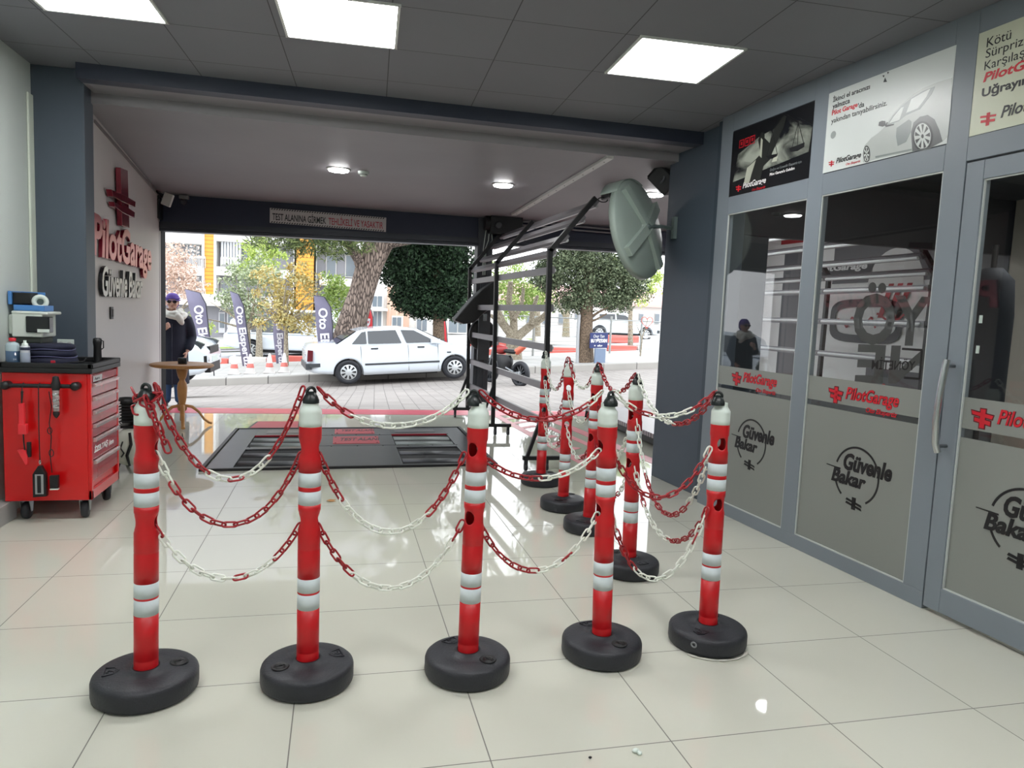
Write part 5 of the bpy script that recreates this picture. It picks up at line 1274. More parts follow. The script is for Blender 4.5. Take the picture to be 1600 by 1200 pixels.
# grass verge strips
for (xa_, xb_, Y) in ((-9, -1.6, 33.2), (9.0, 11.5, 33.2), (12.5, 15.5, 20.2)):
    vs = [(x_, y_, gz(x_, y_)+.19+.0*y_) for x_ in (xa_, (xa_+xb_)/2, xb_) for y_ in (Y, Y+1.4)]
    o = MB().add(vs, [(0, 1, 3, 2), (2, 3, 5, 4)]).build('grass_verge', GRASS); tag(o, 'strip of short green grass beside the far road', 'grass', kind='stuff')
# red and white painted kerb blocks of the median
KR = mat('kerb_red', (222, 112, 100), .6); KW = mat('kerb_white', (228, 224, 218), .6)
for i in range(30):
    X = -13+i*1.25; Yk = 26.2
    m = MB(); m.box((X, Yk, gz(X, Yk)+.12), (1.2, .28, .24)); o = m.build('kerb_block', KR if i % 2 else KW, bev=.03)
    tag(o, 'painted kerb block in the alternating red and white median row across the street', 'kerb block', 'red and white kerb blocks of the median')
for i in range(9):
    X = -12+i*3.1; Yk = 31.5
    m = MB(); m.box((X, Yk, gz(X, Yk)+.2), (1.9, .3, .36)); o = m.build('road_barrier', KR if i % 2 == 0 else KW, bev=.05)
    tag(o, 'low painted road barrier segment on the far side of the road', 'barrier', 'low road barrier segments across the road')
# ------------------------------------------------------------------ cars
CARW = mat('car_white_paint', (222, 230, 238), .18, coat=.6, var=.01)
CGL = mat('car_dark_glass', (30, 36, 42), .06, spec=.9)
TRIMC = mat('car_trim_grey', (62, 66, 70), .5)
HUB = mat('wheel_cover_silver', (206, 210, 212), .3, metal=.3)
def car(label, o, yaw, sil, arch, L, w, belt, roofpts, windows, wheel_r, details, lights=None, scale=1.0):
    """side silhouette built along x (rear at 0, nose at L); y- is the side facing the garage"""
    t = thing('parked_car', label, 'car', o, yaw)
    Mx = Matrix.Scale(scale, 4) @ frame((0, 0, 0), (1, 0, 0), (0, 0, 1))     # x, z in plane, thickness along -y
    # body: columns between the lower and upper outline, so the flanks stay smooth round the wheel arches
    hw = w/2
    top = details['top']; low = details['low']
    def ev(pts, x_):
        for (xa, za), (xb, zb2) in zip(pts, pts[1:]):
            if xa <= x_ <= xb: return za+(zb2-za)*(x_-xa)/max(1e-6, xb-xa)
        return pts[0][1] if x_ < pts[0][0] else pts[-1][1]
    r_a = details['arch_r']
    def zlow(x_):
        z_ = ev(low, x_)
        for ax_ in arch:
            if abs(x_-ax_) < r_a: z_ = max(z_, wheel_r-.01+math.sqrt(max(0, r_a**2-(x_-ax_)**2)))
        return z_
    xs = sorted(set([round(L*k/60, 4) for k in range(61)]+[round(ax_+r_a*math.cos(PI*k/16), 4) for ax_ in arch for k in range(17)]+[ax_+s_*(r_a+.001) for ax_ in arch for s_ in (-1, 1)]))
    def yy(x_, h):
        e = min(x_, L-x_); q = max(0, 1-e/.45); return h-.16*q*q
    NS = 9; m = MB(); vs = []
    for x_ in xs:
        z0_, z1_ = zlow(x_), ev(top, x_); ring = []
        for j in range(NS):
            q = j/(NS-1); z_ = z0_+(z1_-z0_)*q; h = hw-.05*max(0, 1-(z_-.2)/.2)**2-.055*max(0, (z_-.62)/.4)**2
            if j == NS-1: h -= .05
            ring.append((yy(x_, h), z_))
        crown = [(ring[-1][0]*c_, ring[-1][1]+.03*(1-c_*c_)) for c_ in (.66, .33, 0, -.33, -.66)]
        full = [(-y_, z_) for y_, z_ in ring]+[(-y_, z_) for y_, z_ in crown]+[(y_, z_) for y_, z_ in reversed(ring)]
        vs += [Vector((x_, y_, z_))*scale for y_, z_ in full]
    NR = 2*NS+5; fs = []
    for i in range(len(xs)-1):
        for j in range(NR-1): a_ = i*NR+j; fs.append((a_, a_+1, a_+NR+1, a_+NR))
        fs.append((i*NR+NR-1, i*NR, (i+1)*NR, (i+1)*NR+NR-1))
    m.add(vs, fs, 0, True); m.add(vs[:NR], [tuple(range(NR))]); m.add(vs[-NR:], [tuple(range(NR))]); m.build('body', CARW, t, world=False)
    # greenhouse
    m = MB(); zr = max(p[1] for p in roofpts); n = len(roofpts); vs = []
    for sgn in (-1, 1):
        for x_, z_ in roofpts:
            h = hw-.05-.30*max(0, z_-belt); vs.append(Vector((x_, sgn*h, z_))*scale)
    m.add(vs, [tuple(range(n)), tuple(range(n, 2*n))]+[(i, (i+1) % n, n+(i+1) % n, n+i) for i in range(n)]); gh = m.build('roof', CARW, t, world=False, bev=.03*scale, seg=3)
    for win in windows:
        for sgn in (-1, 1):
            m = MB(); v0 = []
            for x_, z_ in win: v0.append(Vector((x_, sgn*(hw-.05-.30*max(0, z_-belt)+.006), z_))*scale)
            m.add(v0+[p+Vector((0, sgn*.004, 0)) for p in v0], [tuple(range(len(win))), tuple(range(len(win), 2*len(win)))]+[(i, (i+1) % len(win), len(win)+(i+1) % len(win), len(win)+i) for i in range(len(win))])
            m.build('side_window', CGL, gh, world=False)
    # front and rear screens
    for (xa_, za_), (xb_, zb__) in (details['wind'], details['rear']):
        m = MB(); v0 = []
        for x_, z_, s_ in ((xa_, za_, -1), (xa_, za_, 1), (xb_, zb__, 1), (xb_, zb__, -1)):
            h = hw-.14-.30*max(0, z_-belt); v0.append(Vector((x_, s_*h, z_))*scale)
        nn = (v0[1]-v0[0]).cross(v0[3]-v0[0]).normalized(); nn = nn if nn.z > 0 else -nn
        m.add([p+nn*.004 for p in v0]+[p+nn*.012 for p in v0], [(0, 1, 2, 3), (4, 5, 6, 7), (0, 1, 5, 4), (1, 2, 6, 5), (2, 3, 7, 6), (3, 0, 4, 7)]); m.build('windscreen', CGL, gh, world=False)
    for ax_ in arch:
        for sgn in (-1, 1):
            Mw = Matrix.Scale(scale, 4) @ Matrix.Translation((ax_, sgn*(hw-.10), wheel_r)) @ Matrix.Rotation(PI/2*(1 if sgn < 0 else -1), 4, 'X')
            m = MB(); m.lathe([(0, -.09), (wheel_r-.03, -.09), (wheel_r, -.06), (wheel_r, .065), (wheel_r-.02, .085), (wheel_r*.66, .088), (wheel_r*.64, .07), (0, .07)], 30, M=Mw); wo = m.build('wheel', RUBBER, t, world=False)
            m = MB(); m.lathe([(0, .105), (.05, .105), (.06, .10), (wheel_r*.60, .095), (wheel_r*.64, .086), (0, .086)], 30, M=Mw); ho = m.build('hub_cap', HUB, wo, world=False)
            m = MB()
            for k in range(9):
                q = 2*PI*k/9; m.prism([(r_*math.cos(a_), r_*math.sin(a_)) for r_, a_ in ((.085, q-.12), (wheel_r*.56, q-.16), (wheel_r*.56, q+.16), (.085, q+.12))], .0965, .108, Mw)
            m.build('slot', INK, ho, world=False)
    for nm_, mb_, mt_ in details['parts'](hw, yy):
        mb_.v = [p*scale for p in mb_.v]; mb_.build(nm_, mt_, t, world=False, bev=.004)
    return t
def arc_pts(cx_, r, z0, n=9):
    return [(cx_+r*math.cos(q), z0+r*math.sin(q)) for q in [PI*k/(n-1) for k in range(n)]]   # front to rear over the wheel
R19 = [(0.02, .36), (.03, .60), (.05, .86), (.10, 1.0), (.35, 1.02), (.9, 1.0), (2.9, .98), (3.35, .92), (3.9, .82), (4.15, .74), (4.23, .62), (4.25, .42), (4.20, .26), (3.86, .22)] + [p for p in arc_pts(3.46, .355, .29)] + [(3.05, .20), (1.35, .20)] + [p for p in arc_pts(.92, .355, .29)] + [(.5, .26), (.15, .30)]
def r19_parts(hw, yy):
    out = []
    for s_ in (-1, 1):
        m = MB()
        for a_, b_ in ((1.30, 3.08), (3.86, 4.1)): m.bar((a_, s_*(hw+.001), .475), (b_, s_*(hw-.01 if b_ > 4 else hw+.001), .475), .02, .045)
        out.append(('side_moulding', m, TRIMC))
        for x_ in (1.45, 2.55): m = MB(); m.bar((x_, s_*(hw-.012), .86), (x_+.17, s_*(hw-.012), .86), .03, .035); out.append(('door_handle', m, TRIMC))
        m = MB(); m.box((2.98, s_*(hw+.03), 1.0), (.22, .10, .10)); out.append(('wing_mirror', m, CARW))
        m = MB(); m.box((3.32, s_*(hw-.002), .70), (.10, .02, .03)); out.append(('indicator', m, TRIMC))
    m = MB(); m.bb((-.03, -.78, .40), (.10, .78, .545)); m.bb((.05, -.80, .455), (.58, -.775, .545)); m.bb((.05, .775, .455), (.58, .80, .545)); out.append(('rear_bumper', m, TRIMC))
    m = MB(); m.bb((4.16, -.74, .36), (4.29, .74, .50)); out.append(('front_bumper', m, TRIMC))
    for s_ in (-1, 1):
        m = MB(); m.prism([(.005, .60), (.13, .60), (.15, .86), (.03, .88)], -.02, .02, frame((0, s_*.765, 0), (1, 0, 0), (0, 0, 1))); out.append(('tail_light', m, mat('tail_red', (96, 24, 34), .2)))
        m = MB(); m.bb((4.12, s_*.52-.16, .60), (4.22, s_*.52+.16, .74)); out.append(('headlight', m, CHR))
    m = MB(); m.lathe([(.10, 0), (.105, .004), (.10, .006)], 20, M=Matrix.Translation((.66, -.800, .80)) @ Matrix.Rotation(PI/2, 4, 'X')); out.append(('fuel_cap', m, CARW))
    for x_ in (1.22, 2.33, 3.05):
        m = MB(); m.bb((x_-.004, -hw-.0005, .28), (x_+.004, -hw+.03, .93)); out.append(('door_gap', m, TRIMC))
    m = MB(); m.bb((1.30, -.70, .17), (3.05, .70, .22)); out.append(('underbody', m, INK))
    return out
rg = gpx(545, 17.6); fg_ = gpx(710, 17.9)
yaw_ = math.atan2(fg_.y-rg.y, fg_.x-rg.x); sc_ = (Vector((fg_.x, fg_.y))-Vector((rg.x, rg.y))).length/2.54
ro = Vector((rg.x, rg.y, 0))+Vector((-.92*math.cos(yaw_), -.92*math.sin(yaw_), 0))*sc_+Vector((-math.sin(yaw_), math.cos(yaw_), 0))*.75
tc_car = car('white four-door saloon parked along the kerb in front of the pine trunk', (ro.x, ro.y, gz(ro.x+1, ro.y)), yaw_, R19, (.92, 3.46), 4.25, 1.64, .98,
    [(.62, .94), (1.18, 1.30), (1.42, 1.355), (2.30, 1.365), (2.58, 1.32), (3.36, .90)],
    [[(1.02, .99), (1.26, 1.265), (1.36, 1.285), (1.36, .985)], [(1.40, .985), (1.40, 1.29), (2.06, 1.30), (2.18, .975)], [(2.30, .975), (2.18, 1.30), (2.50, 1.28), (3.02, .98)]], .30,
    {'wind': ((3.29, .955), (2.62, 1.305)), 'rear': ((.66, .98), (1.15, 1.29)), 'parts': r19_parts, 'arch_r': .345, 'top': [(0, .84), (.03, .95), (.10, .985), (.5, 1.0), (.9, .98), (2.9, .955), (3.35, .90), (3.9, .80), (4.15, .73), (4.25, .60)], 'low': [(0, .38), (.15, .31), (.5, .27), (1.3, .21), (3.05, .21), (3.9, .23), (4.2, .27), (4.25, .34)]}, scale=sc_)
tc_car.scale = (1, 1, .94)
tc_car.rotation_euler = (0, -math.atan2(gz(fg_.x, 17.8)-gz(rg.x, 17.8), fg_.x-rg.x), yaw_)
SUV = [(0.0, .45), (.0, .9), (.05, 1.05), (.9, 1.08), (3.0, 1.08), (3.45, 1.05), (3.95, .95), (4.2, .86), (4.30, .72), (4.30, .50), (4.22, .30), (3.92, .26)] + arc_pts(3.50, .40, .33) + [(3.05, .26), (1.35, .26)] + arc_pts(.90, .40, .33) + [(.45, .30), (.1, .36)]
def suv_parts(hw, yy):
    out = []
    for s_ in (-1, 1):
        m = MB(); m.prism([(3.95, .78), (4.22, .76), (4.28, .86), (4.15, .92), (3.90, .96)], -.10, .03, frame((0, s_*(hw-.13), 0), (1, 0, 0), (0, 0, 1))); out.append(('headlight', m, CGL))
        m = MB(); m.box((4.26, s_*(hw-.27), .56), (.10, .30, .15)); m.box((4.18, s_*(hw-.15), .56), (.12, .08, .13)); out.append(('fog_lamp_surround', m, BLACKP))
        m = MB(); m.lathe([(0, 0), (.04, 0), (.045, .01), (0, .012)], 14, M=Matrix.Translation((4.315, s_*(hw-.27), .56)) @ Matrix.Rotation(PI/2, 4, 'Y')); out.append(('fog_lamp', m, CHR))
    m = MB(); m.bb((4.22, -.52, .30), (4.325, .52, .48)); out.append(('lower_grille', m, BLACKP))
    m = MB(); m.bb((4.25, -.45, .66), (4.325, .45, .80)); out.append(('grille', m, BLACKP))
    m = MB(); m.bb((4.318, -.26, .50), (4.332, .26, .61)); out.append(('number_plate', m, WHT_PL))
    m = MB(); m.bb((1.3, -.7, .20), (3.1, .7, .27)); out.append(('underbody', m, INK))
    m = MB(); m.bb((1.35, -.86, .26), (3.05, -.84, .36)); out.append(('sill', m, BLACKP))
    return out
sg = gpx(345, 14.6)
ts = car('white car nosing in at the left edge of the opening behind the wooden table', (sg.x-4.50, 15.35, gz(sg.x-1, 14.8)), -.02, SUV, (.90, 3.50), 4.32, 1.74, 1.06,
    [(.1, 1.04), (.30, 1.50), (.6, 1.60), (2.3, 1.62), (2.6, 1.55), (3.35, 1.04)],
    [[(.5, 1.12), (.65, 1.48), (1.3, 1.52), (1.3, 1.12)], [(1.36, 1.12), (1.36, 1.52), (2.1, 1.52), (2.2, 1.12)], [(2.28, 1.12), (2.2, 1.52), (2.5, 1.48), (3.0, 1.12)]], .34,
    {'wind': ((3.28, 1.10), (2.66, 1.53)), 'rear': ((.12, 1.1), (.28, 1.48)), 'parts': suv_parts, 'arch_r': .40, 'top': [(0, .95), (.1, 1.02), (.9, 1.05), (3.0, 1.05), (3.45, 1.02), (3.95, .94), (4.2, .86), (4.32, .70)], 'low': [(0, .45), (.2, .34), (1.3, .27), (3.05, .27), (3.95, .27), (4.2, .30), (4.32, .42)]})
ts.rotation_euler = (0, -.05, -.02)
PK = [(0, .5), (0, .95), (.1, 1.0), (2.0, 1.0), (3.4, 1.0), (4.0, .96), (4.4, .9), (4.5, .7), (4.48, .42), (4.1, .36)] + arc_pts(3.70, .42, .36) + [(3.2, .36), (1.45, .36)] + arc_pts(1.0, .42, .36) + [(.5, .4)]
def pk_parts(hw, yy):
    out = []
    m = MB(); m.bb((4.4, -.8, .42), (4.54, .8, .6)); out.append(('bumper', m, TRIMC)); m = MB(); m.bb((1.4, -.7, .26), (3.3, .7, .38)); out.append(('underbody', m, INK))
    for s_ in (-1, 1): m = MB(); m.box((4.42, s_*.6, .78), (.1, .25, .14)); out.append(('headlight', m, CHR))
    return out
for (px_, Y_, yw, lb, rf) in ((352, 30.0, .05, 'white pickup across the street behind the second feather flag', [(.1, .98), (.25, 1.5), (.5, 1.62), (2.6, 1.62), (2.9, 1.55), (3.5, .98)]), (430, 36.0, -.03, 'white van parked across the street behind the yellow tree', [(.1, .98), (.15, 1.75), (.4, 1.85), (2.9, 1.85), (3.2, 1.7), (3.8, .98)]), (900, 37.0, .02, 'white car standing beyond the wire fence, right of the round conifer', [(.5, .98), (1.0, 1.4), (1.4, 1.48), (2.5, 1.48), (2.8, 1.4), (3.4, .98)])):
    g_ = gpx(px_, Y_)
    tt = car(lb, (g_.x, Y_, g_.z+.02), yw, PK, (1.0, 3.7), 4.5, 1.72, .98, rf, [[(1.0, 1.05), (1.0, rf[2][1]-.12), (1.9, rf[2][1]-.10), (1.9, 1.05)], [(1.98, 1.05), (1.98, rf[2][1]-.10), (2.5, rf[2][1]-.14), (2.95, 1.05)]], .36,
        {'wind': ((rf[5][0]-.08, 1.03), (rf[4][0]+.03, rf[4][1]-.04)), 'rear': ((rf[0][0]+.02, 1.05), (rf[1][0]-.01, rf[1][1]-.05)), 'parts': pk_parts, 'arch_r': .43, 'top': [(0, .93), (.1, .98), (3.4, .97), (4.0, .93), (4.4, .87), (4.5, .70)], 'low': [(0, .5), (.5, .4), (3.2, .37), (4.3, .38), (4.5, .45)]})
# ------------------------------------------------------------------ trees
def leaf_mat(name, c1, c2):
    m, n, l, b = _mat(name); geo = n.new('ShaderNodeNewGeometry'); mx = n.new('ShaderNodeMix'); mx.data_type = 'RGBA'
    mx.inputs[6].default_value = (*s2l(c1), 1); mx.inputs[7].default_value = (*s2l(c2), 1); l.new(geo.outputs['Random Per Island'], mx.inputs[0]); l.new(mx.outputs[2], b.inputs['Base Color'])
    b.inputs['Roughness'].default_value = .7; b.inputs['Specular IOR Level'].default_value = .25
    return m
def leaves(mb, c, r, n, size, rnd, hollow=.55, long=1.0, droop=None):
    c = Vector(c)
    for _ in range(n):
        d = Vector((rnd.gauss(0, 1), rnd.gauss(0, 1), rnd.gauss(0, 1))).normalized(); q = hollow+(1-hollow)*rnd.random()
        p = c+Vector((d.x*r[0], d.y*r[1], d.z*r[2]))*q
        u = Vector((rnd.gauss(0, 1), rnd.gauss(0, 1), rnd.gauss(0, 1)))
        if droop: u = u*.5+d*droop
        u.normalize(); v = u.cross(Vector((rnd.gauss(0, 1), rnd.gauss(0, 1), rnd.gauss(0, 1)))).normalized()
        s_ = size*(.6+.8*rnd.random()); L_ = s_*long
        b = len(mb.v); mb.v += [p-u*L_, p+v*s_*.5, p+u*L_, p-v*s_*.5]; mb.f.append([b, b+1, b+2, b+3]); mb.m.append(0); mb.s.append(False)
def blob_cluster(mb, rnd, c, R, n_b, br, per, size, **k):
    for _ in range(n_b):
        d = Vector((rnd.gauss(0, 1), rnd.gauss(0, 1), rnd.gauss(0, 1))).normalized()*rnd.random()**.4
        p = Vector(c)+Vector((d.x*R[0], d.y*R[1], d.z*R[2])); b = br*(.7+.6*rnd.random()); leaves(mb, p, (b, b, b*.8), per, size, rnd, **k)
def bark_mat(name, c1, c2, sc=3.0, st=.9):
    m, n, l, b = _mat(name); tc = n.new('ShaderNodeTexCoord'); mp = n.new('ShaderNodeMapping'); mp.inputs['Scale'].default_value = (sc*2.4, sc*2.4, sc*.55)
    v = n.new('ShaderNodeTexVoronoi'); v.feature = 'DISTANCE_TO_EDGE'; nz = n.new('ShaderNodeTexNoise'); nz.inputs['Scale'].default_value = sc*1.5; nz.inputs['Detail'].default_value = 8
    l.new(tc.outputs['Object'], mp.inputs[0]); mx0 = n.new('ShaderNodeMix'); mx0.data_type = 'VECTOR'; mx0.inputs[0].default_value = .18
    l.new(mp.outputs[0], mx0.inputs[4]); l.new(nz.outputs['Color'], mx0.inputs[5]); l.new(mx0.outputs[1], v.inputs['Vector'])
    r = n.new('ShaderNodeValToRGB'); r.color_ramp.elements[0].color = (*s2l(c1), 1); r.color_ramp.elements[1].color = (*s2l(c2), 1); r.color_ramp.elements[1].position = .22
    l.new(v.outputs[0], r.inputs[0]); l.new(r.outputs[0], b.inputs['Base Color']); b.inputs['Roughness'].default_value = .9
    bp = n.new('ShaderNodeBump'); bp.inputs['Strength'].default_value = st; bp.inputs['Distance'].default_value = .06; l.new(r.outputs[0], bp.inputs['Height']); l.new(bp.outputs[0], b.inputs['Normal'])
    return m
BARK = bark_mat('pine_bark', (52, 42, 38), (158, 140, 128), 1.7); BARK2 = bark_mat('conifer_bark', (70, 58, 48), (140, 120, 100), 5, .5); BARK3 = bark_mat('pale_bark', (120, 108, 92), (186, 176, 156), 4, .4)
def limb(mb, path, rads, n=10): mb.tube(path, rads, n)
rnd = random.Random(3)
# leaning pine whose crown is above the opening
Yp = 20.2; g_ = gpx(545, Yp)
t = thing('pine_tree', 'big leaning pine trunk with rough bark behind the white saloon', 'tree', g_)
P_ = [Vector((g_.x, Yp, g_.z-.05)), at(545, 530, Yp), at(553, 495, Yp), at(566, 455, Yp), at(577, 415, Yp), at(592, 380, Yp), at(625, 335, Yp), at(665, 290, Yp+.3), at(700, 240, Yp+.5)]
m = MB(); m.tube(P_, [.52, .46, .38, .34, .36, .38, .33, .28, .2], 22); m.build('trunk', BARK, t)
m = MB(); limb(m, [P_[4]+Vector((-.2, 0, .1)), at(548, 385, Yp-.4), at(520, 360, Yp-1), at(470, 345, Yp-1.5), at(400, 335, Yp-1.6)], [.2, .14, .1, .07, .04]); limb(m, [P_[5], at(640, 375, Yp-.5), at(700, 350, Yp-1)], [.2, .12, .06]); limb(m, [at(577, 415, Yp)+Vector((-.3, -.1, 0)), at(566, 404, Yp-.3)], [.12, .05]); m.build('branch', BARK, t)
m = MB()
for (px_, py_, r_, nb) in ((455, 362, .85, 14), (500, 372, .55, 14), (535, 366, .8, 16), (520, 388, .38, 9), (420, 372, .55, 9), (470, 385, .28, 4), (560, 340, 1.2, 20), (640, 300, 1.9, 26), (500, 300, 1.6, 20), (720, 320, 1.4, 14)):
    blob_cluster(m, rnd, at(px_, py_, Yp-1.0), (r_, .9, r_*.55), nb, .30, 60, .028, long=3.2, droop=.6)
for _k in range(34):
    blob_cluster(m, rnd, (rnd.uniform(-2.0, 7.5), rnd.uniform(18.5, 22), rnd.uniform(5.2, 10.5)), (.9, .9, .5), 3, .8, 60, .10, long=2.0)
m.build('needles', leaf_mat('pine_needles', (44, 62, 40), (126, 138, 84)), t, recalc=False)
def conifer(label, px_, Yc, trunk_px, blobs, mats, seed, tr=.24, size=.05, per=110, br=.5, hollow=.5, name='conifer_tree', group=None, extra=None, bark=BARK2, dens=1.0):
    rn = random.Random(seed); g_ = gpx(px_, Yc)
    t = thing(name, label, 'tree', g_, 0, group)
    m = MB(); P_ = [Vector((g_.x, Yc, g_.z-.05))]+[at(x_, y_, Yc) for x_, y_ in trunk_px]; m.tube(P_, [tr*1.25]+[tr*(1-.6*k/len(trunk_px)) for k in range(len(trunk_px))], 14)
    to = m.build('trunk', bark, t)
    if extra:
        m = MB()
        for pth, rr in extra: m.tube([at(x_, y_, Yc+dy) for x_, y_, dy in pth], rr, 8)
        m.build('branch', bark, t)
    m = MB()
    for (bx_, by_, rx_, rz_, nb) in blobs:
        k = Yc/F_PX
        blob_cluster(m, rn, at(bx_, by_, Yc+.1), (rx_*k, rx_*k*.8, rz_*k), int(nb*dens), br, per, size, hollow=hollow)
    m.build('foliage', mats, t, recalc=False); return t
DKG = leaf_mat('dark_juniper_leaves', (14, 26, 18), (58, 82, 56)); MDG = leaf_mat('grey_green_leaves', (40, 54, 38), (138, 150, 118))
conifer('dark round evergreen with a short trunk behind the car bonnet', 686, 21.0, [(685, 500), (684, 450), (682, 400), (680, 340)], [(668, 380, 58, 40, 70), (640, 430, 34, 40, 36), (690, 440, 40, 42, 52), (650, 470, 34, 26, 30), (690, 478, 36, 20, 26), (625, 420, 18, 34, 16), (715, 420, 24, 44, 24), (670, 320, 60, 40, 30), (680, 230, 80, 60, 40), (690, 130, 60, 50, 26)], DKG, 5, tr=.16, br=.38, per=230, size=.055, hollow=.25)
conifer('spreading grey-green conifer with a fluted trunk beside the blue sign', 913, 20.0, [(914, 540), (916, 500), (918, 460), (920, 410), (922, 350)], [(905, 420, 62, 44, 70), (960, 430, 40, 42, 42), (860, 430, 26, 32, 22), (985, 450, 26, 30, 22), (900, 462, 40, 20, 24), (852, 440, 16, 20, 8), (950, 470, 34, 14, 14), (900, 350, 80, 50, 50), (905, 260, 90, 60, 40), (900, 150, 70, 60, 26)], MDG, 8, tr=.22, br=.36, per=170, size=.04, hollow=.35,
    extra=[([(916, 500, 0), (935, 488, -.2), (950, 480, -.3)], [.05, .035, .02]), ([(915, 505, 0), (930, 500, -.2), (948, 490, -.2)], [.04, .03, .02]), ([(916, 470, 0), (890, 440, 0), (870, 425, 0)], [.08, .05, .03]), ([(908, 578, .1), (909, 540, .1), (913, 500, .1)], [.15, .12, .08]), ([(922, 578, .0), (922, 540, .0), (920, 500, 0)], [.13, .10, .08])])
YG = leaf_mat('autumn_leaves', (184, 156, 84), (216, 210, 156)); PK_ = leaf_mat('pinkish_leaves', (216, 186, 168), (240, 224, 212)); LG = leaf_mat('light_green_leaves', (120, 150, 70), (190, 206, 130)); BYG = leaf_mat('bright_green_leaves', (156, 182, 84), (214, 226, 140)); PGN = leaf_mat('pale_green_leaves', (130, 146, 110), (200, 208, 176))
def twigs(cx_, cy_, r_, n, seed):
    rn = random.Random(seed); out = []
    for k in range(n):
        q = PI*(.08+.84*k/(n-1)); ex, ey = cx_+r_*math.cos(q)*(.8+.3*rn.random()), cy_-r_*math.sin(q)*(.8+.4*rn.random())
        out.append(([(cx_, cy_, 0), ((cx_+ex)/2+rn.uniform(-6, 6), (cy_+ey)/2+rn.uniform(-6, 6), rn.uniform(-.6, .6)), (ex, ey, rn.uniform(-1, 1))], [.045, .025, .01]))
    return out
conifer('small tree with sparse yellow and green leaves between the grey flags', 447, 22.5, [(447, 545), (447, 520), (446, 495)], [(450, 470, 46, 36, 30), (420, 450, 28, 30, 14), (470, 440, 30, 30, 14), (440, 500, 40, 16, 12), (465, 505, 30, 20, 10)], YG, 12, tr=.07, br=.30, per=46, size=.05, hollow=.2, name='young_tree', extra=twigs(447, 505, 70, 11, 1), bark=BARK3)
conifer('pale green loose tree beside the yellow one, further from the pine', 388, 24.0, [(388, 545), (388, 515)], [(385, 450, 40, 46, 26), (405, 420, 40, 26, 20), (365, 470, 26, 26, 14), (400, 490, 28, 20, 12)], PGN, 13, tr=.08, br=.34, per=46, size=.055, hollow=.2, name='young_tree', extra=twigs(388, 515, 76, 11, 2), bark=BARK3)
conifer('tree with faded pinkish leaves before the balconies at the left edge', 262, 26.0, [(262, 540), (262, 510)], [(265, 430, 30, 46, 26), (290, 430, 28, 36, 18), (270, 400, 26, 26, 10), (300, 455, 22, 18, 9), (250, 470, 28, 20, 10)], PK_, 14, tr=.09, br=.36, per=58, size=.05, hollow=.2, name='young_tree', extra=twigs(262, 510, 70, 9, 3), bark=BARK3)
conifer('light green tree showing between the grey flag and the pine trunk', 528, 25.0, [(530, 535), (530, 505)], [(528, 470, 22, 34, 22), (520, 440, 20, 20, 9), (540, 500, 20, 20, 10)], LG, 15, tr=.08, br=.32, per=70, size=.05, hollow=.2, name='young_tree', bark=BARK3)
conifer('bright green bush behind the leftmost grey flag', 300, 27.0, [(300, 545), (300, 530)], [(300, 512, 32, 20, 20)], BYG, 16, tr=.05, br=.3, per=80, size=.05, hollow=.2, name='leafy_bush', bark=BARK3)
conifer('tall bright green tree behind the yellow tree, reaching the header', 405, 29.0, [(405, 540), (405, 480), (405, 420)], [(412, 395, 30, 22, 22), (398, 415, 24, 16, 10)], BYG, 17, tr=.12, br=.34, per=90, size=.055, hollow=.2, name='leafy_tree', bark=BARK3)
conifer('pale yellow-green trees seen between the uprights of the tube rack', 800, 31.0, [(800, 540), (800, 500), (800, 450)], [(790, 430, 34, 34, 24), (830, 450, 30, 30, 20), (800, 480, 44, 18, 16), (850, 470, 26, 20, 10)], LG, 18, tr=.12, br=.4, per=80, size=.06, hollow=.2, name='leafy_tree', bark=BARK3)
conifer('bright yellow-green tree behind the right side of the spreading conifer', 985, 27.0, [(985, 560), (985, 500), (985, 450)], [(985, 410, 42, 30, 30), (1010, 440, 30, 36, 20), (1000, 370, 40, 30, 16)], BYG, 19, tr=.12, br=.4, per=100, size=.055, hollow=.2, name='leafy_tree', bark=BARK3)
# pollarded bare tree behind the rack
Yb = 22.0; g_ = gpx(803, Yb)
t = thing('pollarded_tree', 'bare pruned tree with thick forking limbs seen through the tube rack', 'tree', g_)
m = MB(); m.tube([Vector((g_.x, Yb, g_.z-.05)), at(803, 545, Yb), at(803, 525, Yb)], [.28, .24, .26], 14); m.build('trunk', BARK3, t)
m = MB()
for pth, rr in (([(803, 528), (785, 505), (775, 480), (768, 455)], .15), ([(803, 528), (803, 500), (795, 470), (798, 440)], .13), ([(806, 528), (830, 508), (850, 495), (862, 480)], .15), ([(830, 508), (832, 485), (840, 462)], .09), ([(803, 500), (815, 478), (818, 450)], .08), ([(785, 505), (776, 500), (766, 492)], .08)):
    m.tube([at(x_, y_, Yb+.2*math.sin(k)) for k, (x_, y_) in enumerate(pth)], [rr*(1-.55*k/len(pth)) for k in range(len(pth))], 10)
m.build('limb', BARK3, t)
# background street trees (bare trunks)
for k, (px_, Y_, top_, lb) in enumerate(((838, 33, 430, 'bare'), (884, 35, 470, 'thin bare'), (760, 34, 450, 'pale bare'))):
    g_ = gpx(px_, Y_); t = thing('street_tree', ['slim bare street trunk across the road, behind the tube rack', 'thin bare trunk across the road, left of the spreading conifer', 'pale bare trunk across the road, behind the middle door post'][k], 'tree', g_)
    m = MB(); m.tube([g_, at(px_+1, (top_+530)/2, Y_), at(px_+4, top_, Y_)], [.22, .16, .10], 10); m.build('trunk', BARK3, t)
    m = MB(); m.tube([at(px_+1, 500, Y_), at(px_-14, 470, Y_), at(px_-20, 440, Y_)], [.10, .06, .03], 8); m.tube([at(px_+2, 490, Y_), at(px_+16, 460, Y_)], [.08, .03], 8); m.build('branch', BARK3, t)
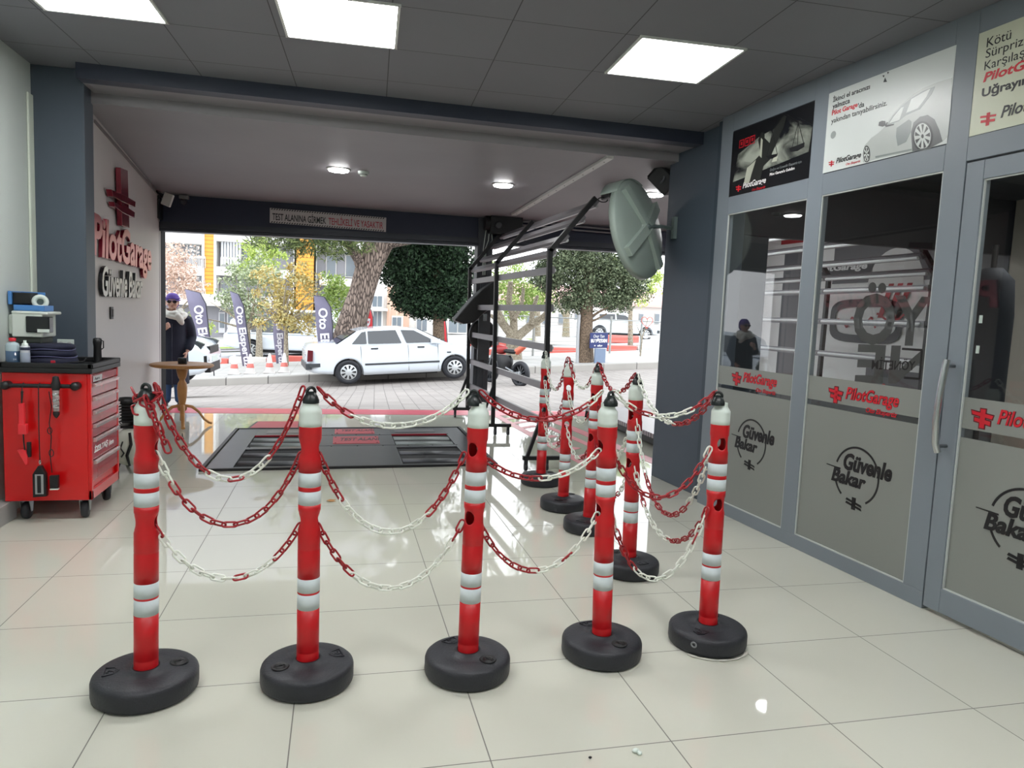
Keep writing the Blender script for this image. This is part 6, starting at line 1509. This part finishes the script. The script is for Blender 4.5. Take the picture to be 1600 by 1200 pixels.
# ------------------------------------------------------------------ feather flags
FLG = mat('flag_grey_violet', (122, 118, 140), .7, var=.08, scale=3); FLR = mat('flag_red', (214, 44, 54), .6)
FLW = mat('flag_white_print', (226, 224, 232), .6)
def flag(label, Y_, left, right_, txt, fm, txw):
    """left/right: edge pixels from top to bottom"""
    t = thing('feather_flag', label, 'flag', gpx(left[-1][0], Y_), 0, 'feather flags along the street')
    n = len(left); vs = []
    for sgn in (-.006, .006):
        for k in range(n):
            a_, b_ = at(*left[k], Y_), at(*right_[k], Y_); mid_ = a_.lerp(b_, .5)+Vector((0, -.06, 0))
            for p in (a_, mid_, b_): vs.append(p+Vector((0, sgn, 0)))
    N = 3*n; fs = []
    for k in range(n-1):
        for j in range(2): a_ = k*3+j; fs.append((a_, a_+1, a_+4, a_+3)); fs.append((N+a_, N+a_+3, N+a_+4, N+a_+1))
    for k in range(n-1):
        for j in (0, 2): a_ = k*3+j; fs.append((a_, a_+3, N+a_+3, N+a_))
    for j in range(2): fs.append((j, j+1, N+j+1, N+j)); b_ = (n-1)*3+j; fs.append((b_, b_+1, N+b_+1, N+b_))
    c_ = MB().add(vs, fs, 0, True).build('cloth', fm, t)
    top = at(*right_[0], Y_); g_ = gpx(right_[-1][0]+2, Y_)
    pth = [Vector((g_.x, Y_+.02, g_.z))]+[at(p[0]+.8, p[1], Y_+.02) for p in reversed(right_)]+[at(*left[0], Y_+.02)]
    m = MB(); m.tube(pth, .016, 6); m.build('pole', mat('flag_pole', (60, 60, 66), .4), t)
    m = MB(); m.box((g_.x, Y_, g_.z+.02), (.5, .5, .04)); m.build('foot', BLACKM, t)
    # lettering runs down the cloth
    a_, b_ = (Vector(at(*left[1], Y_))+Vector(at(*right_[1], Y_)))/2, (Vector(at(*left[-1], Y_))+Vector(at(*right_[-1], Y_)))/2
    ax_ = (b_-a_).normalized(); up = Vector((-ax_.z, 0, ax_.x)); up = up if up.x > 0 else -up
    Mx = frame(a_+Vector((0, -.075, 0))-up*txw/2, ax_, up)
    m = MB(); add_text(m, txt, Mx, .04, 0, (b_-a_).length*.98, txw, 0, .006, bold=.03); m.build('lettering', FLW, t, recalc=False)
flag('leftmost grey feather flag, beside the woman', 19.9, [(289, 452), (294, 475), (305, 520), (318, 575)], [(312, 458), (321, 475), (326, 520), (333, 575)], 'Oto Ekspertiz', FLG, .30)
flag('second grey feather flag, in front of the white pickup', 20.6, [(359, 455), (364, 475), (371, 520), (379, 572)], [(372, 460), (380, 478), (386, 520), (394, 572)], 'Oto Ekspertiz', FLG, .24)
flag('third grey feather flag, half hidden by the yellow-leaved tree', 23.6, [(424, 470), (426, 490), (427, 525), (432, 570)], [(436, 474), (442, 492), (445, 525), (447, 570)], 'Oto Ekspertiz', FLG, .24)
flag('grey feather flag standing just behind the boot of the white saloon', 19.8, [(490, 462), (492, 478), (494, 510), (498, 545)], [(506, 464), (516, 480), (519, 510), (520, 545)], 'Oto Eks', FLG, .24)
flag('red feather flag behind the right side of the pine trunk', 24, [(572, 482), (566, 495), (560, 515), (556, 540)], [(579, 484), (582, 496), (582, 515), (582, 540)], 'Pilot', FLR, .2)
flag('red feather flag beside the trunk of the dark round evergreen', 24.5, [(681, 470), (681, 490), (681, 515), (682, 545)], [(690, 472), (694, 490), (697, 515), (699, 545)], 'Garage', FLR, .22)
# ------------------------------------------------------------------ traffic cones
CON = mat('cone_white', (216, 212, 208), .5); COR = mat('cone_band', (206, 110, 100), .5)
cone0 = None
clabs = ['first traffic cone from the left on the pavement edge', 'second traffic cone from the left, at the foot of the second flag', 'third traffic cone from the left on the pavement edge', 'last traffic cone on the pavement, by the third flag']
for k, px_ in enumerate((366, 391, 421, 444)):
    g_ = gpx(px_, 20.2); g_.z += .17
    if cone0 is None:
        t = thing('traffic_cone', clabs[k], 'traffic cone', g_, 0, 'traffic cones on the pavement')
        MB().box((0, 0, .015), (.30, .30, .03)).build('cone_base', CON, t, world=False, bev=.01)
        MB().lathe([(.12, .03), (.03, .52), (0, .53)], 20).build('cone_body', CON, t, world=False)
        MB().lathe([(.100, .16), (.080, .27), (.078, .27), (.098, .16)], 20).build('band', COR, t, world=False); cone0 = t
    else:
        t = copy_tree(cone0); t.location = g_; t['label'] = clabs[k]
# ------------------------------------------------------------------ fence, sign, motorcycle
NET = mat('fence_wire', (168, 170, 168), .5, metal=.3)
t = thing('wire_fence', 'tall pale wire fence with posts beyond the pavement on the right', 'fence', gpx(950, 23))
for px_ in (775, 832, 902, 952, 1000, 1060):
    g_ = gpx(px_, 23.2); m = MB(); m.cyl(g_, Vector((g_.x, g_.y, at(px_, 494, 23.2).z)), .04, 8); m.build('post', NET, t)
a_, b_ = gpx(770, 23.2), gpx(1100, 23.2)
m = MB()
for k in range(9):
    q = (k+1)/9; A = Vector((a_.x, 23.2, a_.z+(at(770, 492, 23.2).z-a_.z)*q)); B = Vector((b_.x, 23.2, b_.z+(at(1100, 506, 23.2).z-b_.z)*q)); m.tube([A, B], .006 if k < 8 else .02, 4)
o_ = m.build('wire', NET, t)
t = thing('street_sign', 'navy blue sign with white Turkish lettering on a post by the kerb', 'sign', gpx(936, 19.6))
a_, b_ = at(921, 544, 19.6), at(950, 521, 19.6); Ms = frame(a_, (1, 0, .04), (0, 0, 1)); W = b_.x-a_.x; H = b_.z-a_.z
m = MB(); m.prism([(0, 0), (W, 0), (W, H), (0, H)], -.02, .02, Ms); s_ = m.build('board', mat('sign_navy', (40, 52, 104), .4), t)
m = MB(); add_text(m, 'Onur Yanı', Ms, W*.18, H*.68, W*.62, H*.2, .021, .024, shear=.3); add_text(m, "BU YÜZ'DEN", Ms, W*.05, H*.36, W*.9, H*.28, .021, .024, bold=.06); add_text(m, 'efor', Ms, W*.42, H*.1, W*.3, H*.13, .021, .024, bold=.03); m.prism([(W*.28+.02*math.cos(q), H*.16+.02*math.sin(q)) for q in [2*PI*k/10 for k in range(10)]], .021, .024, Ms); m.build('lettering', WHITEINK, s_, recalc=False)
g_ = gpx(936, 19.6); m = MB(); m.bb((g_.x-.16, 19.56, g_.z), (g_.x+.16, 19.64, a_.z)); m.build('stand', mat('stand_blue_grey', (120, 136, 160), .5), t)
Ym = 16.3; g_ = gpx(788, Ym)
t = thing('motorcycle', 'parked motorcycle with orange tail seen through the lower bays of the tube rack', 'motorcycle', g_, -1.1)
for x_ in (-.55, .55):
    m = MB(); m.lathe([(.21, -.05), (.29, -.04), (.30, 0), (.29, .04), (.21, .05), (.21, -.05)], 26, M=Matrix.Translation((x_, 0, .30)) @ Matrix.Rotation(PI/2, 4, 'X')); w_o = m.build('wheel', RUBBER, t, world=False)
    m = MB(); m.lathe([(0, -.02), (.05, -.02), (.05, .02), (0, .02)], 12, M=Matrix.Translation((x_, 0, .30)) @ Matrix.Rotation(PI/2, 4, 'X'))
    for k in range(6): q = PI*k/6; m.bar((x_-.22*math.cos(q), 0, .30-.22*math.sin(q)), (x_+.22*math.cos(q), 0, .30+.22*math.sin(q)), .012, .02, up=(0, 1, 0))
    m.build('spokes', STEEL, w_o, world=False)
m = MB(); m.loft([((0, 0, .35), .20, .11), ((0, 0, .50), .24, .13), ((-.05, 0, .62), .30, .12), ((-.10, 0, .70), .28, .10)], 14); m.build('engine', BLACKM, t, world=False)
m = MB(); m.ball((-.18, 0, .82), (.24, .12, .11), 12); m.build('tank', mat('moto_red', (150, 40, 40), .25), t, world=False)
m = MB(); m.ball((.22, 0, .80), (.30, .11, .06), 12); m.build('seat', BLACKP, t, world=False)
m = MB(); m.tube([(.40, 0, .80), (.62, 0, .92), (.70, 0, .93)], [.08, .06, .03], 10); m.build('tail', mat('moto_orange', (222, 110, 84), .3), t, world=False)
m = MB(); m.tube([(-.55, .06, .30), (-.42, .06, .75), (-.36, .06, .98)], .022, 8); m.tube([(-.55, -.06, .30), (-.42, -.06, .75), (-.36, -.06, .98)], .022, 8); m.tube([(-.36, -.34, 1.0), (-.36, 0, 1.0), (-.36, .34, 1.0)], .016, 8); m.build('fork', STEEL, t, world=False)
m = MB(); m.tube([(.55, -.08, .30), (.15, -.1, .42)], .025, 8); m.tube([(.1, -.15, .28), (.7, -.16, .34)], [.03, .045], 10); m.build('exhaust', STEEL, t, world=False)
# ------------------------------------------------------------------ buildings
BW = mat('facade_white', (226, 224, 220), .7, var=.03, scale=.6); BG = mat('facade_grey', (150, 150, 156), .7, var=.05, scale=.8)
ORG = grid_mat('orange_cladding', (.80, .40, .07), (.55, .26, .05), 60, .30, 0, 0, .05, .6, var=.06)
# horizontal boards: joints along z
def board_mat():
    m, n, l, b = _mat('orange_boards'); tc = n.new('ShaderNodeTexCoord'); w = n.new('ShaderNodeTexWave'); w.wave_type = 'BANDS'; w.bands_direction = 'Z'; w.inputs['Scale'].default_value = 1.3
    l.new(tc.outputs['Object'], w.inputs['Vector']); r = n.new('ShaderNodeValToRGB'); r.color_ramp.elements[0].color = (.45, .20, .03, 1); r.color_ramp.elements[1].color = (.78, .36, .05, 1); r.color_ramp.elements[1].position = .25
    l.new(w.outputs['Fac'], r.inputs[0]); l.new(r.outputs[0], b.inputs['Base Color']); b.inputs['Roughness'].default_value = .6; return m
ORG = board_mat()
WGL = mat('window_glass_grey', (116, 126, 134), .12, spec=.8, var=.2, scale=.7)
Yw = 50.0
t = thing('apartment_building', 'grey and white apartment block with orange boarded piers across the street', 'building', gpx(400, Yw))
a_ = gpx(180, Yw); b_ = gpx(612, Yw)
m = MB(); m.bb((a_.x-14, Yw, -3), (b_.x, Yw+14, 26)); wall = m.build('wall', BG, t)
def bpan(mb, x0, y0, x1, y1, d0, d1, Y_=Yw): 
    p, q = at(x0, y1, Y_-d0), at(x1, y0, Y_-d0); mb.bb((p.x, Y_-d1, p.z), (q.x, Y_-d0, q.z))
for (x0, x1, y0, y1) in ((325, 339, 300, 465), (463, 493, 300, 528)):
    m = MB(); bpan(m, x0, y0, x1, y1, 0, 1.2); m.build('orange_pier', ORG, t)
    m = MB(); bpan(m, x0-4, y0, x0, y1, 0, 1.3); bpan(m, x1, y0, x1+4, y1, 0, 1.3); m.build('pier_edge', BW, t)
for (x0, x1, yy0, yy1) in ((180, 322, 369, 376), (180, 322, 418, 425), (343, 455, 372, 379), (343, 455, 424, 431), (240, 460, 466, 474), (500, 610, 385, 391), (500, 610, 440, 446)):
    m = MB(); bpan(m, x0, yy0, x1, yy1, 0, 1.4); m.build('balcony_slab', BW, t)
for (x0, x1, y0, y1) in ((292, 321, 402, 419), (292, 321, 452, 467), (345, 372, 404, 425)):
    m = MB()
    for k in range(14): xx = x0+(x1-x0)*k/13; bpan(m, xx-.35, y0, xx+.35, y1, 1.25, 1.30)
    bpan(m, x0, y0-1, x1, y0+.5, 1.22, 1.32); m.build('railing', BW, t)
for (x0, x1, y0, y1) in ((258, 268, 377, 400), (270, 284, 377, 402), (293, 304, 380, 402), (307, 313, 380, 402), (314, 321, 380, 402), (306, 320, 430, 452), (378, 388, 386, 402), (430, 440, 380, 400), (418, 424, 380, 400), (346, 362, 440, 462), (510, 525, 400, 432), (540, 556, 400, 432), (570, 586, 400, 432)):
    m = MB(); bpan(m, x0-1, y0-1, x1+1, y1+1, .0, .10); f_ = m.build('window', BW, t); m = MB(); bpan(m, x0+.3, y0+.3, x1-.3, y1-.3, .10, .14); m.build('pane', WGL, f_)
m = MB()
for k in range(7): x_ = 347+k*4.6; p_, q_ = at(x_, 413, Yw-.9), at(x_, 373, Yw-.9); m.lathe([(.07, p_.z), (.07, q_.z)], 10, c=(p_.x, Yw-.9, 0))
m.build('pale_curtain', mat('curtain_white', (224, 228, 232), .7), t)
for (x0, x1, y0, y1) in ((342, 352, 488, 520), (355, 366, 480, 512), (392, 402, 488, 514), (410, 422, 490, 514)):
    m = MB(); bpan(m, x0, y0, x1, y1, .0, .12); f_ = m.build('door', mat('shop_door_white', (206, 206, 210), .5), t); m = MB(); bpan(m, x0+1.5, y0+2, x1-1.5, y1-8, .12, .16); m.build('pane', WGL, f_)
Yv = 44.0
t = thing('apartment_building', 'white house with a balcony and brick strip behind the dark evergreen', 'building', gpx(690, Yv))
a_ = gpx(584, Yv); b_ = gpx(765, Yv)
m = MB(); m.bb((a_.x, Yv, -2), (b_.x, Yv+4, 5.2)); m.build('wall', BW, t)
m = MB(); bpan(m, 603, 450, 640, 540, 0, .25, Yv); m.build('brick_strip', grid_mat('brick_peach', (.62, .40, .30), (.7, .6, .5), .4, .15, 0, 0, .02, .8, var=.15), t)
for (x0, x1, y0, y1) in ((581, 598, 462, 480), (582, 597, 486, 512), (612, 628, 495, 512), (700, 730, 500, 520), (740, 752, 500, 520), (650, 668, 498, 518)):
    m = MB(); bpan(m, x0-1, y0-1, x1+1, y1+1, .0, .30, Yv); f_ = m.build('window', BW, t); m = MB(); bpan(m, x0+1, y0+1, (x0+x1)/2-.5, y1-1, .30, .34, Yv); bpan(m, (x0+x1)/2+.5, y0+1, x1-1, y1-1, .30, .34, Yv); m.build('pane', WGL, f_)
m = MB(); bpan(m, 578, 482, 604, 485, 0, 1.0, Yv); m.build('balcony_slab', BW, t)
Yr = 58.0
t = thing('apartment_building', 'low pale building with a red roof beyond the trees on the right', 'building', gpx(880, Yr))
a_ = gpx(758, Yr); b_ = gpx(1120, Yr)
m = MB(); m.bb((a_.x, Yr, -2), (b_.x, Yr+10, at(880, 470, Yr).z)); m.build('wall', BW, t)
z_ = at(880, 470, Yr).z; m = MB(); m.add([(a_.x-.4, Yr-.6, z_), (b_.x+.4, Yr-.6, z_), (b_.x+.4, Yr+5, z_+1.5), (a_.x-.4, Yr+5, z_+1.5), (a_.x-.4, Yr-.6, z_-.2), (b_.x+.4, Yr-.6, z_-.2), (b_.x+.4, Yr+5, z_+1.3), (a_.x-.4, Yr+5, z_+1.3)], [(0, 1, 2, 3), (4, 5, 6, 7), (0, 1, 5, 4), (1, 2, 6, 5), (2, 3, 7, 6), (3, 0, 4, 7)]); m.build('roof', mat('red_roof', (222, 178, 170), .7), t)
for k in range(11):
    x0 = 772+k*25; m = MB(); bpan(m, x0, 490, x0+9, 506, .0, .12, Yr); f_ = m.build('window', mat('win_frame_pale', (196, 196, 196), .5), t); m = MB(); bpan(m, x0+1, 491, x0+8, 505, .12, .16, Yr); m.build('pane', WGL, f_)
t = thing('street_pole', 'thin grey lamp pole beside the spreading conifer', 'pole', gpx(902, 19.9))
g_ = gpx(902, 19.9); m = MB(); m.tube([g_, at(903, 520, 19.9), at(905, 492, 19.9)], .05, 10); m.build('pole', mat('pole_grey', (180, 182, 184), .4), t)
m = MB(); m.box((g_.x, 19.9, g_.z+.02), (.22, .22, .04)); m.build('foot_plate', STEEL, t)
t = thing('heart_sign', 'red heart-shaped outline on a bare sapling at the right edge of the street view', 'sign', gpx(1008, 21.5))
g_ = gpx(998, 21.5); m = MB(); m.tube([g_, at(1000, 560, 21.5), at(1004, 525, 21.5), at(1012, 500, 21.5)], [.03, .025, .02, .01], 6); m.tube([at(1003, 530, 21.5), at(994, 505, 21.5)], [.015, .008], 6); m.build('sapling', BARK3, t)
hc = at(1011, 503, 21.4); m = MB(); m.tube([hc+Vector((.20*math.sin(q)**3, 0, .013*(13*math.cos(q)-5*math.cos(2*q)-2*math.cos(3*q)-math.cos(4*q)))) for q in [2*PI*k/22 for k in range(22)]], .012, 6, closed=True); m.build('heart', KR, t)
# ================================================================== PERSON AT THE OPENING
SKIN = mat('skin', (196, 150, 132), .5, var=.05); COAT = mat('navy_coat', (24, 28, 48), .75, var=.15, bump=.25, bscale=14); JEAN = mat('blue_jeans', (66, 96, 140), .8, var=.3, scale=7)
SCARF = mat('cream_scarf', (214, 210, 202), .85, var=.12, scale=16, bump=.5, bscale=40); HATM = mat('purple_headwrap', (92, 66, 150), .75, var=.12, bump=.2, bscale=50)
wp = at(270, 600, 10.3)
t = thing('person', 'person in purple headwrap, cream scarf and sunglasses standing by the opening, one hand raised', 'person', (wp.x, 10.3, gz(wp.x, 10.3)), .12)
def limb3(mb, pts, n=14):
    """tapering limb through (point, radius) pairs with round ends"""
    P = [Vector(p) for p, r in pts]; R = [r for p, r in pts]
    a = P[0]-(P[1]-P[0]).normalized()*R[0]*.7; b = P[-1]+(P[-1]-P[-2]).normalized()*R[-1]*.7
    mb.tube([a]+P+[b], [R[0]*.45]+R+[R[-1]*.45], n)
def remesh(o, v, sm=4):
    q = o.modifiers.new('one_surface', 'REMESH'); q.mode = 'VOXEL'; q.voxel_size = v; q.use_smooth_shade = True
    s = o.modifiers.new('soft', 'SMOOTH'); s.factor = .5; s.iterations = sm
m = MB()
m.ball((0, -.004, 1.385), (.070, .086, .100), 18); m.ball((0, -.028, 1.325), (.048, .055, .048), 14)             # skull, jaw
m.ball((0, -.092, 1.368), (.0125, .018, .020), 10); m.ball((0, -.088, 1.385), (.008, .012, .026), 10)             # nose
m.ball((0, -.080, 1.333), (.024, .009, .006), 10); m.ball((0, -.079, 1.324), (.020, .009, .006), 10); m.ball((0, -.070, 1.296), (.018, .014, .014), 10)
for s_ in (-1, 1): m.ball((s_*.072, .006, 1.375), (.010, .018, .028), 10); m.ball((s_*.035, -.062, 1.355), (.026, .022, .024), 10); m.ball((s_*.028, -.078, 1.393), (.013, .010, .008), 8)
m.loft([((0, .012, 1.20), .052, .052), ((0, .006, 1.25), .046, .048), ((0, .0, 1.30), .046, .05)], 18)
m.loft([((0, 0, .70), .145, .105), ((0, 0, .78), .165, .115), ((0, 0, .92), .125, .095), ((0, 0, 1.05), .145, .105), ((0, .005, 1.16), .165, .095), ((0, .008, 1.20), .13, .075), ((0, .01, 1.23), .05, .05)], 24)
for s_ in (-1, 1): limb3(m, [((s_*.078, 0, .74), .085), ((s_*.085, -.008, .55), .068), ((s_*.085, -.012, .40), .052), ((s_*.088, .006, .24), .047), ((s_*.09, .012, .09), .034)])
for s_ in (-1, 1): limb3(m, [((s_*.09, .01, .05), .034), ((s_*.098, -.05, .035), .032), ((s_*.104, -.11, .025), .026)])
# arms: viewer-left arm raised to the chest, the other bent towards the pocket
AL = [((-.165, .01, 1.165), .050), ((-.205, -.005, 1.05), .042), ((-.222, -.03, .935), .036), ((-.17, -.12, .965), .031), ((-.11, -.185, 1.01), .024)]
AR = [((.165, .01, 1.165), .050), ((.212, .01, 1.04), .042), ((.232, .02, .92), .036), ((.212, -.05, .82), .030), ((.185, -.10, .745), .024)]
limb3(m, AL); limb3(m, AR)
def hand(mb, wrist, dirv, palm_n, thumb_side, curl, s=.92):
    """palm, four unequal bent fingers and a thumb from the side of the palm"""
    w = Vector(wrist); d = Vector(dirv).normalized(); n_ = Vector(palm_n).normalized(); n_ = (n_-d*n_.dot(d)).normalized(); sd = d.cross(n_)*thumb_side
    pc = w+d*.045*s
    mb.tube([w-d*.01, w+d*.02*s, w+d*.05*s, w+d*.083*s], [.020*s, .027*s, .033*s, .030*s], 14, flat=.55) if abs(n_.z) > 9 else None
    for k in range(5):      # palm as a fan of overlapping rods so that it stays flat
        o_ = sd*(.030-.015*k)*s; limb3(mb, [(w+o_*.45, .0125*s), (w+d*.085*s+o_, .0120*s)], 8)
    for k, (ln, off) in enumerate(((.066, .032), (.075, .011), (.070, -.010), (.056, -.030))):
        p = w+d*.088*s+sd*off*s; c = curl*(.85+.12*k); pts = [(p, .0092*s)]; q = 0
        for seg_, fr_ in enumerate((.45, .32, .23)):
            q += c*(1.0, 1.1, .7)[seg_]; p = p+(d*math.cos(q)+n_*math.sin(q))*ln*fr_*s; pts.append((p, (.0088, .0080, .0070)[seg_]*s))
        limb3(mb, pts, 8)
    p = w+d*.028*s+sd*.030*s; v1 = (d*.55+sd*.75+n_*.30).normalized(); v2 = (d*.9+sd*.15+n_*.45).normalized()
    limb3(mb, [(p-sd*.012*s, .0125*s), (p+v1*.032*s, .0108*s), (p+v1*.032*s+v2*.028*s, .0088*s)], 8)
hand(m, (-.105, -.188, 1.015), (.55, -.25, .55), (.35, .9, .1), 1, .65)
hand(m, (.182, -.102, .74), (-.25, -.30, -.85), (-.9, .1, .1), -1, .5)
bo = m.build('body', SKIN, t, world=False); remesh(bo, .0048, 2)
m = MB(); m.loft([((0, .01, .30), .205, .165), ((0, .008, .45), .200, .158), ((0, .005, .62), .192, .150), ((0, .0, .78), .188, .145), ((0, .0, .92), .172, .135), ((0, .0, 1.04), .178, .138), ((0, .008, 1.13), .190, .128), ((0, .01, 1.19), .165, .105), ((0, .012, 1.235), .085, .075)], 32)
SL = [(p, r+.026) for p, r in AL[:-1]]+[((-.135, -.16, .99), .046)]; SR = [(p, r+.026) for p, r in AR[:-1]]+[((.196, -.082, .775), .046)]
limb3(m, SL, 16); limb3(m, SR, 16)
co = m.build('coat', COAT, t, world=False); remesh(co, .011, 3)
m = MB(); m.tube([(.004, -.150, .31), (.004, -.142, .62), (.004, -.138, .92), (.004, -.136, 1.10)], .0065, 6); m.build('coat_zip', mat('zip_dark', (60, 60, 76), .4, metal=.4), co, world=False)
m = MB()
for s_ in (-1, 1): limb3(m, [((s_*.085, 0, .50), .088), ((s_*.088, 0, .30), .078), ((s_*.092, .004, .16), .074), ((s_*.094, .004, .075), .070)], 16)
jo = m.build('jeans', JEAN, t, world=False); remesh(jo, .010, 2)
for s_ in (-1, 1):
    m = MB(); m.loft([((s_*.098, -.04, 0), .042, .105), ((s_*.098, -.04, .018), .045, .110), ((s_*.098, -.035, .045), .041, .095), ((s_*.096, -.01, .075), .037, .055), ((s_*.094, .005, .10), .038, .045)], 20); m.build('shoe', BLACKP, t, world=False)
m = MB()
for k, (z_, r1, r2, th, tl) in enumerate(((1.215, .150, .120, .040, .02), (1.245, .120, .105, .042, -.015), (1.272, .098, .095, .034, .012))):
    m.tube([(r1*math.cos(q), r2*math.sin(q)-.015, z_+tl*math.sin(q*2+k)-.022*max(0, -math.sin(q))) for q in [2*PI*i/26 for i in range(26)]], [th*(1+.12*math.sin(3*i+k)) for i in range(26)], 10, closed=True, flat=.8)
limb3(m, [((.06, -.13, 1.22), .040), ((.10, -.12, 1.16), .046), ((.12, -.09, 1.11), .034)], 12)
so = m.build('scarf', SCARF, t, world=False); remesh(so, .008, 2)
m = MB(); m.loft([((0, .012, 1.405), .082, .094), ((0, .016, 1.43), .083, .096), ((0, .018, 1.465), .076, .088), ((0, .018, 1.492), .052, .062), ((0, .018, 1.503), .018, .02)], 26)
m.ball((0, .035, 1.375), (.080, .075, .085), 16); ho = m.build('headwrap', HATM, t, world=False)
m = MB()
for z_, k in ((1.41, .088), (1.435, .087)): m.tube([(k*math.cos(q), .012+k*1.1*math.sin(q), z_+.006*math.sin(q)) for q in [2*PI*i/24 for i in range(24)]], .008, 6, closed=True)
m.build('fold', HATM, ho, world=False)
for s_ in (-1, 1):
    m = MB(); m.ball((s_*.033, -.094, 1.388), (.027, .008, .021), 12); m.build('sunglass_lens', mat('lens_dark', (30, 16, 26), .1), t, world=False)
m = MB(); m.tube([(-.076, .0, 1.385), (-.062, -.075, 1.392), (-.03, -.099, 1.398), (0, -.103, 1.394), (.03, -.099, 1.398), (.062, -.075, 1.392), (.076, .0, 1.385)], .0032, 6); m.build('sunglass_frame', mat('frame_maroon', (70, 20, 40), .3), t, world=False)
m = MB(); m.ball((0, -.088, 1.3285), (.021, .004, .0045), 8); m.build('lips', mat('lips', (160, 84, 84), .5), t, world=False)
